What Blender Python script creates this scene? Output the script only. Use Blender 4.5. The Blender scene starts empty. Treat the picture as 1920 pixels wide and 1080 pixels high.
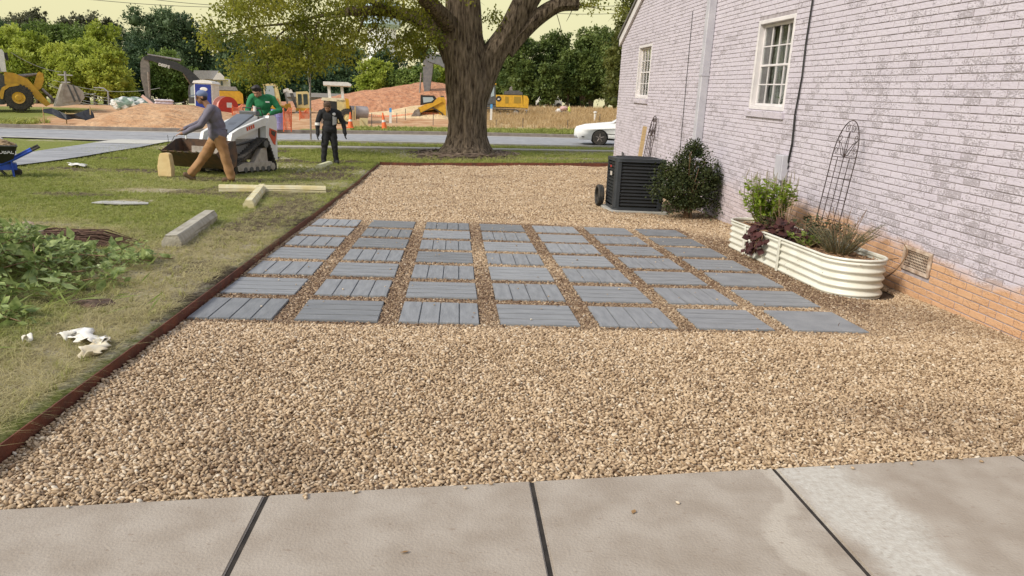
import bpy, bmesh, math, random
import numpy as np
from mathutils import Vector, Matrix, Euler
random.seed(7); RNG=np.random.default_rng(7)
PI=math.pi
S=bpy.context.scene; C=S.collection
# ------------------------------------------------------------------ camera
F=1387.0; CY,CP,CR,CH=-0.08229627,0.2249511,0.04417151,1.50896242
def cam_axes():
    cy,sy=math.cos(CY),math.sin(CY)
    r=Vector((cy,sy,0)); f=Vector((-sy,cy,0)); u=Vector((0,0,1))
    f2=f*math.cos(CP)-u*math.sin(CP); u2=u*math.cos(CP)+f*math.sin(CP)
    r3=r*math.cos(CR)+u2*math.sin(CR); u3=u2*math.cos(CR)-r*math.sin(CR)
    return r3,u3,f2
AR,AU,AF=cam_axes()
cd=bpy.data.cameras.new('camera'); cam=bpy.data.objects.new('camera',cd); C.objects.link(cam)
cd.sensor_width=36; cd.lens=36*F/1920; cd.clip_end=3000; cd.clip_start=.05
M=Matrix((AR,AU,-AF)).transposed().to_4x4(); M.translation=Vector((0,0,CH)); cam.matrix_world=M
S.camera=cam
# ------------------------------------------------------------------ light
S.view_settings.view_transform='Standard'; S.view_settings.look='None'
S.view_settings.exposure=1.0; S.view_settings.gamma=1.0
W=bpy.data.worlds.new('World'); S.world=W; W.use_nodes=True
nt=W.node_tree; nt.nodes.clear()
SUN_EL,SUN_AZ=math.radians(37),math.radians(238)   # azimuth of the sun, compass from +Y clockwise
sky=nt.nodes.new('ShaderNodeTexSky'); sky.sky_type='NISHITA'; sky.sun_disc=False
sky.sun_elevation=SUN_EL; sky.sun_rotation=SUN_AZ; sky.dust_density=3; sky.air_density=1.2
hs=nt.nodes.new('ShaderNodeMix'); hs.data_type='RGBA'; hs.inputs[0].default_value=.85
hs.inputs[7].default_value=(7.6,7.0,4.1,1)      # thin bright evening overcast veil
nt.links.new(sky.outputs[0],hs.inputs[6])
# veil: paler and cooler higher up, cream yellow towards the horizon
tc=nt.nodes.new('ShaderNodeTexCoord'); sx=nt.nodes.new('ShaderNodeSeparateXYZ'); rp=nt.nodes.new('ShaderNodeValToRGB')
nt.links.new(tc.outputs['Generated'],sx.inputs[0]); nt.links.new(sx.outputs[2],rp.inputs[0])
rp.color_ramp.elements[0].position=0.0; rp.color_ramp.elements[0].color=(6.6,6.0,3.6,1)
rp.color_ramp.elements[1].position=0.6; rp.color_ramp.elements[1].color=(5.2,5.7,6.9,1)
e=rp.color_ramp.elements.new(.16); e.color=(7.0,6.6,3.6,1)
e=rp.color_ramp.elements.new(.34); e.color=(6.2,6.2,6.0,1)
nt.links.new(rp.outputs[0],hs.inputs[7])
bg=nt.nodes.new('ShaderNodeBackground'); bg.inputs[1].default_value=.069
ow=nt.nodes.new('ShaderNodeOutputWorld'); nt.links.new(hs.outputs[2],bg.inputs[0]); nt.links.new(bg.outputs[0],ow.inputs[0])
sl=bpy.data.lights.new('sun','SUN'); sl.energy=1.95; sl.angle=math.radians(15); sl.color=(1,.94,.83)
so=bpy.data.objects.new('sun',sl); C.objects.link(so)
sd=Vector((math.sin(SUN_AZ)*math.cos(SUN_EL),math.cos(SUN_AZ)*math.cos(SUN_EL),math.sin(SUN_EL)))
so.rotation_euler=(-sd).to_track_quat('-Z','Y').to_euler(); so.location=(0,0,50)
# ------------------------------------------------------------------ place a photo pixel at depth Y
def ray(px,py): return AF+AR*((px-960)/F)-AU*((py-540)/F)
def at(px,py,Y):
    v=ray(px,py); t=Y/v.y; return Vector((v.x*t,Y,v.z*t+CH))
def U(px,py,z=0):
    v=ray(px,py); t=(z-CH)/v.z; return Vector((v.x*t,v.y*t,z))
# ------------------------------------------------------------------ terrain height
CT=[(-2.2,21.8,0),(4.4,21.4,.3),(-3.5,21.1,.05),(-4.7,15,0),(.3,26,.26),(-26,48,.84),(-2,50,1.35),(4,55,1.67),(11,65,2.34),(2,70,2.21),
(-16.5,40,.34),(-21.4,42,.38),(-14.5,45,.9),(-6.6,44,.85),(-28.6,50,.85),(8,46,1.3),(8.2,44,1.18),(6.4,34,.53),(-12,20.5,-.05),(-10.4,27,.08),
(-38,75,.9),(-19.5,80,1.7),(10,75,2.6),(5.3,30.5,.39),(-6,29,.28),(-15.6,27.2,.15),(-6.5,29.1,.31),(6,31.7,.46),(-19.5,33.9,.2),(-8.1,36.3,.36),
(7.4,39.5,.66),(20,34,.7),(25,60,2.6),(20,20,.4),(-25,20,-.1),(-45,45,.5),(-60,80,.9),(50,80,3),(-10,5,0),(0,0,0),(0,12,0),(4.4,14,0),(-8,14,0),(-20,5,0),(15,8,0)]
_P=np.array(CT,float)
def _ph(r): return np.where(r>1e-9,r*r*np.log(np.maximum(r,1e-9)),0)
_n=len(_P); _K=_ph(np.hypot(_P[:,None,0]-_P[None,:,0],_P[:,None,1]-_P[None,:,1]))+np.eye(_n)*8
_Q=np.c_[np.ones(_n),_P[:,:2]]; _A=np.block([[_K,_Q],[_Q.T,np.zeros((3,3))]])
_w=np.linalg.solve(_A,np.r_[_P[:,2],0,0,0])
def sst(x,a,b):
    t=np.clip((x-a)/(b-a),0,1); return t*t*(3-2*t)
def G(x,y):
    x=np.asarray(x,float); y=np.asarray(y,float)
    xc=np.clip(x,-60,50); yc=np.clip(y,-5,82)
    sh=xc.shape; a=xc.ravel(); b=yc.ravel()
    z=_w[_n]+_w[_n+1]*a+_w[_n+2]*b
    z=z+_ph(np.hypot(a[:,None]-_P[None,:,0],b[:,None]-_P[None,:,1]))@_w[:_n]
    return (z.reshape(sh)*sst(y,13,19))
def Gz(x,y): return float(G(np.array([x]),np.array([y]))[0])
def gnd(px,Y,py=None):
    v=ray(px,210); x=v.x*Y/v.y; return Vector((x,Y,Gz(x,Y)))
# ------------------------------------------------------------------ materials
def mk(name,c1,c2=None,sc=8,rough=.7,metal=0,bump=0,bs=40,spec=.5,det=4,mix=(.35,.65),stretch=None,world=True,bd=.02):
    m=bpy.data.materials.new(name); m.use_nodes=True; n=m.node_tree; b=n.nodes['Principled BSDF']
    b.inputs['Roughness'].default_value=rough; b.inputs['Metallic'].default_value=metal
    b.inputs['Specular IOR Level'].default_value=spec
    b.inputs['Base Color'].default_value=(*c1,1)
    geo=n.nodes.new('ShaderNodeNewGeometry' if world else 'ShaderNodeTexCoord'); vec=geo.outputs['Position'] if world else geo.outputs['Object']
    if stretch:
        mp=n.nodes.new('ShaderNodeMapping'); mp.inputs['Scale'].default_value=stretch; n.links.new(vec,mp.inputs[0]); vec=mp.outputs[0]
    if c2:
        t=n.nodes.new('ShaderNodeTexNoise'); t.inputs['Scale'].default_value=sc; t.inputs['Detail'].default_value=det; n.links.new(vec,t.inputs['Vector'])
        r=n.nodes.new('ShaderNodeValToRGB'); r.color_ramp.elements[0].position=mix[0]; r.color_ramp.elements[1].position=mix[1]
        r.color_ramp.elements[0].color=(*c1,1); r.color_ramp.elements[1].color=(*c2,1)
        n.links.new(t.outputs[0],r.inputs[0]); n.links.new(r.outputs[0],b.inputs['Base Color'])
    if bump:
        t2=n.nodes.new('ShaderNodeTexNoise'); t2.inputs['Scale'].default_value=bs; t2.inputs['Detail'].default_value=5; n.links.new(vec,t2.inputs['Vector'])
        bp=n.nodes.new('ShaderNodeBump'); bp.inputs['Strength'].default_value=bump; bp.inputs['Distance'].default_value=bd
        n.links.new(t2.outputs[0],bp.inputs['Height']); n.links.new(bp.outputs[0],b.inputs['Normal'])
    return m
def emis(name,c,s):
    m=bpy.data.materials.new(name); m.use_nodes=True; b=m.node_tree.nodes['Principled BSDF']
    b.inputs['Base Color'].default_value=(*c,1); b.inputs['Emission Color'].default_value=(*c,1); b.inputs['Emission Strength'].default_value=s
    return m
def leafmat(name,c1,c2,sc=3,trans=.3,rough=.55):
    m=mk(name,c1,c2,sc,rough,spec=.3,mix=(.3,.7)); n=m.node_tree; b=n.nodes['Principled BSDF']
    tr=n.nodes.new('ShaderNodeBsdfTranslucent'); mx=n.nodes.new('ShaderNodeMixShader'); mx.inputs[0].default_value=trans
    src=[l for l in n.links if l.to_socket==b.inputs['Base Color']][0].from_socket
    n.links.new(src,tr.inputs[0]); n.links.new(b.outputs[0],mx.inputs[1]); n.links.new(tr.outputs[0],mx.inputs[2])
    n.links.new(mx.outputs[0],n.nodes['Material Output'].inputs[0]); return m
# ------------------------------------------------------------------ object helpers
def tag(o,label=None,cat=None,group=None,kind=None):
    if label: o['label']=label
    if cat: o['category']=cat
    if group: o['group']=group
    if kind: o['kind']=kind
    return o
def empty(name,loc,rz=0,label=None,cat=None,group=None):
    o=bpy.data.objects.new(name,None); C.objects.link(o); o.location=loc; o.rotation_euler=(0,0,rz); o.empty_display_size=.2
    return tag(o,label,cat,group)
def link(name,me,parent=None,m=None):
    o=bpy.data.objects.new(name,me); C.objects.link(o); o.parent=parent
    if m is not None and not me.materials: me.materials.append(m)
    return o
def copy_tree(o,parent=None):
    c=o.copy(); C.objects.link(c); c.parent=parent
    for ch in list(o.children): copy_tree(ch,c)
    return c
def npmesh(name,V,Fc,m=None,parent=None,smooth=False):
    """V (n,3); Fc (k,3|4) arrays"""
    V=np.asarray(V,np.float32); Fc=np.asarray(Fc,np.int32); me=bpy.data.meshes.new(name)
    me.vertices.add(len(V)); me.vertices.foreach_set('co',V.ravel())
    k=Fc.shape[1]; me.loops.add(Fc.size); me.loops.foreach_set('vertex_index',Fc.ravel())
    me.polygons.add(len(Fc)); me.polygons.foreach_set('loop_start',np.arange(len(Fc),dtype=np.int32)*k)
    me.polygons.foreach_set('loop_total',np.full(len(Fc),k,np.int32))
    if smooth: me.polygons.foreach_set('use_smooth',np.ones(len(Fc),bool))
    me.update(calc_edges=True); me.validate()
    return link(name,me,parent,m)
class MB:
    def __init__(s): s.v=[]; s.f=[]; s.M=Matrix.Identity(4)
    def add(s,vs,fs):
        o=len(s.v); s.v+=[tuple(s.M@Vector(v)) for v in vs]; s.f+=[tuple(i+o for i in f) for f in fs]; return s
    def box(s,c,d,rot=(0,0,0),bev=0):
        R=Euler(rot).to_matrix(); c=Vector(c); hx,hy,hz=[q/2 for q in d]
        if bev<=0:
            vs=[c+R@Vector((x*hx,y*hy,z*hz)) for z in(-1,1) for y in(-1,1) for x in(-1,1)]
            return s.add(vs,[(0,2,3,1),(4,5,7,6),(0,1,5,4),(2,6,7,3),(0,4,6,2),(1,3,7,5)])
        b=min(bev,hx*.9,hy*.9,hz*.9); vs=[];fs=[]
        prof=[(hx-b,hy,-hz+b*0),] # chamfered box: 3 rings
        def ring(ex,ey,z): return [(ex-b,-ey,z),(ex,-ey+b,z),(ex,ey-b,z),(ex-b,ey,z),(-ex+b,ey,z),(-ex,ey-b,z),(-ex,-ey+b,z),(-ex+b,-ey,z)]
        rs=[ring(hx-b*.6,hy-b*.6,-hz),ring(hx,hy,-hz+b),ring(hx,hy,hz-b),ring(hx-b*.6,hy-b*.6,hz)]
        for r in rs: vs+=[c+R@Vector(p) for p in r]
        for k in range(3):
            for i in range(8): j=(i+1)%8; fs.append((k*8+i,k*8+j,k*8+8+j,k*8+8+i))
        fs.append(tuple(range(7,-1,-1))); fs.append(tuple(range(24,32))); return s.add(vs,fs)
    def prism(s,pts,y0,y1,axis='y'):
        """pts (a,b) polygon extruded: axis y -> (a,y,b); axis x -> (x,a,b); axis z -> (a,b,z)"""
        f={'y':lambda a,b,t:(a,t,b),'x':lambda a,b,t:(t,a,b),'z':lambda a,b,t:(a,b,t)}[axis]
        n=len(pts); vs=[f(a,b,y0) for a,b in pts]+[f(a,b,y1) for a,b in pts]
        return s.add(vs,[tuple(range(n-1,-1,-1)),tuple(range(n,2*n))]+[(i,(i+1)%n,n+(i+1)%n,n+i) for i in range(n)])
    def tube(s,pts,r,n=8,cap=True):
        pts=[Vector(p) for p in pts]; k=len(pts); rr=r if hasattr(r,'__len__') else [r]*k
        vs=[];fs=[]; up=Vector((0,0,1)); t0=(pts[1]-pts[0]).normalized()
        if abs(t0.z)>.9: up=Vector((1,0,0))
        a=t0.cross(up).normalized()
        for i,p in enumerate(pts):
            t=((pts[min(i+1,k-1)]-pts[max(i-1,0)])).normalized()
            a=(a-t*a.dot(t)).normalized(); b=t.cross(a)
            for j in range(n):
                q=2*PI*j/n; vs.append(p+(a*math.cos(q)+b*math.sin(q))*rr[i])
        for i in range(k-1):
            for j in range(n): jj=(j+1)%n; fs.append((i*n+j,i*n+jj,i*n+n+jj,i*n+n+j))
        if cap: fs.append(tuple(range(n-1,-1,-1))); fs.append(tuple(range((k-1)*n,k*n)))
        return s.add(vs,fs)
    def cyl(s,c,r,h,axis='z',n=20,r2=None):
        c=Vector(c); d={'x':Vector((1,0,0)),'y':Vector((0,1,0)),'z':Vector((0,0,1))}[axis]*h/2
        return s.tube([c-d,c+d],[r,r if r2 is None else r2],n)
    def lathe(s,c,prof,axis='z',n=24):
        c=Vector(c); vs=[];fs=[]; k=len(prof)
        for (r,h) in prof:
            for j in range(n):
                q=2*PI*j/n; x,y=r*math.cos(q),r*math.sin(q)
                vs.append(c+Vector({'z':(x,y,h),'y':(x,h,y),'x':(h,x,y)}[axis]))
        for i in range(k-1):
            for j in range(n): jj=(j+1)%n; fs.append((i*n+j,i*n+jj,i*n+n+jj,i*n+n+j))
        fs.append(tuple(range(n-1,-1,-1))); fs.append(tuple(range((k-1)*n,k*n)))
        return s.add(vs,fs)
    def sphere(s,c,r,n=12,m=8):
        c=Vector(c); r=(r,r,r) if not hasattr(r,'__len__') else r
        vs=[c+Vector((0,0,-r[2]))];fs=[]
        for i in range(1,m):
            a=-PI/2+PI*i/m
            for j in range(n): q=2*PI*j/n; vs.append(c+Vector((r[0]*math.cos(a)*math.cos(q),r[1]*math.cos(a)*math.sin(q),r[2]*math.sin(a))))
        vs.append(c+Vector((0,0,r[2])))
        for j in range(n):
            jj=(j+1)%n; fs.append((0,1+jj,1+j)); e=1+(m-2)*n; fs.append((e+j,e+jj,len(vs)-1))
        for i in range(m-2):
            for j in range(n): jj=(j+1)%n; a=1+i*n; fs.append((a+j,a+jj,a+n+jj,a+n+j))
        return s.add(vs,fs)
    def mesh(s,name,m=None,smooth=False):
        me=bpy.data.meshes.new(name); me.from_pydata(s.v,[],s.f)
        b=bmesh.new(); b.from_mesh(me); bmesh.ops.recalc_face_normals(b,faces=b.faces); b.to_mesh(me); b.free()
        if smooth:
            me.polygons.foreach_set('use_smooth',[True]*len(me.polygons)); me.set_sharp_from_angle(angle=math.radians(40))
        if m: me.materials.append(m)
        return me
    def build(s,name,m,parent=None,smooth=False): return link(name,s.mesh(name,m,smooth),parent)
def bake(o):
    """apply the object's modifiers"""
    dg=bpy.context.evaluated_depsgraph_get(); me=bpy.data.meshes.new_from_object(o.evaluated_get(dg)); old=o.data
    o.modifiers.clear(); o.data=me; return o
def text_mesh(txt,size,depth,m,parent,mat4,name='lettering',bold=.0,squash=1):
    cu=bpy.data.curves.new(name,'FONT'); cu.body=txt; cu.size=size; cu.extrude=depth; cu.offset=bold; cu.align_x='CENTER'; cu.align_y='CENTER'
    t=bpy.data.objects.new(name,cu); C.objects.link(t)
    dg=bpy.context.evaluated_depsgraph_get(); me=bpy.data.meshes.new_from_object(t.evaluated_get(dg)); bpy.data.objects.remove(t)
    me.materials.clear(); me.materials.append(m); me.name=name
    o=link(name,me,parent); o.matrix_local=mat4; return o
# photo-traced side profiles: pixel offsets -> local (x,z) metres at depth Y, levelled for the camera roll
class PX:
    def __init__(s,ox,oy,Y):
        p=at(ox,oy,Y); d=(p-Vector((0,0,CH))).dot(AF); s.o=(ox,oy); s.s=F/d; s.c=math.cos(CR); s.n=math.sin(CR); s.k=math.cos(face_cam(p)-CY)
    def __call__(s,*pts):
        out=[]
        for x,y in pts:
            dx,dy=x-s.o[0],y-s.o[1]; out.append(((dx*s.c+dy*s.n)/s.s*s.k,(dx*s.n-dy*s.c)/s.s))
        return out if len(out)>1 else out[0]
def face_cam(p): return -math.atan2(p.x,p.y)
def flat_cam(p): return CY
# unlinked sources for geometry-node scatter
def source_collection(name,meshes):
    col=bpy.data.collections.new(name)
    for i,me in enumerate(meshes): col.objects.link(bpy.data.objects.new(name+'_source',me))
    return col
def scatter(name,P,rot,scl,rnd,col,label=None,cat=None,parent=None,extra=None):
    me=bpy.data.meshes.new(name); me.vertices.add(len(P)); me.vertices.foreach_set('co',np.asarray(P,np.float32).ravel())
    def att(n,t,a):
        A=me.attributes.new(n,t,'POINT'); A.data.foreach_set('vector' if t=='FLOAT_VECTOR' else 'value',np.asarray(a,np.float32).ravel())
    att('rot','FLOAT_VECTOR',rot); att('scl','FLOAT_VECTOR',scl); att('rnd','FLOAT',rnd)
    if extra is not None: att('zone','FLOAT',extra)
    o=link(name,me,parent)
    g=bpy.data.node_groups.new(name+'_scatter','GeometryNodeTree')
    g.interface.new_socket('Geometry',in_out='INPUT',socket_type='NodeSocketGeometry'); g.interface.new_socket('Geometry',in_out='OUTPUT',socket_type='NodeSocketGeometry')
    N=g.nodes.new; gi=N('NodeGroupInput'); go=N('NodeGroupOutput'); mp=N('GeometryNodeMeshToPoints'); ins=N('GeometryNodeInstanceOnPoints'); ci=N('GeometryNodeCollectionInfo')
    ci.inputs['Collection'].default_value=col; ci.inputs['Separate Children'].default_value=True; ci.inputs['Reset Children'].default_value=True
    a1=N('GeometryNodeInputNamedAttribute'); a1.data_type='FLOAT_VECTOR'; a1.inputs[0].default_value='rot'
    a2=N('GeometryNodeInputNamedAttribute'); a2.data_type='FLOAT_VECTOR'; a2.inputs[0].default_value='scl'
    ins.inputs['Pick Instance'].default_value=True
    L=g.links.new; L(gi.outputs[0],mp.inputs[0]); L(mp.outputs[0],ins.inputs['Points']); L(ci.outputs[0],ins.inputs['Instance'])
    L(a1.outputs[0],ins.inputs['Rotation']); L(a2.outputs[0],ins.inputs['Scale']); L(ins.outputs[0],go.inputs[0])
    md=o.modifiers.new('scatter','NODES'); md.node_group=g
    tag(o,label,cat,None,'stuff'); return o
def inst_attr(n,name='rnd'):
    a=n.nodes.new('ShaderNodeAttribute'); a.attribute_type='INSTANCER'; a.attribute_name=name; return a
# ------------------------------------------------------------------ common materials
M_={}
M_['white']=mk('white_paint',(.72,.7,.68),(.62,.6,.58),6,.5,bump=.1)
M_['black']=mk('black_metal',(.012,.012,.014),(.03,.028,.028),30,.45)
M_['rubber']=mk('rubber',(.022,.021,.02),(.06,.05,.04),12,.85,bump=.4,bs=30)
M_['dgrey']=mk('dark_grey_paint',(.06,.062,.068),(.1,.1,.1),9,.5)
M_['grey']=mk('grey_paint',(.22,.22,.23),(.3,.3,.3),9,.55)
M_['yellow']=mk('machine_yellow',(.62,.36,.03),(.5,.27,.03),5,.4,bump=.05)
M_['cream']=mk('faded_yellow_paint',(.66,.54,.25),(.5,.4,.2),5,.6)
M_['steel']=mk('worn_steel',(.3,.27,.25),(.18,.14,.12),9,.5,.4,bump=.2)
M_['glass']=mk('dark_glass',(.03,.045,.05),None,rough=.08,spec=.8)
M_['paleglass']=mk('pale_cab_glass',(.35,.42,.46),None,rough=.12,spec=.8)
M_['red']=mk('red_paint',(.5,.03,.02),(.4,.03,.02),5,.45)
M_['orange']=mk('safety_orange',(.8,.16,.04),(.7,.12,.03),8,.6)
M_['blue']=mk('blue_paint',(.01,.05,.32),(.02,.07,.38),6,.4)
M_['wood']=mk('raw_wood',(.5,.36,.18),(.38,.26,.13),3,.8,stretch=(1,1,20))
def nz2(x,y,f,seed):
    r=np.random.default_rng(seed); o=0
    for k in range(5):
        a,b,p=r.uniform(-f,f),r.uniform(-f,f),r.uniform(0,6); o=o+np.sin(a*x+b*y+p)
    return o/5
# ------------------------------------------------------------------ patio outline
def Eg(y): return np.interp(y,[-6,3,5.2,7.4,11.3,16,21.8,30],[-1.88,-1.91,-1.94,-1.98,-2.02,-2.08,-2.2,-2.35])
def slab_edge(x): return 2.86+.1187*(x-.1)
YB=21.8; XW=4.46
rnear=lambda x:31.8+.21*(x-6.4)
PATCH=[ # x,y,rx,ry,(straw,mud)
 (-5.0,13.1,1.0,.45,1,.1),(-6.0,12.2,.8,.4,.3,.9),(-4.9,11.5,.45,.25,1,0),(-2.9,7.1,.35,.35,1,.1),(-2.85,6.5,.3,.3,1,.1),(-2.3,6,.4,5.5,.9,.35),(-2.5,10.4,.55,3.6,.7,.8),(-2.7,8,.55,1.8,.8,.4),(-3.0,14.2,.8,1.6,.6,.6),
 (-3.1,17.2,1.1,1.6,.2,.9),(-4.6,15.6,1.6,.7,.3,.8),(-2.9,19.5,.7,1.6,.4,.7),(.3,24.2,2.6,1.3,.5,.8),(3.5,24.0,2,.9,.8,.5),(-4.8,9.0,.8,.3,.6,.5),(-3.3,5.0,.5,.5,.2,.7),(-2.3,4.2,.5,1.2,.6,0),(-6,17.8,1.5,.5,.1,.6),(5,28,3,1,.5,.3)]
def zones(x,y):
    straw=np.zeros_like(x); mud=np.zeros_like(x)
    for px,py,rx,ry,a,b in PATCH:
        d=np.hypot((x-px)/rx,(y-py)/ry); w=1-sst(d,.35,1.25); straw=np.maximum(straw,a*w); mud=np.maximum(mud,b*w)
    t=y-rnear(x)-7.5
    far=sst(t,2.2,4.5)
    left=1-sst(x,-24,-20)                       # grass verge on the left in front of the loader
    nq=nz2(x,y,1.1,41)+.6*nz2(x,y,2.7,42); near_=1-sst(y,26,30)
    straw=np.maximum(straw,.55*sst(nq,.18,.55)*near_); mud=np.maximum(mud,.8*sst(nz2(x,y,1.7,43)+.5*nz2(x,y,4.1,44),.28,.6)*near_)
    dirt=far*(1-left*(1-sst(y,48,54)))*(1-sst(x,.5,3.5)*sst(y,40,42))
    dry=far*sst(x,.5,3.5)
    dirt=np.where((x<-8)&(x>-21),sst(t,.4,1.4),dirt)
    dirt=dirt*(1-sst(y,75,90)); 
    return np.clip(dirt,0,1),np.clip(dry,0,1),straw,mud
def ground_mat():
    m=bpy.data.materials.new('ground'); m.use_nodes=True; n=m.node_tree; b=n.nodes['Principled BSDF']; b.inputs['Roughness'].default_value=.95; b.inputs['Specular IOR Level'].default_value=.1
    g=n.nodes.new('ShaderNodeNewGeometry').outputs['Position']
    def noise(s,d=5):
        t=n.nodes.new('ShaderNodeTexNoise'); t.inputs['Scale'].default_value=s; t.inputs['Detail'].default_value=d; n.links.new(g,t.inputs['Vector']); return t.outputs[0]
    def ramp(f,cs,ps):
        r=n.nodes.new('ShaderNodeValToRGB'); n.links.new(f,r.inputs[0])
        for i,(c,p) in enumerate(zip(cs,ps)):
            e=r.color_ramp.elements[i] if i<2 else r.color_ramp.elements.new(p)
            e.position=p; e.color=(*c,1)
        return r.outputs[0]
    def mix(f,a,c):
        x=n.nodes.new('ShaderNodeMix'); x.data_type='RGBA'; n.links.new(f,x.inputs[0]); n.links.new(a,x.inputs[6]); n.links.new(c,x.inputs[7]); return x.outputs[2]
    def mul(a,c,op='MULTIPLY'):
        x=n.nodes.new('ShaderNodeMath'); x.operation=op; x.use_clamp=True
        n.links.new(a,x.inputs[0])
        if isinstance(c,(int,float)): x.inputs[1].default_value=c
        else: n.links.new(c,x.inputs[1])
        return x.outputs[0]
    at_=n.nodes.new('ShaderNodeAttribute'); at_.attribute_name='zones'; sp=n.nodes.new('ShaderNodeSeparateColor'); n.links.new(at_.outputs['Color'],sp.inputs[0])
    al=at_.outputs['Alpha']
    grass=mix(noise(.9,4),ramp(noise(14),[(.10,.13,.022),(.21,.24,.055)],[.3,.7]),ramp(noise(20),[(.16,.175,.04),(.29,.28,.10)],[.3,.7]))
    straw=ramp(noise(30),[(.17,.13,.07),(.36,.29,.17),(.48,.43,.33)],[.3,.75,.55])
    mud=ramp(noise(11),[(.05,.035,.022),(.13,.1,.065)],[.3,.7])
    dirt=ramp(noise(1.2,8),[(.38,.19,.09),(.56,.38,.23)],[.3,.7])
    dry=ramp(noise(2.5,8),[(.38,.24,.12),(.55,.45,.26)],[.3,.7])
    nz=noise(5,6)
    k=lambda a:mul(mul(mul(a,2.2),mul(nz,1.0),'ADD'),.75,'SUBTRACT')
    def edge(a):   # sharpen attribute with noise
        t=n.nodes.new('ShaderNodeMath'); t.operation='ADD'; n.links.new(a,t.inputs[0]); n.links.new(nz,t.inputs[1])
        r=n.nodes.new('ShaderNodeMapRange'); r.inputs[1].default_value=.75; r.inputs[2].default_value=1.1; n.links.new(t.outputs[0],r.inputs[0]); return r.outputs[0]
    c=mix(edge(sp.outputs[2]),grass,straw); c=mix(edge(al),c,mud); c=mix(edge(sp.outputs[0]),c,dirt); c=mix(edge(sp.outputs[1]),c,dry)
    n.links.new(c,b.inputs['Base Color'])
    bp=n.nodes.new('ShaderNodeBump'); bp.inputs['Strength'].default_value=.8; bp.inputs['Distance'].default_value=.05; n.links.new(noise(22,7),bp.inputs['Height']); n.links.new(bp.outputs[0],b.inputs['Normal'])
    return m
MG=ground_mat()
xl=[-600,-300,-150,-100,-80]+list(np.arange(-64,-14,1.5))+list(np.arange(-13,-.1,.25))+[-.012]
xr=[-.008]+list(np.arange(.5,7,.5))+list(np.arange(7.5,30,1.5))+[32,40,50,60,80,120,200,400,700]
ys=[-6]+list(np.arange(-4,21.6,.3))+[21.8,21.812]+list(np.arange(22,46,.4))+list(np.arange(46,84,1.5))+[90,110,150,250,500,900,1500]
XX=np.array([[ (Eg(min(y,30))+x if x>-14 and x<7 else x) for x in xl+xr] for y in ys]); YY=np.array(ys)[:,None]*np.ones_like(XX)
Z=G(XX,YY)+.045*(1-sst(YY,22,26))
inside=(YY<=21.801)&(np.arange(XX.shape[1])[None,:]>=len(xl))&(YY>-5.9)
Z=np.where(inside,G(XX,YY)-.16,Z)
t=YY-rnear(XX); Z=Z-.05*(sst(t,-.4,0)*(1-sst(t,7.4,7.8)))
ny,nx=XX.shape; I=np.arange(ny*nx).reshape(ny,nx)
Fq=np.stack([I[:-1,:-1],I[:-1,1:],I[1:,1:],I[1:,:-1]],-1).reshape(-1,4)
gr=npmesh('ground',np.stack([XX,YY,Z],-1).reshape(-1,3),Fq,MG,smooth=False); tag(gr,kind='structure')
zz=zones(XX,YY); ca=gr.data.color_attributes.new('zones','FLOAT_COLOR','POINT')
ca.data.foreach_set('color',np.stack([zz[0],zz[1],zz[2],zz[3]],-1).astype(np.float32).ravel())
def lawnz(x,y): return G(x,y)+.045*(1-sst(np.asarray(y,float),22,26))
# ------------------------------------------------------------------ road, kerbs, driveway, footpath
def strip(name,a0,a1,x0,x1,m,off,nn=70,th=None,fn=rnear,parent=None):
    xs=np.linspace(x0,x1,nn); V=[]
    for x in xs:
        for a in (a0,a1): y=fn(x)+a; V.append((x,y,Gz(x,y)+off))
    mb=MB(); mb.v=[tuple(v) for v in V]; mb.f=[(2*i,2*i+2,2*i+3,2*i+1) for i in range(nn-1)]
    if th:
        b=len(V); mb.v+=[(v[0],v[1],v[2]-th) for v in V]
        mb.f+=[(2*i,2*i+1,b+2*i+1,b+2*i) for i in (0,nn-1)]
        for i in range(nn-1):
            for k in (0,1): mb.f.append((2*i+k,2*i+2+k,b+2*i+2+k,b+2*i+k))
    o=mb.build(name,m,parent); return tag(o,kind='structure')
m_as=mk('asphalt',(.24,.24,.25),(.31,.31,.32),3,.85,bump=.2,bs=60)
m_as2=mk('driveway_asphalt',(.2,.2,.215),(.42,.42,.43),1.5,.75,bump=.2,bs=60,stretch=(.5,3,1),mix=(.4,.75))
m_cn=mk('kerb_concrete',(.42,.4,.36),(.32,.29,.26),4,.9,bump=.2)
m_kb=mk('dark_kerb_face',(.22,.18,.16),(.3,.26,.22),4,.9,bump=.2)
m_ln=mk('worn_white_line',(.6,.58,.55),(.42,.4,.4),6,.8)
strip('road',0,7.4,-60,60,m_as,.0); strip('gutter',.0,.55,-60,60,m_cn,.006); strip('gutter',6.5,7.4,-60,60,m_cn,.006)
strip('lane_line',3.6,3.75,-60,60,m_ln,.006)
strip('kerb',7.4,7.65,-60,60,m_kb,.16,th=.25); strip('kerb',-.2,0,-9.6,60,m_cn,.1,th=.2); strip('kerb',-.2,0,-60,-19,m_cn,.1,th=.2)
strip('footpath',-3.0,-2.3,-7.0,60,mk('footpath_concrete',(.4,.37,.32),(.3,.27,.22),3,.9),.06,th=.12)
strip('construction_entrance',7.66,10.6,-19,-9,m_cn,.03)
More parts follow.
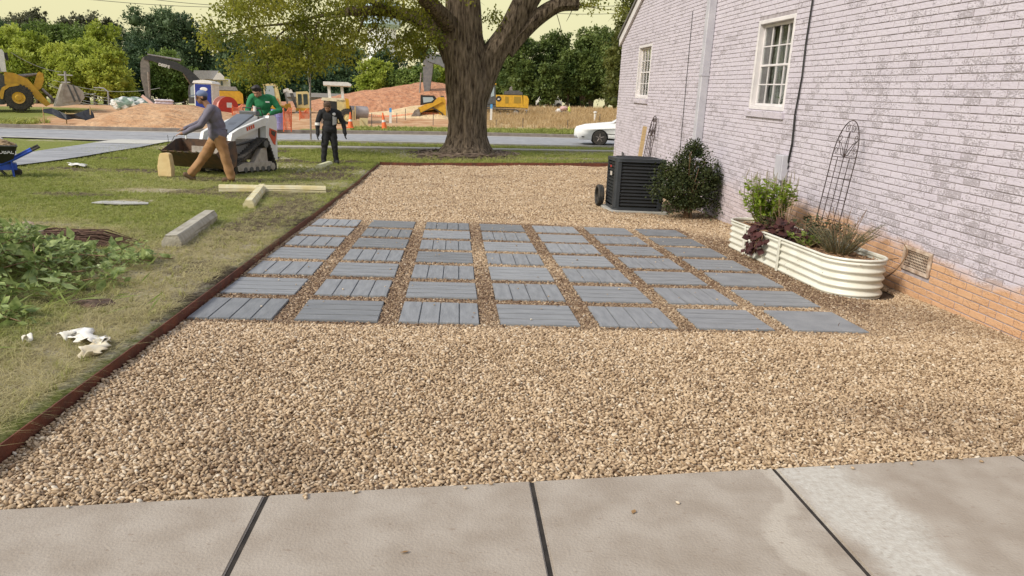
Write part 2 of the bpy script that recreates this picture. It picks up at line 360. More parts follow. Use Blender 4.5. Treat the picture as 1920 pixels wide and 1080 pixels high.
# driveway: a polygon from the street down to the left
dv=[(px,py) for px,py in ((-60,330),(0,297),(60,291),(150,280),(230,273),(290,270))]
near=[U(px,py) for px,py in dv]; far=[]
mb=MB(); n_=len(near)
for i,p in enumerate(near):
    x=p.x; y1=rnear(x)-.0
    xf=p.x-1.0*(1-i/5); mb.v.append((p.x,p.y,Gz(p.x,p.y)+.05)); mb.v.append((xf,rnear(xf)-1.9,Gz(xf,rnear(xf)-1.9)+.05)); mb.v.append((xf,rnear(xf)+.01,Gz(xf,rnear(xf))+.05))
mb2=MB(); mb2.v=list(mb.v); mb.f=[(3*i,3*i+3,3*i+4,3*i+1) for i in range(n_-1)]; mb2.f=[(3*i+1,3*i+4,3*i+5,3*i+2) for i in range(n_-1)]
def resub(mb,off):
    me=mb.mesh('t'); b=bmesh.new(); b.from_mesh(me); bmesh.ops.subdivide_edges(b,edges=b.edges,cuts=7,use_grid_fill=True)
    for v in b.verts: v.co.z=Gz(v.co.x,v.co.y)+.045*(1-float(sst(v.co.y,22,26)))+off
    b.to_mesh(me); return me
tag(link('driveway',resub(mb,.055),None,m_as2),kind='structure'); tag(link('driveway_apron',resub(mb2,.063),None,mk('apron_concrete',(.5,.48,.43),(.42,.4,.36),3,.9)),kind='structure')
# ------------------------------------------------------------------ concrete walkway slabs in front
def slab_mat():
    m=mk('walkway_concrete',(.29,.24,.19),(.36,.31,.255),5,.9,bump=.25,bs=90,det=9); n=m.node_tree; b=n.nodes['Principled BSDF']
    src=[l for l in n.links if l.to_socket==b.inputs['Base Color']][0].from_socket
    geo=n.nodes.new('ShaderNodeNewGeometry').outputs['Position']; sp=n.nodes.new('ShaderNodeSeparateXYZ'); n.links.new(geo,sp.inputs[0])
    def noise(s,d=5,st=None):
        t=n.nodes.new('ShaderNodeTexNoise'); t.inputs['Scale'].default_value=s; t.inputs['Detail'].default_value=d; v=geo
        if st: mp=n.nodes.new('ShaderNodeMapping'); mp.inputs['Scale'].default_value=st; n.links.new(geo,mp.inputs[0]); v=mp.outputs[0]
        n.links.new(v,t.inputs['Vector']); return t.outputs[0]
    def M2(op,a,c,clamp=False):
        x=n.nodes.new('ShaderNodeMath'); x.operation=op; x.use_clamp=clamp
        for i,k in enumerate((a,c)):
            if isinstance(k,(int,float)): x.inputs[i].default_value=k
            else: n.links.new(k,x.inputs[i])
        return x.outputs[0]
    def mixc(f,a,c):
        x=n.nodes.new('ShaderNodeMix'); x.data_type='RGBA'; n.links.new(f,x.inputs[0]); n.links.new(a,x.inputs[6]); x.inputs[7].default_value=(*c,1); return x.outputs[2]
    # pale worn/exposed streak beside the third joint: distance from a slanted line, with ragged edge
    wob=M2('MULTIPLY',M2('SUBTRACT',noise(3,6),.5),.5)
    def streak(x0,y0,slope,w,fade):
        # line x = x0 + slope*(y0-y)
        d=M2('SUBTRACT',M2('SUBTRACT',sp.outputs[0],x0),M2('MULTIPLY',M2('SUBTRACT',y0,sp.outputs[1]),slope))
        d=M2('ABSOLUTE',M2('ADD',d,wob),0); r=n.nodes.new('ShaderNodeMapRange'); r.inputs[1].default_value=w; r.inputs[2].default_value=w*(1-fade); n.links.new(d,r.inputs[0]); return r.outputs[0]
    c=mixc(M2('MULTIPLY',streak(1.68,2.75,.1,.24,.5),M2('MULTIPLY',noise(40,3),1.3,True)),src,(.52,.495,.44))
    c=mixc(M2('MULTIPLY',streak(1.36,2.6,-.25,.07,.6),.55),c,(.47,.42,.35))
    r=n.nodes.new('ShaderNodeValToRGB'); r.color_ramp.elements[0].position=.62; r.color_ramp.elements[1].position=.72; n.links.new(noise(26,4,(1,2,1)),r.inputs[0])
    c=mixc(M2('MULTIPLY',r.outputs[0],.45),c,(.2,.14,.1))
    r2=n.nodes.new('ShaderNodeValToRGB'); r2.color_ramp.elements[0].position=.72; r2.color_ramp.elements[1].position=.8; n.links.new(noise(160,2),r2.inputs[0]); c=mixc(M2('MULTIPLY',r2.outputs[0],.5),c,(.6,.57,.5))
    n.links.new(c,b.inputs['Base Color']); return m
m_slab=slab_mat(); m_joint=mk('fibre_joint_filler',(.012,.009,.007),(.035,.027,.02),20,.95)
walk=empty('walkway',(0,2,0)); tag(walk,kind='structure')
jx=[-4.1,-2.95,-1.83,-.72,.36,1.49,2.79,3.95,5.2]
for a,b in zip(jx[:-1],jx[1:]):
    mb=MB(); g=.009; P=[(a+g,-1.5),(b-g,-1.5),(b-g,slab_edge(b)),(a+g,slab_edge(a))]
    me_=MB().prism([(x,y-2) for x,y in P],-.12,-.001,'z').mesh('slab',m_slab)
    bb=bmesh.new(); bb.from_mesh(me_); bmesh.ops.bevel(bb,geom=[e for e in bb.edges if all(v.co.z>-.01 for v in e.verts)],offset=.006,segments=2,affect='EDGES'); bb.to_mesh(me_)
    o=link('slab',me_,walk)
mb=MB()
for x in jx[1:-1]:
    mb.box((x,.68+.0594*(x-.1)-2,-.064),(.0178,4.36+.1187*(x-.1),.11))
mb.build('joint_filler',m_joint,walk)
# ------------------------------------------------------------------ gravel
m_bed=mk('gravel_bed',(.045,.028,.016),(.12,.08,.045),60,.95,bump=.8,bs=70)
def und(x,y):
    return .008*np.sin(x*2.1+y*1.3)+.006*np.sin(x*-3.7+y*2.9+1)+.005*np.sin(x*5.1+y*6.3)+.004*np.sin(x*9.1-y*7.7)+.007*np.maximum(nz2(x,y,5,77),-.2)*1.2
def pav_in(x,y,mg=0.0):
    c=(x+1.929)/(.61+.1557); r=(y-5.365)/(.61+.1773)
    fx=(c-np.floor(c))*(.7657); fy=(r-np.floor(r))*(.7873)
    return (c>=0)&(c<6.8)&(r>=0)&(r<6.78)&(fx<.61-mg)&(fx>mg)&(fy<.61-mg)&(fy>mg)
def flat(x,y): # flatter near pavers, slabs and edging
    return sst(5.2-y,0,.5)+sst(y-10.9,0,.6)
xs=np.linspace(0,1,60); yy=np.r_[np.linspace(0,1,200)]
BX=np.array([[Eg(2.6+(YB-2.6)*v)+.003+(XW+.02-Eg(2.6+(YB-2.6)*v))*u for u in xs] for v in yy]); BY=2.5+(YB-2.5-.0)*yy[:,None]*np.ones_like(BX)
BZ=G(BX,BY)-.034+und(BX,BY)*flat(BX,BY)*.8
I=np.arange(BX.size).reshape(BX.shape); Fq=np.stack([I[:-1,:-1],I[:-1,1:],I[1:,1:],I[1:,:-1]],-1).reshape(-1,4)
keepf=(BY.ravel()[Fq]>slab_edge(BX.ravel()[Fq])-.12).all(1)
tag(npmesh('gravel_bed',np.stack([BX,BY,BZ],-1).reshape(-1,3),Fq[keepf],m_bed),kind='structure')
def pebble_mat():
    m=bpy.data.materials.new('pebble'); m.use_nodes=True; n=m.node_tree; b=n.nodes['Principled BSDF']; b.inputs['Roughness'].default_value=.65; b.inputs['Specular IOR Level'].default_value=.35
    a=inst_attr(n); r=n.nodes.new('ShaderNodeValToRGB'); n.links.new(a.outputs['Fac'],r.inputs[0])
    cs=[(0,(.07,.04,.022)),(.14,(.19,.115,.06)),(.42,(.385,.272,.165)),(.75,(.53,.395,.255)),(.93,(.60,.49,.36)),(1,(.64,.58,.48))]
    r.color_ramp.elements[0].position=0; r.color_ramp.elements[0].color=(*cs[0][1],1); r.color_ramp.elements[1].position=1; r.color_ramp.elements[1].color=(*cs[-1][1],1)
    for p,c in cs[1:-1]: e=r.color_ramp.elements.new(p); e.color=(*c,1)
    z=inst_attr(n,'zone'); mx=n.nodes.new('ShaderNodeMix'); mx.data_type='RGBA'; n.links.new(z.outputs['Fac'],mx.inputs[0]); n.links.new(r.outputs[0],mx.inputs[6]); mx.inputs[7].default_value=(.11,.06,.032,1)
    t=n.nodes.new('ShaderNodeTexNoise'); t.inputs['Scale'].default_value=120; g=n.nodes.new('ShaderNodeNewGeometry'); n.links.new(g.outputs['Position'],t.inputs['Vector'])
    mm=n.nodes.new('ShaderNodeMix'); mm.data_type='RGBA'; mm.blend_type='MULTIPLY'; mm.inputs[0].default_value=.5; n.links.new(mx.outputs[2],mm.inputs[6])
    r3=n.nodes.new('ShaderNodeMapRange'); r3.inputs[3].default_value=.5; r3.inputs[4].default_value=1.35; n.links.new(t.outputs[0],r3.inputs[0]); n.links.new(r3.outputs[0],mm.inputs[7])
    n.links.new(mm.outputs[2],b.inputs['Base Color']); return m
m_peb=pebble_mat()
def pebble(seed):
    rg=np.random.default_rng(seed); b=bmesh.new(); bmesh.ops.create_icosphere(b,subdivisions=2,radius=1)
    ph=rg.uniform(0,6,9); ax=(1.05,rg.uniform(.55,.8),rg.uniform(.42,.6))
    for v in b.verts:
        c=v.co; k=1+.1*math.sin(2.3*c.x+ph[0])*math.sin(2.1*c.y+ph[1])+.09*math.sin(3*c.z+ph[2]+c.x*2)+.05*math.sin(4*c.y+ph[3])
        c*=k; v.co=Vector((c.x*ax[0],c.y*ax[1],c.z*ax[2]))
    me=bpy.data.meshes.new('pebble'); b.to_mesh(me); me.polygons.foreach_set('use_smooth',[True]*len(me.polygons)); me.materials.append(m_peb); return me
pcol=source_collection('pebbles',[pebble(i) for i in range(9)])
def hexpts(x0,x1,y0,y1,s):
    xs=np.arange(x0,x1,s); ys=np.arange(y0,y1,s*.87); X,Y=np.meshgrid(xs,ys); X=X+(np.arange(len(ys))%2)[:,None]*s/2
    X=X+RNG.uniform(-.34,.34,X.shape)*s; Y=Y+RNG.uniform(-.34,.34,X.shape)*s; return X.ravel(),Y.ravel()
bands=[(2.4,4.6,.0148,.0100),(4.6,7,.0165,.0110),(7,11.2,.021,.0135),(11.2,15,.025,.0155),(15,YB,.031,.019)]
PX_=[];PR=[];PS=[];PC=[];PZ=[]
for y0,y1,s,rad in bands:
    for layer in (0,1,2):
        X,Y=hexpts(-2.3,XW+.03,y0,y1,s*(1,1.35,1.9)[layer])
        k=(X>Eg(Y)+.012)&(Y>slab_edge(X)+.004+rad*.5)&~pav_in(X,Y,-.004)&(X<XW-.004)
        k&=~((((X-3.98)/.36)**2+((np.clip(Y,6.88,9.32)-Y)/.36)**2)<1)
        X,Y=X[k],Y[k]; N=len(X)
        f=flat(X,Y)
        z=G(X,Y)-.026+und(X,Y)*f+(0,.009,.016)[layer]*(.55+.45*f)+RNG.uniform(-.003,.003,N)+rad*.2
        sc=rad*RNG.lognormal(0,.2,N)
        PX_.append(np.c_[X,Y,z]); PR.append(np.c_[RNG.normal(0,.45,N),RNG.normal(0,.45,N),RNG.uniform(0,6.28,N)]); PS.append(np.c_[sc*RNG.uniform(.85,1.3,N),sc,sc*RNG.uniform(.8,1.15,N)])
        base=RNG.beta(2.2,1.9,N)
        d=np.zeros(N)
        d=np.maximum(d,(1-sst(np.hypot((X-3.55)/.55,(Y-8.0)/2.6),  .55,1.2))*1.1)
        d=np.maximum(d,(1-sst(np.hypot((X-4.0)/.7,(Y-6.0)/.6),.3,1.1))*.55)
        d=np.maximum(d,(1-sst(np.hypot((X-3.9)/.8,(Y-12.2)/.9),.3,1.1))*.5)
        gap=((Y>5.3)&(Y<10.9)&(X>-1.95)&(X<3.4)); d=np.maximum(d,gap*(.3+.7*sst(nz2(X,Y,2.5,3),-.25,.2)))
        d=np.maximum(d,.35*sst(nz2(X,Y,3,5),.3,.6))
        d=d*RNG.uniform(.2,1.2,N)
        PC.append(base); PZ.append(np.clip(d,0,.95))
# a few stones kicked on to the concrete
N=26; X=RNG.uniform(-1.7,3,N); Y=slab_edge(X)-RNG.exponential(.03,N); 
PX_.append(np.c_[X,Y,np.full(N,.006)]); PR.append(np.c_[np.zeros((N,2)),RNG.uniform(0,6,N)]); PS.append(np.full((N,3),.0095)); PC.append(RNG.uniform(.3,1,N)); PZ.append(np.zeros(N))
N=150; X=RNG.uniform(-1.9,3.3,N); Y=RNG.uniform(5.4,10.8,N); k=pav_in(X,Y,.01); X,Y=X[k],Y[k]; N=len(X)
PX_.append(np.c_[X,Y,np.full(N,.006)]); PR.append(np.c_[np.zeros((N,2)),RNG.uniform(0,6,N)]); PS.append(np.full((N,3),.0095)*RNG.uniform(.6,1.2,(N,1))); PC.append(RNG.uniform(.2,1,N)); PZ.append(np.zeros(N))
P=np.concatenate(PX_); print('pebbles',len(P))
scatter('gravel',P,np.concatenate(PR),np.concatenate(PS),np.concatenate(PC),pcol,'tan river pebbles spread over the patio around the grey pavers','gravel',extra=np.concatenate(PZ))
# ------------------------------------------------------------------ pavers
def paver_mat(name,k):
    c1=tuple(x*k for x in (.2,.205,.215)); c2=tuple(x*k for x in (.265,.27,.28))
    return mk(name,c1,c2,5,.6,bump=.3,bs=60,det=8)
m_pv=[paver_mat('slate_grey_paver',k) for k in (.8,.97,1.1)]
def board_mesh(L,Wd,seed):
    b=MB().box((0,0,-.0225),(L,Wd,.045)).mesh('board'); bb=bmesh.new(); bb.from_mesh(b)
    bmesh.ops.bevel(bb,geom=[e for e in bb.edges if all(v.co.z>-.01 for v in e.verts)],offset=.004,segments=2,affect='EDGES')
    bb.to_mesh(b); b.materials.append(None); return b
bm4=board_mesh(.608,.1465,0); bm4h=board_mesh(.608,.1405,0); bm1=board_mesh(.608,.608,1)
m_groove=mk('paver_groove',(.03,.032,.036))
base_me=MB().box((0,0,-.03),(.6,.6,.03)).mesh('paver_base',m_groove)
ordn=['first','second','third','fourth','fifth','sixth','seventh']
def grain(mt,axis):
    n=mt.node_tree; return mt
m_gx=[mk('paver_grain_across',tuple(x*k for x in(.20,.205,.215)),tuple(x*k for x in(.265,.27,.28)),6,.55,bump=.15,bs=18,stretch=(.7,4,1),det=7) for k in(.78,.97,1.13)]
m_gy=[mk('paver_grain_along',tuple(x*k for x in(.20,.205,.215)),tuple(x*k for x in(.265,.27,.28)),6,.55,bump=.15,bs=18,stretch=(4,.7,1),det=7) for k in(.78,.97,1.13)]
rr=random.Random(4)
for r in range(7):
    for c in range(7):
        x=-1.929+c*.7657+.305; y=5.365+r*.7873+.305; vert=(c+r)%2==0; plain=(c==6 and vert)
        rowt='front row' if r==0 else 'back row' if r==6 else ordn[r]+' row from front'
        colt='leftmost' if c==0 else 'rightmost' if c==6 else ordn[c]+' from left'
        sty='smooth grey paver' if plain else 'paver with grooves running away' if vert else 'paver with grooves running sideways'
        k=rr.choice((0,1,1,2)); k=0 if (r==6 and c in(1,2,3)) or (r==0 and c==0) else k
        p=empty('paver',(x,y,Gz(x,y)+rr.uniform(-.003,.003)),rr.uniform(-.012,.012),f'{sty}, {colt} in {rowt}','paver','grey pavers laid in a grid on the gravel')
        p.rotation_euler[0]=rr.uniform(-.004,.004); p.rotation_euler[1]=rr.uniform(-.004,.004)
        mt=(m_gy if vert else m_gx)[k]
        if plain:
            o=link('board',bm1,p); o.material_slots[0].link='OBJECT'; o.material_slots[0].material=m_pv[k]
        else:
            link('core',base_me,p)
            for i in range(4):
                o=link('board',bm4 if vert else bm4h,p); o.location=((-.228+i*.152,0,0) if vert else (0,-.228+i*.152,0)); o.rotation_euler=(0,0,PI/2 if vert else 0)
                o.material_slots[0].link='OBJECT'; o.material_slots[0].material=mt
# ------------------------------------------------------------------ steel edging
m_rust=mk('rusted_edging',(.15,.04,.018),(.08,.024,.013),9,.7,bump=.3,bs=40); m_tan=mk('weathered_edging_top',(.35,.22,.12),(.2,.1,.05),7,.8)
def edging(pts,h,label,name='landscape_edging'):
    mb=MB(); cap=MB(); n=len(pts)
    for i in range(n-1):
        a,b=Vector(pts[i]),Vector(pts[i+1]); d=(b-a); d.z=0; q=Vector((-d.y,d.x,0)).normalized()*.0035
        for MBx,z0,z1,w in ((mb,-.12,h,1.0),):
            mb.add([a-q+Vector((0,0,z0)),a+q+Vector((0,0,z0)),b+q+Vector((0,0,z0)),b-q+Vector((0,0,z0)),a-q+Vector((0,0,z1)),a+q+Vector((0,0,z1)),b+q+Vector((0,0,z1)),b-q+Vector((0,0,z1))],[(0,1,2,3),(4,7,6,5),(0,4,5,1),(1,5,6,2),(2,6,7,3),(3,7,4,0)])
    o=mb.build(name,m_rust); return tag(o,label,'edging')
edging([(float(Eg(y))+.0,y,Gz(float(Eg(y)),y)) for y in np.arange(1.9,21.85,.4)],.058,'long rusted steel edging strip between the lawn and the left side of the gravel')
bk=[(x,YB-.02-.045*(x+2.2)*.9+.03*math.sin(x*1.3),0) for x in np.arange(-2.18,4.5,.35)]
edging([(x,y,Gz(x,y)) for x,y,_ in bk],.085,'rusted steel edging strip along the far side of the gravel, before the oak')
# ------------------------------------------------------------------ house
HA=.038; HO=Vector((XW,5.3,0))
house=empty('brick_house',HO,0,'whitewashed brick house with a gable end, two windows and orange lower courses','house'); house.rotation_euler=(HA,0,0)
HM=Matrix.Translation(HO)@Euler((HA,0,0)).to_matrix().to_4x4()
def brick_mat(low_orange=True,name='whitewashed_brick'):
    m=bpy.data.materials.new(name); m.use_nodes=True; n=m.node_tree; b=n.nodes['Principled BSDF']; b.inputs['Roughness'].default_value=.85; b.inputs['Specular IOR Level'].default_value=.25
    geo=n.nodes.new('ShaderNodeNewGeometry').outputs['Position']; sp=n.nodes.new('ShaderNodeSeparateXYZ'); n.links.new(geo,sp.inputs[0])
    def noise(s,d=5,st=None,rg=.5):
        t=n.nodes.new('ShaderNodeTexNoise'); t.inputs['Scale'].default_value=s; t.inputs['Detail'].default_value=d; t.inputs['Roughness'].default_value=rg; v=geo
        if st: mp=n.nodes.new('ShaderNodeMapping'); mp.inputs['Scale'].default_value=st; n.links.new(geo,mp.inputs[0]); v=mp.outputs[0]
        n.links.new(v,t.inputs['Vector']); return t.outputs[0]
    def M2(op,a,c=0,clamp=False):
        x=n.nodes.new('ShaderNodeMath'); x.operation=op; x.use_clamp=clamp
        for i,k in enumerate((a,c)):
            if isinstance(k,(int,float)): x.inputs[i].default_value=k
            else: n.links.new(k,x.inputs[i])
        return x.outputs[0]
    def mapr(v,a,c,lo=0,hi=1):
        r=n.nodes.new('ShaderNodeMapRange'); n.links.new(v,r.inputs[0]); r.inputs[1].default_value=a; r.inputs[2].default_value=c; r.inputs[3].default_value=lo; r.inputs[4].default_value=hi; return r.outputs[0]
    def mixc(f,a,c):
        x=n.nodes.new('ShaderNodeMix'); x.data_type='RGBA'
        if isinstance(f,float): x.inputs[0].default_value=f
        else: n.links.new(f,x.inputs[0])
        for i,k in ((6,a),(7,c)):
            if isinstance(k,tuple): x.inputs[i].default_value=(*k,1)
            else: n.links.new(k,x.inputs[i])
        return x.outputs[2]
    lp=n.nodes.new('ShaderNodeMapping'); lp.vector_type='TEXTURE'; lp.inputs['Location'].default_value=tuple(HO); lp.inputs['Rotation'].default_value=(HA,0,0); n.links.new(geo,lp.inputs[0])
    ls=n.nodes.new('ShaderNodeSeparateXYZ'); n.links.new(lp.outputs[0],ls.inputs[0])
    row=M2('FLOOR',M2('DIVIDE',M2('SUBTRACT',ls.outputs[2],-.755),.0677)); par=M2('MULTIPLY',M2('MODULO',row,2),.102)
    colm=M2('FLOOR',M2('DIVIDE',M2('SUBTRACT',M2('SUBTRACT',ls.outputs[1],-4.205),par),.204)); cmb=n.nodes.new('ShaderNodeCombineXYZ'); n.links.new(row,cmb.inputs[0]); n.links.new(colm,cmb.inputs[1])
    wn=n.nodes.new('ShaderNodeTexWhiteNoise'); wn.noise_dimensions='3D'; n.links.new(cmb.outputs[0],wn.inputs['Vector']); rnd=wn.outputs['Value']
    paint=mixc(M2('ADD',M2('MULTIPLY',noise(1.7,3),.5),M2('MULTIPLY',rnd,.5)),(.505,.458,.525),(.63,.58,.645))
    paint=mixc(mapr(noise(55,3,(1,.35,1)),.35,.75,0,.35),paint,(.45,.42,.44))
    # worn patches: clusters (low frequency) x streaks (brick sized) x speckle
    clus=noise(1.9,4,(1,.6,1.3)); streak=noise(10,5,(1,.8,1.8),.65); fine=noise(70,4,(1,.6,1))
    s=M2('ADD',M2('ADD',M2('MULTIPLY',clus,.36),M2('MULTIPLY',rnd,.26)),M2('ADD',M2('MULTIPLY',streak,.75),M2('MULTIPLY',fine,.85)))
    hz=mapr(sp.outputs[2],0.3,3.2,.0,.07)
    wear=mapr(M2('SUBTRACT',s,hz),1.10,1.27)
    c=mixc(M2('MULTIPLY',wear,.62),paint,mixc(noise(20,2),(.15,.13,.14),(.31,.27,.285)))
    if low_orange:
        # orange tint on the courses near the ground, fading upward and along the wall
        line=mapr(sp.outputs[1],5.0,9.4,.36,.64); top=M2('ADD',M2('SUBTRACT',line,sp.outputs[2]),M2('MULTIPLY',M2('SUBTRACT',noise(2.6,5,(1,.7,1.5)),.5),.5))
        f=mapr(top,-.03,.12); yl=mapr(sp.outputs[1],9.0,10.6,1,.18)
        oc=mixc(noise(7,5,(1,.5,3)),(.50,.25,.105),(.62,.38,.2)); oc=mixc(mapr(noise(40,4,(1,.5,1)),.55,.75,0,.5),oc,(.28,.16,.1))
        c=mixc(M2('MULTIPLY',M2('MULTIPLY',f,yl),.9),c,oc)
    n.links.new(c,b.inputs['Base Color'])
    bp=n.nodes.new('ShaderNodeBump'); bp.inputs['Strength'].default_value=.9; bp.inputs['Distance'].default_value=.006; n.links.new(noise(45,6,(1,.5,1.2),.6),bp.inputs['Height'])
    bp2=n.nodes.new('ShaderNodeBump'); bp2.inputs['Strength'].default_value=.7; bp2.inputs['Distance'].default_value=.004; bp2.invert=True; n.links.new(wear,bp2.inputs['Height']); n.links.new(bp.outputs[0],bp2.inputs['Normal'])
    n.links.new(bp2.outputs[0],b.inputs['Normal']); return m
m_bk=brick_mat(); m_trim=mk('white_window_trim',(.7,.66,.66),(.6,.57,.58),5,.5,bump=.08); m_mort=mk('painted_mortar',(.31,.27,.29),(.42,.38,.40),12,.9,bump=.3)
OP=[(4.9,6.16,1.58,2.85),(12.46,13.74,1.62,2.87),(1.2,1.65,.165,.40)]
LY0,LY1=-4.2,15.8; Z0,Z1=-.75,4.35
def gable(ly): return 3.15+.44*(15.97-ly) if ly>6 else 3.15+.44*(9.97-abs(ly-6)*1.0)
# solid wall with openings, behind the brick faces
wall=MB()
cuts_y=sorted({LY0,LY1,*[o[0] for o in OP],*[o[1] for o in OP]})
for a,b in zip(cuts_y[:-1],cuts_y[1:]):
    ops=[o for o in OP if o[0]<=a+1e-6 and o[1]>=b-1e-6]; z=Z0
    for o in sorted(ops,key=lambda o:o[2]): wall.prism([(a,z),(b,z),(b,o[2]),(a,o[2])],.007,.24,'x'); z=o[3]
    wall.prism([(a,z),(b,z),(b,min(gable(b),7)),(a,min(gable(a),7))],.007,.24,'x')
wall.box((4,LY1+.0,1.2),(7.5,.22,3.9)); wall.box((4,LY0,1.2),(7.5,.22,3.9)); wall.box((7.8,(LY0+LY1)/2,1.2),(.2,LY1-LY0,3.9))
w=wall.build('wall',m_mort,house)
# bricks
BL,BH,CJ=.194,.0575,.0677; bricks=[]
nC=int((Z1-Z0)/CJ)
for k in range(nC):
    z=Z0+k*CJ; y=LY0+(.102 if k%2 else 0)
    while y<LY1:
        a,b=y,min(y+BL,LY1); y+=.204
        segs=[(a,b)]
        for o in OP:
            m=.0
            if z+BH>o[2]-.0 and z<o[3]:
                ns=[]
                for p,q in segs:
                    if q<=o[0] or p>=o[1]: ns.append((p,q)); continue
                    if p<o[0]: ns.append((p,o[0]))
                    if q>o[1]: ns.append((o[1],q))
                segs=ns
        for p,q in segs:
            if q-p<.02: continue
            if z+BH>gable((p+q)/2)-.05: continue
            bricks.append((p,q,z))
B=np.array(bricks); yc=(B[:,0]+B[:,1])/2; zc=B[:,2]+.03
ca,sa=math.cos(HA),math.sin(HA); WY=HO.y+yc*ca-zc*sa; WZ=yc*sa+zc*ca
rel=np.c_[np.full(len(B),XW),WY,WZ-CH]; dpt=rel@np.array(AF); pxx=960+F*(rel@np.array(AR))/np.maximum(dpt,.1); pyy=540-F*(rel@np.array(AU))/np.maximum(dpt,.1)
gz=G(np.full(len(B),XW),WY)
vis=(dpt>.5)&(pxx>0)&(pxx<1925)&(pyy>-5)&(pyy<1085)&(WZ>gz-.02)
vis&=(B[:,1]-B[:,0]>.12)
size=np.where(vis,1/np.maximum(dpt,.1)**3,0); top=set(np.argsort(-size)[:300].tolist())
rb=random.Random(11)
def brick_v(p,q,z,x): # 5 faces with a chamfered front
    c=.003; return [(.012,p,z),(.012,q,z),(.012,q,z+BH),(.012,p,z+BH),(x+.002,p,z),(x+.002,q,z),(x+.002,q,z+BH),(x+.002,p,z+BH),(x,p+c,z+c),(x,q-c,z+c),(x,q-c,z+BH-c),(x,p+c,z+BH-c)]
BF=[(8,11,10,9),(4,5,1,0),(5,6,2,1),(6,7,3,2),(7,4,0,3),(4,8,9,5),(5,9,10,6),(6,10,11,7),(7,11,8,4)]
std={}
VV=[];FF=[]
for i,(p,q,z) in enumerate(bricks):
    x=-rb.uniform(-.0015,.0025)
    if i in top:
        key=round(q-p,3)
        if key not in std:
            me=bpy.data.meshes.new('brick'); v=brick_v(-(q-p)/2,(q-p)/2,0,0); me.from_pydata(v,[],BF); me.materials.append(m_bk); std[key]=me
        o=link('brick',std[key],w); o.location=(x,(p+q)/2,z); o.rotation_euler=(0,0,rb.uniform(-.006,.006))
    elif z>-.45:
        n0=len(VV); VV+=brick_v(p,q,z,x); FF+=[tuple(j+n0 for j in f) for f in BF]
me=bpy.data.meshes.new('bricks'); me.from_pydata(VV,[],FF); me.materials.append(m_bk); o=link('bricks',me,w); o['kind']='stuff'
print('bricks',len(bricks))
# windows
m_curt=mk('pale_curtain',(.4,.39,.37),(.28,.27,.26),14,.9,stretch=(1,4,.15))
m_pane=bpy.data.materials.new('window_glass'); m_pane.use_nodes=True; _pn=m_pane.node_tree; _b=_pn.nodes['Principled BSDF']
_b.inputs['Base Color'].default_value=(.9,.95,.95,1); _b.inputs['Roughness'].default_value=.02; _b.inputs['Transmission Weight'].default_value=1; _b.inputs['IOR'].default_value=1.45; _b.inputs['Specular IOR Level'].default_value=.8
m_room=mk('dim_room_wall',(.22,.2,.19))
for wi,(a,b,z0,z1) in enumerate(OP[:2]):
    win=MB(); t=.055
    # brickmould frame in the reveal
    for (ya,yb,za,zb) in ((a,a+t,z0,z1),(b-t,b,z0,z1),(a+t,b-t,z1-t,z1),(a+t,b-t,z0,z0+t*.9)):
        win.box((.06,(ya+yb)/2,(za+zb)/2),(.13,yb-ya,zb-za),bev=.006)
    wf=win.build('window',m_trim,house); wf['label']='nearer window with a chandelier behind its panes' if wi==0 else 'farther window with warm light inside'
    A,Bq,ZA,ZB=a+t+.002,b-t-.002,z0+t*.9+.002,z1-t-.002
    sash=MB(); s=.04
    for (ya,yb,za,zb) in ((A,A+s,ZA,ZB),(Bq-s,Bq,ZA,ZB),(A+s,Bq-s,ZB-s,ZB),(A+s,Bq-s,ZA,ZA+s),(A+s,Bq-s,(ZA+ZB)/2-.015,(ZA+ZB)/2+.015)): sash.box((.09,(ya+yb)/2,(za+zb)/2),(.04,yb-ya,zb-za),bev=.003)
    sash.build('sash',m_trim,wf)
    mu=MB(); ga,gb,gc,gd=A+s,Bq-s,ZA+s,ZB-s
    for k in (1,2,3): y=ga+(gb-ga)*k/4; mu.box((.084,y,(gc+gd)/2),(.018,.016,gd-gc))
    for k in (1,3): z=gc+(gd-gc)*k/4; mu.box((.086,(ga+gb)/2,z),(.014,gb-ga,.016))
    mu.build('muntins',m_trim,wf)
    for i in range(4):
        for j in range(4):
            y0_,y1_=ga+(gb-ga)*i/4,ga+(gb-ga)*(i+1)/4; q0,q1=gc+(gd-gc)*j/4,gc+(gd-gc)*(j+1)/4
            MB().box((.096,(y0_+y1_)/2,(q0+q1)/2),(.004,y1_-y0_-.002,q1-q0-.002)).build('pane',m_pane,wf)
    sl=MB(); n=int((b-a+.12)/.073)
    for i in range(n):
        y=a-.05+(b-a+.1)*(i+.5)/n; sl.box((-.012+.03,y,z0-.055),(.12,(b-a+.1)/n-.008,.095),rot=(0,-.12,0),bev=.004)
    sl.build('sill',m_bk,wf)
    # curtain inside
    cu=MB(); pts=[]; nn=60
    for i in range(nn+1):
        u=i/nn; y=a+(b-a)*u
        pts.append((.30+.03*math.sin(u*70)+.015*math.sin(u*33),y))
    for i in range(nn):
        u=i/nn
        if wi==0 and .30<u<.42: continue
        if wi==1 and .45<u<.8: continue
        (x0_,y0_),(x1_,y1_)=pts[i],pts[i+1]; cu.add([(x0_,y0_,z0-.05),(x1_,y1_,z0-.05),(x1_,y1_,z1+.05),(x0_,y0_,z1+.05)],[(0,1,2,3)])
    o=cu.build('curtain',m_curt); o.matrix_world=HM; sm=o.modifiers.new('s','SOLIDIFY'); sm.thickness=.004
    tag(o,'grey pleated curtain hanging inside the nearer window' if wi==0 else 'pale curtain hanging inside the farther lit window','curtain')
    MB().box((1.6,(a+b)/2,(z0+z1)/2),(.05,3.2,2.4)).build('room_wall',m_room,house)
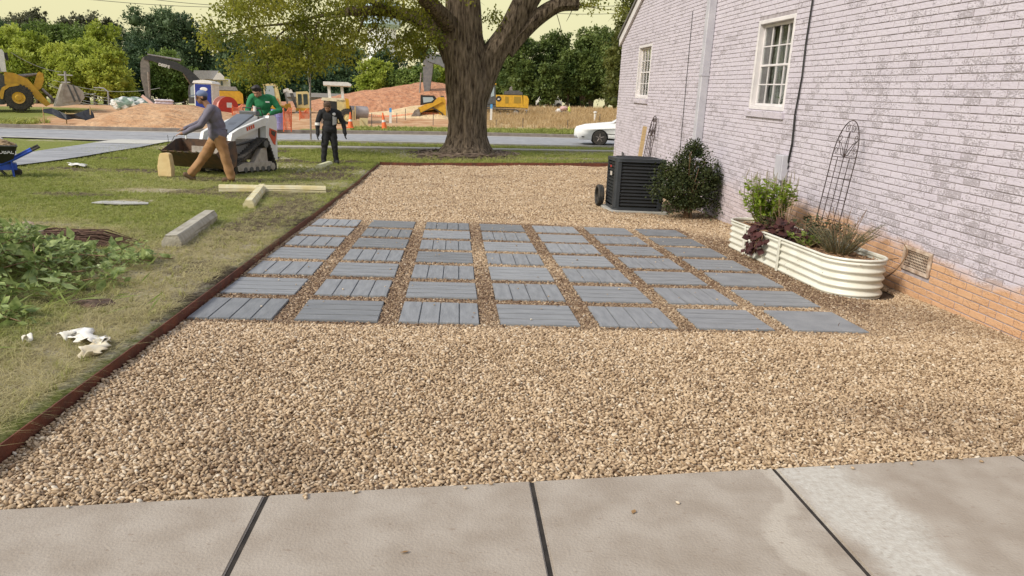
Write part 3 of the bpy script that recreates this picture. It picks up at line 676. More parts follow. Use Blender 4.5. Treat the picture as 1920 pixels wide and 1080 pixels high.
# chandelier and sill plants seen through window 1
m_bulb=emis('lit_bulb',(1,.75,.4),9)
ch=empty('chandelier',HM@Vector((.62,5.35,2.55)),0,'small lit chandelier with candle bulbs seen through the nearer window','chandelier')
cb=MB(); cb.tube([(0,0,.45),(0,0,-.05)],.012); bl=MB()
for k in range(6):
    q=k*PI/3; x,y=.17*math.cos(q),.17*math.sin(q); cb.tube([(0,0,-.03),(x*.6,y*.6,-.09),(x,y,-.02),(x,y,.04)],.008,6); bl.sphere((x,y,.075),(.016,.016,.035),8,6)
cb.build('arms',mk('brass',(.5,.35,.12),None,rough=.3,metal=1),ch); bl.build('bulbs',m_bulb,ch)
lp=empty('table_lamp',HM@Vector((.75,12.95,2.35)),0,'warm glowing lamp shade visible inside the farther window','lamp')
MB().lathe((0,0,0),[(.16,0),(.22,-.0),(.14,.32),(.13,.32)]).build('lamp_shade',emis('warm_shade',(1,.68,.15),2.6),lp); MB().tube([(0,0,-.6),(0,0,0)],.02).build('stem',M_['black'],lp)
m_lf=leafmat('small_leaf',(.03,.07,.02),(.07,.12,.03),20)
for y in (5.05,5.3):
    rg=np.random.default_rng(int(y*100)); mb=MB()
    for k in range(60):
        p=Vector(rg.normal(0,.045,3)); d=Vector(rg.normal(0,1,3)).normalized()*.03; e=d.orthogonal().normalized()*.012; mb.add([p-d,p+e,p+d,p-e],[(0,1,2,3)])
    o=mb.build('potted_plant',m_lf); o.location=HM@Vector((.2,y,1.72)); tag(o,('right' if y<5.2 else 'left')+' one of the two small dark plants on the inner sill of the nearer window','plant')
MB().box((.17,5.53,1.635),(.16,1.2,.02)).build('inner_sill',m_trim,house)
# rake trim and roof
m_roof=mk('grey_shingle',(.12,.115,.11),(.18,.17,.16),20,.9,bump=.5)
rk=MB(); rf=MB()
def rake(a,b,x0,x1,z0,z1,M=rk): M.prism([(a,gable(a)+z0),(b,gable(b)+z0),(b,gable(b)+z1),(a,gable(a)+z1)],x0,x1,'x')
rake(6,15.93,-.06,-.005,-.2,.02); rake(-4.3,6,-.10,-.005,-.22,.02)
rk.build('rake_board',m_trim,house); rake(6,16.0,-.10,8,.022,.09,rf); rake(-4.3,6,-.16,8,.022,.1,rf); rf.build('roof',m_roof,house)
sf=MB().box((4,15.99,3.05),(8.0,.1,.16)); sf.build('eave',m_trim,house)
# chase / downspout
m_ds=mk('grey_downspout',(.42,.41,.46),(.5,.49,.53),4,.5,bump=.1)
def hl(Y,z): return (Y-HO.y)*ca+z*sa, -(Y-HO.y)*sa+z*ca
y0,_=hl(13.4,2)
ds=MB().box((-.072,y0+.08,2.3),(.14,.16,5.4),bev=.01); ds.build('downspout',m_ds,house)
cl=MB(); 
for z in (.6,2.1,3.6): cl.box((-.075,y0+.08,z),(.152,.174,.03))
cl.build('downspout_strap',m_ds,house)
# cables and box
m_cab=mk('black_cable',(.015,.014,.016),None,rough=.5)
cb=MB(); pts=[(9.60,3.7),(9.62,3.13),(9.66,2.6),(9.65,2.2),(9.72,1.7),(9.70,1.34),(9.76,1.05),(9.84,.84),(9.86,.6),(9.98,.35),(9.95,.05)]
cb.tube([(-.022,hl(*p)[0],hl(*p)[1]) for p in pts],.011,6); cb.tube([(-.02,hl(*p)[0]-.03,hl(*p)[1]) for p in pts[4:]],.005,6)
o=cb.build('cable',m_cab); o.matrix_world=HM; tag(o,'black cable running down the brick wall beside the grey utility box','cable')
cb=MB(); cb.tube([(-.012,hl(14.71-.0*i,3.67-i*.6)[0],hl(14.71,3.67-i*.6)[1]) for i in range(6)],.006,5)
o=cb.build('cable',m_cab); o.matrix_world=HM; tag(o,'thin cable down the wall left of the downspout','cable')
bx=empty('utility_box',HM@Vector((0,hl(9.86,0)[0],0)),0,'pale grey utility box on the brick wall above the planter','box')
lz=hl(9.86,1.02)[1]; MB().box((-.055,0,lz),(.1,.22,.34),bev=.008).build('case',m_ds,bx); MB().box((-.11,0,lz),(.008,.19,.31),bev=.002).build('lid',m_ds,bx); MB().tube([(-.05,0,lz-.17),(-.05,.02,lz-.9)],.014).build('conduit',m_ds,bx)
pp=MB().tube([(0,0,-.3),(0,0,.12),(-.03,0,.14)],.03,10); o=pp.build('standpipe',M_['dgrey']); o.location=(4.40,19.6,.62); tag(o,'short dark pipe stub on the wall behind the air conditioner','pipe')
# crawlspace vent
vt=empty('crawlspace_vent',HM@Vector((0,1.425,.2825)),0,'rusty white metal vent grille low in the orange bricks','vent'); vt.rotation_euler=(HA,0,0)
m_vf=mk('old_vent_frame',(.55,.45,.36),(.3,.2,.14),14,.7,bump=.2); f=MB()
for (y,z,dy,dz) in ((-.205,0,.035,.235),(.205,0,.035,.235),(0,.1,.375,.035),(0,-.1,.375,.035)): f.box((-.006,y,z),(.02,dy,dz),bev=.003)
f.build('frame',m_vf,vt)
for k in range(6): MB().box((.004,0,-.068+.0272*k),(.01,.372,.007)).build('slat',m_vf,vt)
g=MB()
for k in range(15): g.box((.008,-.175+.025*k,0),(.006,.006,.164))
g.build('grille_bars',m_vf,vt); MB().box((.03,0,0),(.01,.44,.225)).build('backing',M_['black'],vt)
# ------------------------------------------------------------------ foliage tools
def unit(a): return a/np.maximum(np.linalg.norm(a,axis=1,keepdims=True),1e-9)
def leaf_quads(P,D,Nn,L,Wd,tw=.25):
    """P base points, D direction, Nn rough normal, L length (n,), Wd width (n,) -> V,F (diamond leaves)"""
    D=unit(D); Sd=unit(np.cross(D,Nn)); Up=np.cross(Sd,D); L=L[:,None]; Wd=Wd[:,None]
    a=P; b=P+D*L*.45+Sd*Wd*.5-Up*Wd*tw*.3; c=P+D*L-Up*L*.12; d=P+D*L*.45-Sd*Wd*.5-Up*Wd*tw*.3
    V=np.stack([a,b,c,d],1).reshape(-1,3); n=len(P); Fq=np.arange(4*n).reshape(n,4); return V,Fq
def blob_points(lobes,n,rg,shell=(.72,1.03),clump=.16,per=14,top=.15):
    """points clumped on the outer shell of ellipsoid lobes (x,y,z,rx,ry,rz)"""
    L=np.array(lobes,float); area=(L[:,3]*L[:,4]*L[:,5])**(2/3); k=rg.choice(len(L),size=max(1,n//per),p=area/area.sum())
    d=unit(rg.normal(0,1,(len(k),3))); d[:,2]=np.where(d[:,2]<-.55,-d[:,2],d[:,2]); r=rg.uniform(*shell,len(k))[:,None]
    Cc=L[k,:3]+d*L[k,3:6]*r; rr=(L[k,3:6].mean(1)*clump)[:,None]
    i=np.repeat(np.arange(len(k)),per); P=Cc[i]+rg.normal(0,1,(len(i),3))*rr[i]*rg.uniform(.6,1.2,(len(k),1))[i]
    out=unit(P-L[k[i],:3]+1e-6); return P,out
def crown(name,lobes,n,size,m,parent,seed=0,clump=.16,per=14,shell=(.72,1.03),core=.8,droop=.2,loc=None):
    rg=np.random.default_rng(seed); P,out=blob_points(lobes,n,rg,shell,clump,per)
    D=unit(out+rg.normal(0,.8,P.shape)-np.array([0,0,droop])); Nn=unit(out*.8+rg.normal(0,.6,P.shape)+np.array([0,0,.5]))
    s=size*rg.uniform(.6,1.3,len(P)); V,Fq=leaf_quads(P,D,Nn,s,s*.6)
    if core:
        b=bmesh.new(); vs=[];fs=[];o=len(V)
        for (x,y,z,rx,ry,rz) in lobes:
            bb=bmesh.new(); bmesh.ops.create_icosphere(bb,subdivisions=2,radius=1)
            ph=rg.uniform(0,6,3); idx={}
            for v in bb.verts:
                c=v.co; q=core*(1+.18*math.sin(5*c.x+ph[0])*math.sin(5*c.y+ph[1])+.12*math.sin(7*c.z+ph[2])); idx[v.index]=o+len(vs); vs.append((x+c.x*rx*q,y+c.y*ry*q,z+c.z*rz*q))
            bb.verts.index_update()
            for f in bb.faces: a,b_,c_=[idx[v.index] for v in f.verts]; fs.append((a,b_,c_,c_))
            bb.free()
        V=np.concatenate([V,np.array(vs)]); 
        tri=np.array(fs)[:,:3]
        o1=npmesh(name,V[:o],Fq,m,parent)
        o2=npmesh('inner_'+name,np.array(vs),tri-o,m,parent,smooth=False)
        return o1
    return npmesh(name,V,Fq,m,parent)
def limb(mb,pts,r0,r1,n=8,jit=0,rg=random):
    pts=[Vector(p) for p in pts]; k=len(pts)
    # resample with Catmull-Rom
    out=[];rad=[];N=max(6,4*k)
    for i in range(N+1):
        t=i/N*(k-1); j=min(int(t),k-2); u=t-j
        p0,p1,p2,p3=pts[max(j-1,0)],pts[j],pts[j+1],pts[min(j+2,k-1)]
        q=.5*((2*p1)+(p2-p0)*u+(2*p0-5*p1+4*p2-p3)*u*u+(3*p1-p0-3*p2+p3)*u**3)
        if jit: q=q+Vector((rg.uniform(-jit,jit),rg.uniform(-jit,jit),rg.uniform(-jit,jit)))
        out.append(q); rad.append(r0+(r1-r0)*(i/N)**.8)
    mb.tube(out,rad,n); return out
# ------------------------------------------------------------------ the big oak
m_bark=bpy.data.materials.new('oak_bark'); m_bark.use_nodes=True
def _bark():
    n=m_bark.node_tree; b=n.nodes['Principled BSDF']; b.inputs['Roughness'].default_value=.95; b.inputs['Specular IOR Level'].default_value=.15
    g=n.nodes.new('ShaderNodeNewGeometry').outputs['Position']; mp=n.nodes.new('ShaderNodeMapping'); mp.inputs['Scale'].default_value=(1,1,.16); n.links.new(g,mp.inputs[0])
    t=n.nodes.new('ShaderNodeTexNoise'); t.inputs['Scale'].default_value=13; t.inputs['Detail'].default_value=7; t.inputs['Roughness'].default_value=.65; n.links.new(mp.outputs[0],t.inputs['Vector'])
    r=n.nodes.new('ShaderNodeValToRGB'); r.color_ramp.elements[0].position=.36; r.color_ramp.elements[0].color=(.03,.02,.014,1); r.color_ramp.elements[1].position=.62; r.color_ramp.elements[1].color=(.26,.2,.145,1)
    n.links.new(t.outputs[0],r.inputs[0]); n.links.new(r.outputs[0],b.inputs['Base Color'])
    bp=n.nodes.new('ShaderNodeBump'); bp.inputs['Strength'].default_value=1; bp.inputs['Distance'].default_value=.12; n.links.new(t.outputs[0],bp.inputs['Height']); n.links.new(bp.outputs[0],b.inputs['Normal'])
_bark()
TY=26.0; tb=gnd(872,TY); tb.z-=.02
oak=empty('oak_tree',tb,0,'big old oak with a thick furrowed trunk standing on the lawn beyond the gravel','tree')
T=lambda px,py,dy=0: at(px,py,TY+dy)-tb
def trunk_mesh():
    # outline traced at the tree's own distance: y, left, right pixels
    prof=[(292,812,932),(284,822,925),(272,832,917),(255,838,912),(230,841,911),(200,838,912),(170,835,914),(140,834,916),(110,833,914),(85,832,908),(60,832,904),(30,834,902),(0,836,900),(-60,838,896),(-140,842,890)]
    mb=MB(); n=72; rows=[]
    for (py,l,r) in prof:
        a=T(l,py);b=T(r,py); rows.append((((a+b)/2),(b-a).length/2))
    N=110; vs=[];fs=[]
    z0,z1=-.12,rows[-1][0].z
    zs=[q[0].z for q in rows]; xs_=[q[0].x for q in rows]; rs_=[q[1] for q in rows]
    for i in range(N):
        z=z0+(z1-z0)*(i/(N-1)); cx=np.interp(z,zs,xs_); R=np.interp(z,zs,rs_)
        if z<.75: R+=.0
        for j in range(n):
            q=2*PI*j/n
            fl=math.exp(-max(z,0)/.45)*(.07*math.sin(5*q+.7)+.05*math.sin(9*q+2)-.02)
            fur=.022*math.sin(23*q+1.8*math.sin(z*.9)+.7*math.sin(z*3.1))+.016*math.sin(37*q+2*math.sin(z*1.3+1))+.012*math.sin(51*q-z)+.02*math.sin(3*q+z*.6)+.012*math.sin(z*9+q*4)*math.sin(17*q)
            rr_=R*(1+fl+fur); vs.append((cx+rr_*math.cos(q),rr_*.95*math.sin(q),z))
    for i in range(N-1):
        for j in range(n): jj=(j+1)%n; fs.append((i*n+j,i*n+jj,i*n+n+jj,i*n+n+j))
    mb.add(vs,fs); return mb
trunk_mesh().build('trunk',m_bark,oak,smooth=True)
def flimb(name,pts,r0,r1,n=20):
    """a furrowed limb"""
    mb=MB(); rg=random.Random(hash(name)%97); pts=[Vector(p) for p in pts]; limb(mb,pts,r0,r1,n)
    o=mb.v; k=len(o)//n
    for i in range(k):
        c=sum((Vector(o[i*n+j]) for j in range(n)),Vector())/n
        for j in range(n):
            v=Vector(o[i*n+j]); mb.v[i*n+j]=tuple(c+(v-c)*(1+.07*math.sin(7*2*PI*j/n+i*.3)+.05*math.sin(11*j+.2*i)))
    return mb.build(name,m_bark,oak,smooth=True)
px1=F/TY
flimb('limb',[T(878,250),T(886,205),T(902,160),T(922,110),T(955,60),T(985,5),T(1020,-60),T(1045,-160)],24/px1,20/px1)
flimb('limb',[T(948,95),T(975,65),T(1005,35),T(1040,12),T(1065,8),T(1085,8)],17/px1,10/px1)
flimb('limb',[T(858,95),T(838,70),T(818,48),T(806,20),T(800,-20),T(790,-90)],20/px1,8/px1)
flimb('limb',[T(850,110),T(828,68),T(800,44),T(770,30),T(735,22),T(690,20,-1.5),T(650,22,-2)],20/px1,6/px1)
flimb('limb',[T(842,45,-.4),T(800,0,-2),T(740,-60,-4),T(660,-110,-5)],16/px1,6/px1)
flimb('limb',[T(868,-100),T(890,-220),T(930,-380)],30/px1,10/px1); flimb('limb',[T(860,-90),T(820,-220),T(760,-360)],26/px1,9/px1)
flimb('limb',[T(1035,-110),T(1090,-150),T(1150,-160)],14/px1,5/px1)
br=MB(); tips=[]; rg=random.Random(5)
def branch(pts,r0,r1,dy=0): tips.extend(limb(br,[T(x,y,dy+d) for x,y,d in pts],r0/px1,r1/px1,6))
branch([(700,20,0),(650,22,-.5),(600,30,-1),(555,42,-1.2),(500,48,-1),(462,52,-1)],5,1.2)
branch([(770,32,0),(700,24,.5),(650,28,1),(610,38,1),(560,62,1),(520,80,1)],4,1)
branch([(690,20,-1),(676,48,-1.2),(668,70,-1),(655,82,-1),(640,90,-1)],2.5,.8)
branch([(735,22,0),(715,30,-1),(705,50,-1.4),(690,62,-1.5)],2.4,.7)
branch([(735,22,-1),(690,0,-2),(630,-20,-3),(560,-25,-3.5),(480,-20,-4),(420,-5,-4)],6,1.2)
branch([(600,30,-1),(590,60,-1.6),(585,95,-2),(583,120,-2)],1.8,.6)
branch([(555,42,-1),(520,70,-1.6),(505,110,-2),(500,140,-2)],1.8,.6)
branch([(650,22,0),(640,60,0),(620,85,-.5),(612,110,-.6)],1.8,.5)
branch([(480,50,-1),(440,62,-1.5),(410,66,-2),(395,70,-2)],1.4,.5)
branch([(810,60,0),(800,90,-.6),(790,105,-.8)],1.8,.6)
branch([(1085,8,0),(1110,14,0),(1160,20,0)],1.2,.4); branch([(1075,12,0),(1070,25,0),(1062,40,0)],1,.4); branch([(1040,14,0),(1048,40,0),(1052,60,0),(1045,75,.3)],.8,.4); branch([(1010,35,0),(1000,55,0),(985,70,0)],.8,.4)
branch([(950,60,-.3),(935,45,-.6),(925,38,-.6)],.9,.4); branch([(965,30,-.3),(968,60,-.5),(966,90,-.6)],.8,.3)
br.build('branches',m_bark,oak,smooth=True)
m_oakleaf=leafmat('oak_leaf',(.11,.14,.014),(.42,.40,.06),.8,.6)
rgn=np.random.default_rng(3)
# leaf sprays: (px,py,depth offset,rx,ry in px,count)
SP=[(430,40,-2,48,34,13),(400,68,-2,26,20,7),(470,55,-1.5,38,38,14),(520,35,-1.2,45,40,18),(560,80,-1.8,38,45,22),(500,105,-2,28,50,24),(530,115,-2,25,35,18),(585,55,-1.5,40,38,18),(600,95,-1.8,26,36,16),(620,75,-1,30,36,12),
(640,40,-.8,40,36,18),(670,75,-1,26,28,14),(690,20,-1,34,24,16),(720,80,-.3,10,16,4),(740,10,-1,50,26,18),(765,80,-.6,24,30,15),(795,70,-.6,24,28,14),(822,85,-.4,10,22,5),(775,60,-.8,22,24,12),(800,20,-1,38,26,18),(600,-10,-3,90,34,34),(720,-30,-3,90,34,30),(480,-5,-3,60,30,20),
(455,130,-2,22,20,9),(480,150,-2,14,16,6),(700,70,-.8,10,18,4),(925,36,-.6,16,9,4),(1162,22,0,12,10,3),(1120,5,0,30,9,5),(650,105,-1.4,12,18,4),(575,125,-2,18,16,6),
(840,-40,-2,80,40,20),(950,-90,-3,120,50,24),(1060,-110,-1,90,50,20),(880,-260,0,330,120,120),(700,-200,-1,240,90,90),(1020,-260,0,240,110,80),(450,-110,-2,120,60,34)]
PP=[];DD=[]
tw=MB()
for (px,py,d,rx,ry,c) in SP:
    for k in range(int(c*(1.2 if py>60 or py<-60 else 1.25))):
        q=rgn.uniform(0,6.28); r=math.sqrt(rgn.uniform(0,1)); cx,cy=px+rx*r*math.cos(q),py+ry*r*math.sin(q)
        o=np.array(T(cx,cy,d+rgn.normal(0,.7)))
        if py>-60: tw.tube([Vector(o)+Vector((rgn.normal(0,.12),rgn.normal(0,.1),.22)),Vector(o),Vector(o)+Vector((rgn.normal(0,.2),rgn.normal(0,.2),-.22))],[.008,.006,.003],3)
        n=int(rgn.uniform(30,60)); big=1 if py>-60 else 1.5
        p=o+rgn.normal(0,1,(n,3))*np.array([.17,.17,.14])*big; PP.append(p); DD.append(np.c_[rgn.normal(0,.7,n),rgn.normal(0,.7,n),rgn.normal(-.55,.5,n)])
P=np.concatenate(PP);D=np.concatenate(DD); s=.105*rgn.uniform(.7,1.3,len(P))*np.where(P[:,2]>6,1.5,1)
V,Fq=leaf_quads(P,D,unit(rgn.normal(0,1,P.shape)+np.array([0,0,.8])),s,s*.55); npmesh('crown',V,Fq,m_oakleaf,oak); tw.build('twigs',m_bark,oak); print('oak leaves',len(P))
# surface roots and leaf litter ring round the trunk
rt=MB(); rg=random.Random(9)
for k in range(150):
    q=rg.uniform(0,2*PI); r=rg.uniform(.95,1.65)+.1; x,y=r*math.cos(q)*1.1,r*math.sin(q)
    a=q+PI/2+rg.uniform(-.5,.5); L=rg.uniform(.15,.5); z=Gz(tb.x+x,tb.y+y)-tb.z+.045*.0+rg.uniform(.01,.1)*(1.9-r)
    rt.tube([(x-L*math.cos(a),y-L*math.sin(a),z),(x,y,z+.03),(x+L*math.cos(a),y+L*math.sin(a),z-.01)],[.02,.028,.012],5)
rt.build('surface_roots',mk('root_bark',(.2,.15,.11),(.09,.06,.045),6,.95),oak)
# ------------------------------------------------------------------ lawn grass
def grass_mat(name,cg,cs,rough=.7):
    m=bpy.data.materials.new(name); m.use_nodes=True; n=m.node_tree; b=n.nodes['Principled BSDF']; b.inputs['Roughness'].default_value=rough; b.inputs['Specular IOR Level'].default_value=.2
    r=n.nodes.new('ShaderNodeMix'); r.data_type='RGBA'; a=inst_attr(n); n.links.new(a.outputs['Fac'],r.inputs[0]); r.inputs[6].default_value=(*cg[0],1); r.inputs[7].default_value=(*cg[1],1)
    z=inst_attr(n,'zone'); mx=n.nodes.new('ShaderNodeMix'); mx.data_type='RGBA'; n.links.new(z.outputs['Fac'],mx.inputs[0]); n.links.new(r.outputs[2],mx.inputs[6]); mx.inputs[7].default_value=(*cs,1)
    n.links.new(mx.outputs[2],b.inputs['Base Color']); tr=n.nodes.new('ShaderNodeBsdfTranslucent'); n.links.new(mx.outputs[2],tr.inputs[0]); ms=n.nodes.new('ShaderNodeMixShader'); ms.inputs[0].default_value=.35
    n.links.new(b.outputs[0],ms.inputs[1]); n.links.new(tr.outputs[0],ms.inputs[2]); n.links.new(ms.outputs[0],n.nodes['Material Output'].inputs[0]); return m
m_gr=grass_mat('grass_blade',((.17,.22,.035),(.41,.44,.11)),(.48,.42,.22))
def tuft(seed,n,h,w,lean,flat=0):
    rg=random.Random(seed); mb=MB()
    for k in range(n):
        q=rg.uniform(0,2*PI); r=rg.uniform(0,.5)*h*.9; x,y=r*math.cos(q),r*math.sin(q); a=rg.uniform(0,2*PI); L=h*rg.uniform(.5,1.15); ln=lean*rg.uniform(.3,1.3)
        dx,dy=math.cos(a),math.sin(a); sx_,sy_=-dy*w/2,dx*w/2
        z1=L*.55*(1-flat*.8); z2=L*(1-.35*ln)*(1-flat*.93)
        mb.add([(x-sx_,y-sy_,0),(x+sx_,y+sy_,0),(x+sx_*.8+dx*L*ln*.4,y+sy_*.8+dy*L*ln*.4,z1),(x-sx_*.8+dx*L*ln*.4,y-sy_*.8+dy*L*ln*.4,z1),(x+dx*L*ln,y+dy*L*ln,z2)],[(0,1,2,3),(3,2,4)])
    return mb.mesh('tuft',m_gr)
gcol=source_collection('grass_tufts',[tuft(i,12,1.0,.10,.7) for i in range(5)])
scol=source_collection('straw_tufts',[tuft(20+i,14,1.35,.035,1.6,.75) for i in range(5)])
def lawn_ok(x,y):
    e=Eg(np.minimum(y,30)); k=((x<e-.05-.06*(y<7))|(y>YB+.1))&(y<rnear(x)-.25)
    k&=~((y>rnear(x)-3.05)&(y<rnear(x)-2.25)&(x>-7.0))
    # keep the driveway free
    dvx=np.array([p.x for p in near]); dvy=np.array([p.y for p in near]); k&=~((x<dvx.max())&(y>np.interp(x,dvx,dvy)+.03)&(y<rnear(x)-.0)&(x>-18.5))
    return k
g1=[];g2=[]
for (x0,x1,y0,y1,dn,h) in [(-5.2,-1.8,1.2,5.5,2100,.055),(-8,-1.8,5.5,9,1200,.055),(-10,-1.8,9,14,480,.05),(-15,-1.9,14,21.8,230,.06),(-19,9,21.8,33,130,.075)]:
    n=int((x1-x0)*(y1-y0)*dn); x=RNG.uniform(x0,x1,n); y=RNG.uniform(y0,y1,n); k=lawn_ok(x,y); x,y=x[k],y[k]
    vv=np.abs(x/np.maximum(y,1)); k=(x/np.maximum(y+2.2,.1)>-.95); x,y=x[k],y[k]
    zz=zones(x,y); bare=np.clip(np.maximum(zz[2]*.85,zz[3])*1.15,0,1); nn=nz2(x,y,1.6,8)*.5+nz2(x,y,6,9)*.5
    u=RNG.uniform(0,1,len(x)); k=u>bare*.93; 
    dryness=np.clip(.36+.42*nn+zz[2]*.7+(y<9.5)*.2+RNG.normal(0,.18,len(x)),0,1)
    st=k&(RNG.uniform(0,1,len(x))<.25+.6*dryness)&(y<17)
    for sel,out,sc in ((k&~st,g1,1.),(st|((~k)&(RNG.uniform(0,1,len(x))<.25)&(y<17)),g2,1.35)):
        X,Y=x[sel],y[sel]; N=len(X); out.append((np.c_[X,Y,lawnz(X,Y)-.004],np.c_[RNG.normal(0,.15,N),RNG.normal(0,.15,N),RNG.uniform(0,6.28,N)],(h*sc*RNG.uniform(.6,1.25,N))[:,None]*np.ones((1,3)),np.clip(RNG.uniform(0,1,N)*.6+.4*(nn[sel]+.5),0,1),dryness[sel]*(1 if out is g2 else .55)))
for nm,gg,col,lb in (('lawn_grass',g1,gcol,'short green lawn grass to the left of the patio and round the oak'),('dry_grass',g2,scol,'cut straw coloured grass strands lying over the near lawn')):
    A=[np.concatenate([q[i] for q in gg]) for i in range(5)]; print(nm,len(A[0])); scatter(nm,A[0],A[1],A[2],A[3],col,lb,'grass',extra=A[4])
# taller verge beyond the street and roadside tufts
vx=[];
for (x0,x1,a0,a1,dn,h) in ((-5.2,26,7.7,10.4,70,.28),(-40,-20.5,7.9,14,18,.32),(-7,26,-2.2,-.3,80,.1)):
    n=int((x1-x0)*(a1-a0)*dn); x=RNG.uniform(x0,x1,n); y=rnear(x)+RNG.uniform(a0,a1,n); vx.append((x,y,np.full(n,h)))
x=np.concatenate([v[0] for v in vx]); y=np.concatenate([v[1] for v in vx]); h=np.concatenate([v[2] for v in vx]); N=len(x)
scatter('verge_grass',np.c_[x,y,G(x,y)],np.c_[np.zeros((N,2)),RNG.uniform(0,6,N)],(h*RNG.uniform(.5,1.2,N))[:,None]*np.array([[1.4,1.4,1]]),RNG.uniform(.3,1,N),gcol,'taller bright green grass on the verge along the far kerb','grass',extra=RNG.uniform(0,.25,N))
m_gr2=m_gr
m_fld=grass_mat('field_weed',((.36,.25,.12),(.55,.40,.22)),(.5,.36,.19))
_mg=m_gr; m_gr=m_fld; fcol=source_collection('field_tufts',[tuft(50+i,12,1.0,.035,.6) for i in range(4)]); m_gr=_mg
n=5200; x=RNG.uniform(1.5,30,n); y=RNG.uniform(42,74,n); k=y>rnear(x)+10.5; x,y=x[k],y[k]; N=len(x)
scatter('dry_field_grass',np.c_[x,y,G(x,y)-.05],np.c_[np.zeros((N,2)),RNG.uniform(0,6,N)],(.5*RNG.uniform(.4,1.2,N))[:,None]*np.array([[1.6,1.6,1]]),RNG.uniform(.3,1,N),fcol,'dry tan weeds covering the rough field beyond the road','grass',extra=RNG.uniform(.85,1,N))
# ------------------------------------------------------------------ planter
m_pl=mk('cream_planter_metal',(.60,.58,.50),(.70,.69,.62),3,.35,bump=.05)
def _scr():
    n=m_pl.node_tree; b=n.nodes['Principled BSDF']; src=[l for l in n.links if l.to_socket==b.inputs['Base Color']][0].from_socket
    g=n.nodes.new('ShaderNodeNewGeometry').outputs['Position']; mp=n.nodes.new('ShaderNodeMapping'); mp.inputs['Scale'].default_value=(1,1,3); n.links.new(g,mp.inputs[0])
    t=n.nodes.new('ShaderNodeTexNoise'); t.inputs['Scale'].default_value=7; t.inputs['Detail'].default_value=9; t.inputs['Roughness'].default_value=.8; n.links.new(mp.outputs[0],t.inputs['Vector'])
    r=n.nodes.new('ShaderNodeValToRGB'); r.color_ramp.elements[0].position=.63; r.color_ramp.elements[1].position=.655; n.links.new(t.outputs[0],r.inputs[0])
    m=n.nodes.new('ShaderNodeMix'); m.data_type='RGBA'; n.links.new(r.outputs[0],m.inputs[0]); n.links.new(src,m.inputs[6]); m.inputs[7].default_value=(.14,.1,.06,1); n.links.new(m.outputs[2],b.inputs['Base Color'])
_scr()
pc=Vector((3.90,8.08,-.03)); plant=empty('planter_bed',pc,0,'cream corrugated metal planter with rounded ends standing against the brick wall','planter')
def oval(r,hl_,n=16):
    pts=[]
    for k in range(n+1): q=PI*k/n; pts.append((r*math.cos(q),hl_+r*math.sin(q)))
    for k in range(n+1): q=PI+PI*k/n; pts.append((r*math.cos(q),-hl_+r*math.sin(q)))
    return pts
HP=.375; vs=[];fs=[]; rows=64; on=len(oval(1,1))
for i in range(rows+1):
    u=i/rows; z=u*HP; r=.300+.013*(0 if u<.04 or u>.97 else math.cos(u*5*2*PI+PI))
    vs+=[(x,y,z) for x,y in oval(r,1.2)]
for i in range(rows):
    for j in range(on): jj=(j+1)%on; fs.append((i*on+j,i*on+jj,i*on+on+jj,i*on+on+j))
o=MB().add(vs,fs).build('corrugated_side',m_pl,plant,smooth=False); o.data.polygons.foreach_set('use_smooth',[True]*len(o.data.polygons)); md=o.modifiers.new('s','SOLIDIFY'); md.thickness=.004; md.offset=-1
rim=MB(); ov=oval(.307,1.2); rim.tube([(x,y,HP) for x,y in ov]+[(ov[0][0],ov[0][1],HP)],.013,8,cap=False); rim.build('rim',m_pl,plant,smooth=True)
seam=MB(); seam.box((-.318,-.25,HP/2),(.01,.05,HP-.02),bev=.003); seam.box((-.318,.75,HP/2),(.01,.05,HP-.02),bev=.003); seam.build('seam_strip',m_pl,plant)
vs=[(x,y,HP-.05) for x,y in oval(.29,1.2)]; so_=MB().add(vs,[tuple(range(len(vs)))]).build('soil',mk('mulch',(.12,.06,.03),(.3,.18,.1),50,.95,bump=.9,bs=60),plant)
mu=MB(); rg=random.Random(2)
for k in range(700):
    x,y=rg.uniform(-.27,.27),rg.uniform(-1.5,1.5)
    if abs(y)>1.25 and math.hypot(x,abs(y)-1.25)>.26: continue
    mu.box((x,y,HP-.045+rg.uniform(0,.015)),(rg.uniform(.02,.06),.008,.004),rot=(rg.uniform(-.3,.3),rg.uniform(-.3,.3),rg.uniform(0,3)))
tag(mu.build('mulch_chips',mk('mulch_chip',(.28,.15,.08),(.42,.27,.15),40,.9),plant),kind='stuff')
def W3(x,y,z=HP-.04): return Vector((pc.x+x*.85,pc.y+y,pc.z+z))
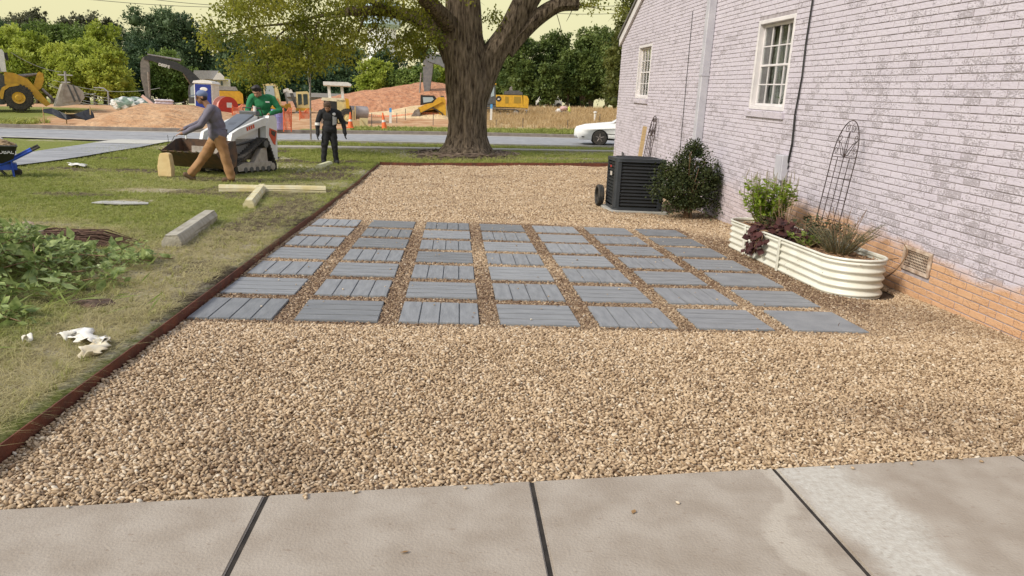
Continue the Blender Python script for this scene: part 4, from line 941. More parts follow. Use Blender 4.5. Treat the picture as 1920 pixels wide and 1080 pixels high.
def stems_plant(name,loc,label,cat,n,h,spread,leaf,lw,ml,ms,seed,per=26,lean=.25,spike=None,droop=0.,vertical=.3,start=.1):
    rg=np.random.default_rng(seed); e=empty(name,loc,0,label,cat); st=MB(); P=[];D=[];L=[]; sp=MB()
    for k in range(n):
        a=rg.uniform(0,6.28); r=spread*math.sqrt(rg.uniform(0,1)); b=Vector((r*.35*math.cos(a),r*.35*math.sin(a)*1.2,0)); hh=h*rg.uniform(.65,1.08)
        tip=Vector((r*math.cos(a)*(1+lean),r*math.sin(a)*(1+lean)*1.2,hh)); mid=(b+tip)/2+Vector((rg.normal(0,.02),rg.normal(0,.02),hh*.08)); pts=[b,mid,tip]; st.tube(pts,[.005,.004,.002],4)
        for q in range(per):
            u=rg.uniform(start,1); p=b.lerp(mid,u*2) if u<.5 else mid.lerp(tip,u*2-1); P.append(p); D.append((rg.normal(0,1),rg.normal(0,1),rg.normal(vertical,.35)-droop)); L.append(leaf*rg.uniform(.6,1.3))
        if spike: sp.tube([tip,tip+Vector((rg.normal(0,.012),rg.normal(0,.012),spike*rg.uniform(.6,1.2)))],[.006,.003],4)
    st.build('stems',ms,e); V,Fq=leaf_quads(np.array(P),np.array(D),unit(rg.normal(0,.4,(len(P),3))+np.array([0,0,1])),np.array(L),np.array(L)*lw); npmesh('leaves',V,Fq,ml,e)
    if spike: sp.build('flower_spikes',M_spk,e)
    return e
M_spk=mk('flower_spike',(.2,.17,.12),(.3,.26,.22),40,.8); m_st=mk('plant_stem',(.14,.13,.05),(.22,.15,.08),30,.8)
m_bas=leafmat('basil_leaf',(.16,.25,.02),(.36,.46,.06),14,.5); m_drk=leafmat('dark_green_leaf',(.02,.035,.012),(.06,.075,.03),14,.2); m_pur=leafmat('purple_leaf',(.035,.012,.014),(.10,.035,.03),9,.25)
m_oli=leafmat('olive_leaf',(.06,.075,.025),(.15,.15,.06),14,.3); m_lime=leafmat('lime_leaf',(.15,.24,.03),(.28,.36,.08),12,.4); m_lav=leafmat('grey_green_leaf',(.1,.115,.07),(.2,.19,.13),14,.3); m_brs=mk('dry_stem',(.16,.09,.05),(.25,.16,.09),30,.9)
stems_plant('basil_plant',W3(.02,.95),'tall bright green bushy basil with pale flower spikes at the far end of the planter','plant',70,.58,.27,.065,.45,m_bas,m_st,1,per=40,spike=.11)
stems_plant('low_green_plant',W3(-.05,.6),'low dark green mounding plant in front of the tall basil in the planter','plant',40,.2,.26,.03,.35,m_drk,m_st,2,per=36)
stems_plant('small_white_herb',W3(.05,.5),'thin herb with tiny pale leaves right behind the low dark green plant','plant',14,.42,.12,.018,.8,leafmat('pale_herb_leaf',(.2,.2,.13),(.4,.4,.3),20,.3),m_brs,12,per=12,start=.4)
# trailing purple sweet potato vine
vine=empty('sweet_potato_vine',W3(-.1,.1),0,'dark purple trailing vine spilling over the front rim of the planter','plant'); rg=np.random.default_rng(4); st=MB(); P=[];D=[];L=[]
for k in range(26):
    y0=rg.uniform(-.45,.5)
    if k<9: pts=[Vector((0,.05+rg.normal(0,.08),0)),Vector((-.2,.18+rg.normal(0,.1),.06)),Vector((-.27,.22+rg.normal(0,.12),.0)),Vector((-.31,.22+rg.normal(0,.12),-.1-rg.uniform(0,.2)))]
    else: pts=[Vector((0,y0*.4,0)),Vector((rg.normal(-.02,.1),y0*.8,.09)),Vector((rg.normal(-.04,.13),y0*1.2,.05+rg.uniform(0,.1)))]
    o=limb(st,pts,.005,.003,4)
    for q in range(9 if k<9 else 12): P.append(o[int(rg.uniform(.25,1)*(len(o)-1))]+Vector(rg.normal(0,.02,3))); D.append((rg.normal(-.5 if k<9 else 0,.5),rg.normal(0,.8),rg.normal(-.6 if k<9 else .1,.4))); L.append(rg.uniform(.06,.11))
st.build('stems',m_brs,vine); L=np.array(L); V,Fq=leaf_quads(np.array(P),np.array(D),unit(rg.normal(0,.3,(len(P),3))+np.array([-.5,-.3,.7])),L,L*.95); npmesh('leaves',V,Fq,m_pur,vine)
stems_plant('lime_herb',W3(-.12,-.42),'small lime green herb near the front rim, right of the purple vine','plant',22,.16,.16,.045,.5,m_lime,m_st,5,per=14)
stems_plant('leafy_dark_plant',W3(.08,-.38),'dark leafy plant at the foot of the iron trellis in the planter','plant',36,.3,.24,.045,.55,m_drk,m_brs,6,per=22)
stems_plant('rosemary_plant',W3(.05,-.85),'spiky grey green rosemary with leaning stems at the near end of the planter','plant',70,.30,.3,.03,.14,m_lav,m_st,7,per=70,lean=.35)
stems_plant('seed_head_plant',W3(.16,-.75),'thin brown stems with dry seed heads behind the rosemary in the planter','plant',13,.5,.2,.016,.8,m_brs,m_brs,8,per=16,start=.3)
vine2=MB(); 
for pts in ([(.34,-.05,.1),(.40,-.0,.26),(.42,.1,.3)],[(.3,-.9,.1),(.5,-1.05,.3),(.56,-1.2,.36)],[(.3,-1.0,.0),(.5,-1.2,.2),(.58,-1.3,.42),(.6,-1.2,.5)],[(.3,.2,.0),(.38,.12,.2),(.44,.02,.28)]): limb(vine2,[W3(*p) for p in pts],.009,.005,5)
tag(vine2.build('dead_vine',m_brs),'leafless brown vine stems clinging to the wall behind the planter','vine')
# ------------------------------------------------------------------ iron trellis
def trellis(base,top_lean,w,h,label,s=1.0,r=.005,mat=None):
    e=empty('trellis',base,0,label,'trellis'); e.rotation_euler=(0,0,0)
    fr=MB(); half=w/2; hs_=h-half*1.55; R=half
    arch=[(-half,0)]+[(-half,hs_*k/6) for k in range(1,7)]+[(-half*math.cos(PI*k/24),hs_+1.55*half*math.sin(PI*k/24)) for k in range(1,24)]+[(half,hs_*k/6) for k in range(6,-1,-1)]
    P3=lambda q:(top_lean[0]*q[1]/h,q[0]+top_lean[1]*q[1]/h,q[1])
    fr.tube([P3(q) for q in arch],r*1.15,6); fr.build('arch_frame',mat,e)
    for k in (-1,0,1): MB().tube([P3((k*half/2,0)),P3((k*half/2,hs_))],r*.9,5).build('upright',mat,e)
    for z in (.0,.25,.5,.75): zz_=hs_*(1-z); MB().tube([P3((-half,zz_)),P3((half,zz_))],r*.9,5).build('crossbar',mat,e)
    sc=MB()
    def curl(cx,cz,r0,a0,dirn,turns=1.4):
        sc.tube([P3((cx+r0*(1-.7*t)*math.cos(a0+dirn*t*turns*2*PI),cz+r0*(1-.7*t)*math.sin(a0+dirn*t*turns*2*PI))) for t in [i/22 for i in range(23)]],r*.75,4)
    for sgn in (-1,1):
        curl(sgn*half*.26,hs_+half*1.22,half*.2,PI/2,sgn); curl(sgn*half*.66,hs_+half*.82,half*.2,PI/2,-sgn); curl(sgn*half*.78,hs_+half*.3,half*.17,PI/2,sgn)
        sc.tube([P3((0,hs_)),P3((sgn*half*.30,hs_+half*.12)),P3((sgn*half*.62,hs_+half*.55)),P3((sgn*half*.78,hs_+half*.72))],r*.8,5); sc.tube([P3((0,hs_)),P3((sgn*half*.22,hs_+half*.3)),P3((sgn*half*.5,hs_+half*.58)),P3((sgn*half*.8,hs_+half*.68))],r*.8,5)
        sc.tube([P3((0,hs_)),P3((sgn*half*.09,hs_+half*.4)),P3((sgn*half*.04,hs_+half*.9)),P3((0,hs_+half*1.1))],r*.8,5)
    sc.build('scrollwork',mat,e); return e
m_iron=mk('black_iron',(.018,.012,.012),(.05,.025,.02),30,.6)
tr=trellis((4.20,8.08,.32),(.17,.02),.52,1.33,'black wrought iron arched trellis standing in the planter against the wall',mat=m_iron,r=.005)
tr2=trellis((4.26,16.9,.08),(.13,-.3),.55,1.62,'dark arched trellis leaning on the far wall behind the air conditioner',mat=m_iron,r=.008)
o=MB().box((0,0,.75),(.09,.03,1.5)).build('leaning_board',M_['wood']); o.location=(4.05,16.6,.05); o.rotation_euler=(.52,.17,0); o.rotation_euler=(-.30,.17,0); tag(o,'raw wooden board leaning on the wall beside the far trellis','board')
# ------------------------------------------------------------------ air conditioner
m_ac=mk('dark_ac_metal',(.005,.0055,.007),(.009,.01,.012),6,.65,0); m_acp=mk('slate_ac_post',(.02,.024,.03),(.03,.034,.04),6,.55)
ac=empty('air_conditioner',(3.22,13.22,.02),-.03,'black air conditioner condenser with louvered sides on a concrete pad by the house','air conditioner')
def rrect(h,r,n=5):
    pts=[]
    for cx,cy,a0 in ((h-r,h-r,0),(-h+r,h-r,90),(-h+r,-h+r,180),(h-r,-h+r,270)):
        for k in range(n+1): q=math.radians(a0+90*k/n); pts.append((cx+r*math.cos(q),cy+r*math.sin(q)))
    return pts
def ring(mb,h0,h1,z0,z1,r=.09):
    a=rrect(h0,r);b=rrect(h1,r); n=len(a); mb.add([(x,y,z0) for x,y in a]+[(x,y,z1) for x,y in b],[(i,(i+1)%n,n+(i+1)%n,n+i) for i in range(n)])
core=MB(); ring(core,.385,.385,.05,.86); core.build('coil',M_['black'],ac)
for k in range(13):
    z=.09+k*.058; lv=MB(); ring(lv,.432,.412,z,z+.034); ring(lv,.412,.398,z+.034,z+.036); ring(lv,.400,.432,z-.006,z); lv.build('louver',m_ac,ac)
cp=MB()
for sx_,sy_ in ((-1,-1),(1,-1),(-1,1),(1,1)):
    pts=[(sx_*p[0],sy_*p[1]) for p in [(.437*.78,.442),(.40,.437),(.425,.425),(.437,.40),(.442,.437*.78),(.40,.437*.78),(.437*.78,.40)]]
    cp.prism(pts,.05,.86,'z')
cp.build('corner_post',m_acp,ac)
tp=MB(); ring(tp,.45,.45,.855,.90,.1); a=rrect(.45,.1); tp.add([(x,y,.90) for x,y in a],[tuple(range(len(a)))]); ring(tp,.455,.45,.845,.855,.1); tp.build('top_cover',m_acp,ac)
fg=MB()
for k in range(7): r=.06+.05*k; fg.tube([(r*math.cos(q*PI/12),r*math.sin(q*PI/12),.915) for q in range(25)],.004,4,cap=False)
for q in range(12): fg.tube([(.05*math.cos(q*PI/6),.05*math.sin(q*PI/6),.917),(.38*math.cos(q*PI/6),.38*math.sin(q*PI/6),.915)],.004,4)
fg.build('fan_guard',M_['black'],ac); b_=MB(); ring(b_,.44,.44,.0,.06,.09); a=rrect(.44,.09); b_.add([(x,y,.0) for x,y in a],[tuple(range(len(a)))]); b_.build('base_pan',m_acp,ac)
lb=MB().box((-.446,-.06,.62),(.006,.16,.07)).build('rating_label',mk('ac_label',(.5,.45,.4)),ac); MB().box((-.446,.0,.74),(.006,.1,.035)).build('red_badge',M_['red'],ac)
o=MB().box((3.22,13.2,-.015),(1.02,1.02,.075),bev=.01).build('equipment_pad',mk('pad_concrete',(.3,.29,.26),(.38,.36,.33),6,.9)); tag(o,'square concrete pad under the air conditioner','pad')
hs_=MB()
for k in range(3): hs_.tube([(2.66+.03*k,13.7+.19*math.cos(q*PI/9),.19+.17*math.sin(q*PI/9)) for q in range(19)],.028,8,cap=False)
o=hs_.build('coiled_hose',M_['rubber'],smooth=True); tag(o,'black coiled hose leaning on the left side of the air conditioner','hose')
# ------------------------------------------------------------------ shrub beside the AC
shrub=empty('shrub',(3.92,12.25,-.02),0,'dark green fine leaved shrub growing between the air conditioner and the wall','shrub')
st=MB(); rg=np.random.default_rng(21); ends=[]
for k in range(16):
    a=rg.uniform(0,6.28); tipp=Vector((.42*math.cos(a)*rg.uniform(.3,1),.38*math.sin(a)*rg.uniform(.3,1),rg.uniform(.6,1.15))); limb(st,[(rg.normal(0,.05),rg.normal(0,.05),0),(tipp.x*.4,tipp.y*.4,tipp.z*.5),tipp],.012,.004,5)
st.build('stems',m_brs,shrub)
lob=[(-.15,0,.6,.42,.36,.26),(.22,.05,.5,.36,.3,.24),(-.08,0,.92,.2,.2,.2),(.1,.05,1.1,.17,.16,.13),(.0,0,1.2,.12,.1,.08),(-.36,0,.42,.24,.24,.2),(.26,-.05,.8,.2,.2,.2),(.14,0,.28,.34,.3,.18),(-.3,.0,.74,.2,.2,.16),(-.1,0,.25,.3,.3,.16),(.42,0,.62,.14,.14,.12)]
m_sh=leafmat('nandina_leaf',(.016,.03,.009),(.075,.085,.025),6,.25)
crown('foliage',lob,13000,.042,m_sh,shrub,seed=5,clump=.22,per=12,core=.5,shell=(.5,1.3))
# ------------------------------------------------------------------ brush pile on the lawn
bp=empty('brush_pile',(-3.55,6.0,.05),0,'heap of freshly cut leafy green branches on the lawn at the left edge','brush pile')
rg=np.random.default_rng(8); st=MB(); P=[];D=[];L=[]
def pile_h(x,y): return .46*math.exp(-((x+.5)/.85)**2-((y+.05)/.95)**2)
for k in range(250):
    x,y=rg.normal(-.35,.6),rg.normal(.1,.8)
    if x>.85-.2*abs(y) or y<-1.25 or y>1.35: continue
    a=rg.uniform(0,6.28); l=rg.uniform(.2,.7); z=pile_h(x,y)*rg.uniform(.4,1.1)+.02; d=Vector((math.cos(a),math.sin(a),rg.normal(0,.18)))
    o=limb(st,[Vector((x,y,z))-d*l/2,Vector((x,y,z+.03)),Vector((x,y,z))+d*l/2],.005,.002,4)
    for q in range(34): P.append(o[int(rg.uniform(0,1)*(len(o)-1))]+Vector(rg.normal(0,.025,3))+Vector((0,0,.015))); D.append(rg.normal(0,1,3)*np.array([1,1,.45])+np.array([0,0,.1])); L.append(rg.uniform(.035,.075)*(2.1 if rg.uniform(0,1)<.18 else 1))
L=np.array(L); P=np.array([tuple(p) for p in P]); P[:,2]=np.maximum(P[:,2],.015); V,Fq=leaf_quads(P,np.array(D),unit(rg.normal(0,.6,P.shape)+np.array([0,0,.8])),L,L*.5)
st.build('twigs',m_brs,bp); rb_=np.random.default_rng(5); BPn=900; bx_=rb_.normal(-.45,.6,BPn); by_=rb_.normal(-.6,.5,BPn); BPp=np.c_[bx_,by_,np.full(BPn,.02)]; V2,F2=leaf_quads(BPp,np.c_[rb_.normal(0,1,BPn),rb_.normal(0,1,BPn),rb_.uniform(.1,.9,BPn)],unit(rb_.normal(0,.5,(BPn,3))+np.array([0,0,.7])),rb_.uniform(.15,.35,BPn),np.full(BPn,.014)); npmesh('long_grass_blades',V2,F2,leafmat('long_blade',(.2,.27,.06),(.4,.46,.16),9,.5),bp)
npmesh('leaves',V,Fq,leafmat('cut_leaf',(.09,.15,.03),(.48,.56,.22),18,.4,.4),bp)
# uprooted stump behind it
stp=empty('uprooted_stump',(-4.0,7.8,.04),.2,'uprooted stump with pale cut top and red brown fibrous roots behind the brush pile','stump')
b=bmesh.new(); bmesh.ops.create_icosphere(b,subdivisions=3,radius=1); me=bpy.data.meshes.new('stump_wood')
for v in b.verts: c=v.co; q=1+.2*math.sin(4*c.x+1)*math.sin(5*c.y)+.1*math.sin(9*c.z); v.co=Vector((c.x*.15*q-.32,c.y*.12*q,c.z*.10*q+.13))
b.to_mesh(me); link('stump_wood',me,stp,mk('stump_wood',(.45,.36,.28),(.22,.15,.1),14,.9,bump=.5))
rt=MB(); rg=random.Random(3)
for k in range(420):
    a=rg.uniform(-.7,.5); l=rg.uniform(.2,.75); y=rg.uniform(-.16,.16); z=rg.uniform(.01,.16)*(1-.3); x=rg.uniform(-.4,.1)
    rt.tube([(x,y,z+.04),(x+l*.5*math.cos(a*.4),y+l*.4*math.sin(a),z+rg.uniform(0,.06)),(x+l*math.cos(a*.4),y+l*.6*math.sin(a)+rg.uniform(-.05,.05),max(.0,z-.08))],[.006,.005,.002],4)
rt.build('roots',mk('root_fibre',(.06,.03,.02),(.15,.085,.055),20,.9),stp)
# ragged earth clod near pile
def clod(loc,r,m,name,label,cat,seed=1,sq=.35,par=None):
    b=bmesh.new(); bmesh.ops.create_icosphere(b,subdivisions=4,radius=1); rg=random.Random(seed); ph=[rg.uniform(0,6) for _ in range(8)]; me=bpy.data.meshes.new(name)
    for v in b.verts:
        c=v.co; q=1+.16*math.sin(3*c.x+ph[0])*math.sin(4*c.y+ph[1])+.1*math.sin(8*c.x+ph[2]+3*c.z)*math.sin(7*c.y+ph[3])+.05*math.sin(17*c.x+ph[4])*math.sin(15*c.y+ph[5]); v.co=Vector((c.x*r[0]*q,c.y*r[1]*q,c.z*r[2]*q))
    b.to_mesh(me); o=link(name,me,par,m); o.location=loc
    if label: tag(o,label,cat)
    return o
clod((-2.62,5.45,.045),(.16,.1,.05),mk('dug_soil',(.06,.035,.025),(.14,.09,.06),30,.95,bump=.8),'soil_clod','dark soil clod with torn roots at the right tip of the brush pile','soil clod')
rg=np.random.default_rng(44); n=90; x=rg.uniform(-1.8,4.3,n); y=rg.uniform(2.3,12,n); z=np.where(y<slab_edge(x),.006,.008)
V,Fq=leaf_quads(np.c_[x,y,z],np.c_[rg.normal(0,1,(n,2)),rg.uniform(0,.25,n)],unit(np.c_[rg.normal(0,.2,(n,2)),np.ones(n)]),rg.uniform(.02,.05,n),rg.uniform(.012,.024,n))
tag(npmesh('fallen_leaves',V,Fq,mk('dry_leaf',(.16,.08,.03),(.34,.2,.08),9,.8)),'small dry brown fallen leaves scattered over gravel and concrete','fallen leaves',None,'stuff')
# ------------------------------------------------------------------ rags and scraps
m_cl=mk('white_cloth',(.68,.64,.56),(.75,.73,.68),20,.9)
def cloth_strip(name,pts,w,label,cat,seed,m=m_cl):
    rg=random.Random(seed); mb=MB(); vs=[];fs=[]; n=7
    k=len(pts)*6; P=[]
    for i in range(k+1):
        t=i/k*(len(pts)-1); j=min(int(t),len(pts)-2); u=t-j; P.append(Vector(pts[j]).lerp(Vector(pts[j+1]),u))
    for i,p in enumerate(P):
        d=(P[min(i+1,k)]-P[max(i-1,0)]); d.z=0; d.normalize(); q=Vector((-d.y,d.x,0)); ww=w*(.35+.65*math.sin(PI*(i+1)/(k+2)))*(1+.3*math.sin(i*1.7+seed))
        for s_ in range(n):
            f=s_/(n-1)-.5; vs.append(p+q*f*ww+Vector((0,0,.03+.016*math.sin(f*5+i*.45+seed)+.012*math.sin(i*.7+f*2))))
    for i in range(k):
        for s_ in range(n-1): a=i*n+s_; fs.append((a,a+1,a+n+1,a+n))
    o=mb.add(vs,fs).build(name,m,smooth=True); md=o.modifiers.new('s','SOLIDIFY'); md.thickness=.003; return tag(o,label,cat)
zg=.055
cloth_strip('rag',[U(115,640,zg),U(140,632,zg),U(165,640,zg),U(188,648,zg),U(200,650,zg)],.14,'crumpled white rag on the straw near the edging, larger of the two scraps there','rag',1)
cloth_strip('rag',[U(196,645,zg),U(180,660,zg),U(158,675,zg)],.12,'cream folded strip of cloth lying over the right end of the white rag','rag',4,mk('cream_cloth',(.6,.5,.33),(.7,.64,.5),10,.9))
cloth_strip('paper_scrap',[U(42,645,zg),U(62,642,zg)],.05,'tiny white paper scrap on the grass left of the rag','scrap',2)
cloth_strip('plastic_scrap',[U(133,308,zg),U(147,311,zg),U(158,313,zg)],.28,'white plastic scrap on the bright lawn right of the wheelbarrow','scrap',3)
o=MB().prism([(-.28,-.09),(.2,-.1),(.3,.0),(.1,.09),(-.25,.08)],0,.025,'z').build('flat_stone',mk('pale_stone',(.5,.48,.42),(.4,.38,.34),8,.9)); o.location=U(148,446,.05)+Vector((0,0,.035)); tag(o,'pale flat stone in the grass behind the brush pile','stone')
o=MB().prism([(-.45,-.16),(.1,-.24),(.5,-.08),(.42,.14),(-.05,.22),(-.4,.12)],0,.012,'z').build('flat_stone',mk('grey_slab_stone',(.26,.25,.23),(.42,.41,.38),5,.95,bump=.6)); o.scale=(.8,.8,1); o.location=U(228,383,.05)+Vector((0,0,.018)); tag(o,'flat light grey slab lying on the muddy patch of lawn','stone')
# ------------------------------------------------------------------ wheel stops / bumpers on the lawn
def stop_bar(name,a,b,w,h,m,label,cat):
    d=(b-a); L=d.length; rz=math.atan2(d.y,d.x); mb=MB(); pr=[(-w/2,0),(w/2,0),(w/2,h*.55),(w*.3,h),(-w*.3,h),(-w/2,h*.55)]
    mb.prism(pr,0,L,'x'); me=mb.mesh(name,m); bb=bmesh.new(); bb.from_mesh(me); bmesh.ops.subdivide_edges(bb,edges=bb.edges,cuts=3,use_grid_fill=True)
    rg=random.Random(len(label)); 
    for v in bb.verts: v.co+=Vector([rg.uniform(-.004,.004) for _ in range(3)])
    bb.to_mesh(me); o=link(name,me); o.location=a; o.rotation_euler=(0,-math.asin((b.z-a.z)/L),rz); return tag(o,label,cat)
m_cs=mk('weathered_concrete',(.3,.27,.21),(.42,.39,.32),7,.92,bump=.5,bs=30); m_cy=mk('faded_yellow_concrete',(.56,.47,.24),(.62,.58,.42),5,.9,bump=.4,bs=30)
stop_bar('parking_stop',U(322,466,.04),U(394,414,.04),.19,.14,m_cs,'grey concrete parking stop nearest the camera on the lawn','parking stop')
stop_bar('parking_stop',U(474,391,.04)+Vector((-.06,0,0)),U(492,357,.04),.16,.12,m_cy,'short looking faded yellow parking stop pointing away from the camera','parking stop')
stop_bar('parking_stop',U(408,360,.04)+Vector((0,.08,0)),U(609,362,.04)+Vector((0,.08,0)),.15,.12,m_cy,'long faded yellow parking stop lying sideways behind the pointing one','parking stop')
stop_bar('parking_stop',U(597,318,.04)+Vector((0,0,0)),U(622,309,.04)+Vector((0,-.3,0)),.16,.12,mk('mossy_yellow_concrete',(.5,.5,.25),(.6,.58,.4),5,.9),'stubby yellow green parking stop at the feet of the person in black','parking stop')
# ------------------------------------------------------------------ people
m_skin=mk('skin_brown',(.30,.15,.09),(.36,.19,.12),12,.55); m_hair=mk('black_hair',(.012,.009,.008),(.03,.02,.018),40,.6); m_shoe=mk('work_boot',(.07,.04,.02),(.12,.07,.04),14,.8)
def fmesh(name,prims,voxel,m,parent,grow=0,wr=0,smooth=3):
    mb=MB()
    for p in prims:
        if p[0]=='c':
            a,b,r0,r1=Vector(p[1]),Vector(p[2]),p[3]+grow,p[4]+grow; mb.tube([a,b],[r0,r1],12); mb.sphere(a,r0*.999,12,8); mb.sphere(b,r1*.999,12,8)
        else: mb.sphere(p[1],[q+grow for q in p[2]],16,12)
    o=mb.build(name,m,parent); md=o.modifiers.new('r','REMESH'); md.mode='VOXEL'; md.voxel_size=voxel; md.use_smooth_shade=True
    s=o.modifiers.new('s','SMOOTH'); s.iterations=smooth; s.factor=.6; bake(o)
    if wr:   # cloth folds
        me=o.data; 
        for v in me.vertices:
            c=v.co; k=wr*(math.sin(c.z*38+6*math.sin(c.x*9+c.y*7))*.6+math.sin(c.z*21+c.x*30+4*math.sin(c.z*8))*.5); v.co=c+v.normal*k
    o.data.polygons.foreach_set('use_smooth',[True]*len(o.data.polygons))
    if not o.data.materials: o.data.materials.append(m)
    return o
def hand(w,d,s=1,curl=.4,side=1):
    """palm + 5 fingers from wrist w pointing along d"""
    w=Vector(w); d=Vector(d).normalized(); a=d.orthogonal().normalized(); a=(Vector((0,1,0))-d*d.y).normalized() if abs(d.y)<.9 else a; n=d.cross(a)
    pr=[('c',w,w+d*.05*s,.026*s,.032*s),('c',w+d*.03*s+a*.02*s,w+d*.085*s+a*.022*s,.017*s,.015*s),('c',w+d*.03*s-a*.02*s,w+d*.085*s-a*.022*s,.017*s,.015*s)]
    for i,l in enumerate((.062,.072,.068,.052)):
        o=w+d*.085*s+a*(.033-.022*i)*s; k=o+d*l*.5*s+n*curl*.012*s; e=k+(d*(1-curl*.6)+n*curl).normalized()*l*.5*s; pr+=[('c',o,k,.0098*s,.0092*s),('c',k,e,.0092*s,.008*s)]
    o=w+d*.03*s+a*.028*s*side; k=o+(d*.6+a*side).normalized()*.035*s; pr+=[('c',o,k,.0125*s,.011*s),('c',k,k+(d+n*.4).normalized()*.03*s,.011*s,.009*s)]
    return pr
def head(c,f,s=1,down=0):
    """head centred c facing f (unit, horizontal); down = tilt"""
    c=Vector(c); f=Vector(f).normalized(); l=Vector((-f.y,f.x,0)); u=Vector((0,0,1)); ff=(f*math.cos(down)-u*math.sin(down)); uu=(u*math.cos(down)+f*math.sin(down))
    P=lambda a,b,k: c+ff*a*s+l*b*s+uu*k*s
    return [('e',P(-.012,0,.03),(.092*s,.086*s,.095*s)),('e',P(.03,0,-.035),(.062*s,.060*s,.075*s)),('c',P(.045,0,-.085),P(.055,0,-.088),.03*s,.026*s),('c',P(.085,0,.0),P(.108,0,-.025),.011*s,.015*s),
            ('c',P(.078,-.035,.03),P(.078,.035,.03),.016*s,.016*s),('c',P(.082,-.018,-.058),P(.082,.018,-.058),.010*s,.010*s),('e',P(-.005,.088,-.005),(.02*s,.012*s,.03*s)),('e',P(-.005,-.088,-.005),(.02*s,.012*s,.03*s))],P
def eyes(P,parent,s=1):
    for k in (-1,1): MB().sphere(P(.082,.03*k,.008),.0085*s,8,6).build('eye',M_['black'],parent)
# --- walking man in grey sweater and tan trousers
b0=U(400,345); b0.z=.045; mn=empty('person',b0,face_cam(b0),'man walking left in grey long sleeved shirt, tan trousers and blue cap','person')
hip=(.13,0,.93); N0=(.0,0,1.47); hd=(-.14,0,1.60)
def LG(dy,knee,ank): return [('c',(.13,dy*.8,.90),(knee[0],dy,knee[1]),.098,.062),('c',(knee[0],dy,knee[1]),(ank[0],dy,ank[1]),.058,.042)]
legF=LG(.10,(-.14,.50),(-.40,.13)); legR=LG(-.10,(.24,.49),(.33,.11))
tor=[('e',(.13,0,.93),(.145,.17,.12)),('e',(.10,0,1.08),(.155,.17,.18)),('e',(.045,0,1.27),(.16,.195,.2)),('c',(.02,-.15,1.40),(.02,.15,1.40),.075,.075)]
armN=[('c',(.02,-.21,1.39),(-.17,-.25,1.09),.062,.048),('c',(-.17,-.25,1.09),(-.47,-.2,.93),.046,.033)]; armF=[('c',(.02,.21,1.39),(-.2,.24,1.12),.062,.048),('c',(-.2,.24,1.12),(-.46,.16,1.0),.046,.033)]
hp,P=head(hd,(-1,-.15,0),1,.25)
footp=[('c',(-.39,.10,.07),(-.50,.10,.13),.045,.04),('c',(-.38,.1,.06),(-.36,.1,.05),.045,.045),('c',(.35,-.1,.055),(.20,-.10,.045),.048,.042)]
bd=fmesh('body',legF+legR+tor+armN+armF+hp+[('c',(-.01,0,1.42),(-.1,0,1.54),.065,.058)]+hand((-.47,-.2,.93),(-1,0,-.25),1.05)+hand((-.46,.16,1.0),(-1,0,-.3),1.05)+footp,.011,m_skin,mn)
fmesh('shirt',tor[1:]+[('c',(.125,-.03,.93),(.125,.03,.93),.165,.165)]+armN+armF,.014,mk('grey_violet_shirt',(.17,.155,.2),(.10,.09,.12),4,.9),mn,.014,.006)
fmesh('trousers',tor[:1]+[('c',(.13,.08,.92),(-.13,.10,.50),.115,.092),('c',(-.13,.10,.50),(-.38,.10,.16),.09,.078),('c',(.13,-.08,.92),(.24,-.10,.50),.115,.092),('c',(.24,-.10,.50),(.33,-.10,.11),.09,.08)],.014,mk('tan_trousers',(.27,.14,.06),(.34,.19,.09),5,.9),mn,.006,.008)
fmesh('boots',footp,.012,m_shoe,mn,.008); fmesh('cap',[('e',Vector(hd)+Vector((.012,0,.06)),(.098,.092,.075))],.01,mk('blue_grey_cap',(.12,.16,.28),(.16,.2,.32),8,.9),mn,.008)
MB().prism([(-.02,-.075),(-.11,-.06),(-.14,0),(-.11,.06),(-.02,.075)],0,.012,'z').build('cap_brim',mk('cap_brim_blue',(.13,.17,.27)),mn).matrix_local=Matrix.Translation(P(.06,0,.062))@Euler((0,-.25,0)).to_matrix().to_4x4()
fmesh('hair',[('e',Vector(hd)+Vector((.03,0,-.0)),(.075,.09,.07))],.01,m_hair,mn,.004); eyes(P,mn)
MB().lathe((.13,0,.985),[(.172,0),(.172,.035)],n=24).build('belt',M_['black'],mn)
# --- man in black
b1=at(615,306,21.1); b1.z=Gz(b1.x,b1.y)+.045; mb_=empty('person',b1,face_cam(b1)+.1,'person dressed all in black with white print, head bowed, standing on the lawn','person')
tor=[('e',(.05,0,.92),(.165,.13,.13)),('e',(.06,0,1.08),(.17,.13,.17)),('e',(.07,-.02,1.28),(.20,.135,.17)),('c',(-.08,-.01,1.40),(.22,-.01,1.40),.08,.08)]
legs=[('c',(-.03,0,.90),(-.09,-.03,.50),.1,.07),('c',(-.09,-.03,.5),(-.115,.0,.10),.066,.048),('c',(.13,0,.90),(.18,-.02,.50),.1,.07),('c',(.18,-.02,.5),(.225,.02,.10),.066,.048)]
arms=[('c',(-.17,0,1.38),(-.27,-.02,1.10),.065,.052),('c',(-.27,-.02,1.10),(-.27,-.09,.80),.05,.038),('c',(.30,0,1.38),(.42,-.02,1.12),.065,.052),('c',(.42,-.02,1.12),(.46,-.08,.84),.05,.038)]
feet=[('c',(-.12,.03,.05),(-.13,-.13,.045),.05,.043),('c',(.23,.05,.05),(.25,-.12,.045),.05,.043)]
hp,P=head((-.02,-.16,1.53),(-.15,-1,0),1.0,.75)
hl_,hr_=hand((-.27,-.09,.80),(-.1,-.2,-1),1.05,.5),hand((.46,-.08,.84),(.05,-.25,-1),1.05,.5)
fmesh('body',legs+tor+arms+feet+hp+[('c',(.05,-.01,1.42),(0,-.10,1.50),.062,.058)]+hl_+hr_,.012,m_skin,mb_)
m_blk=mk('black_cloth',(.008,.008,.01),(.016,.016,.018),6,.9)
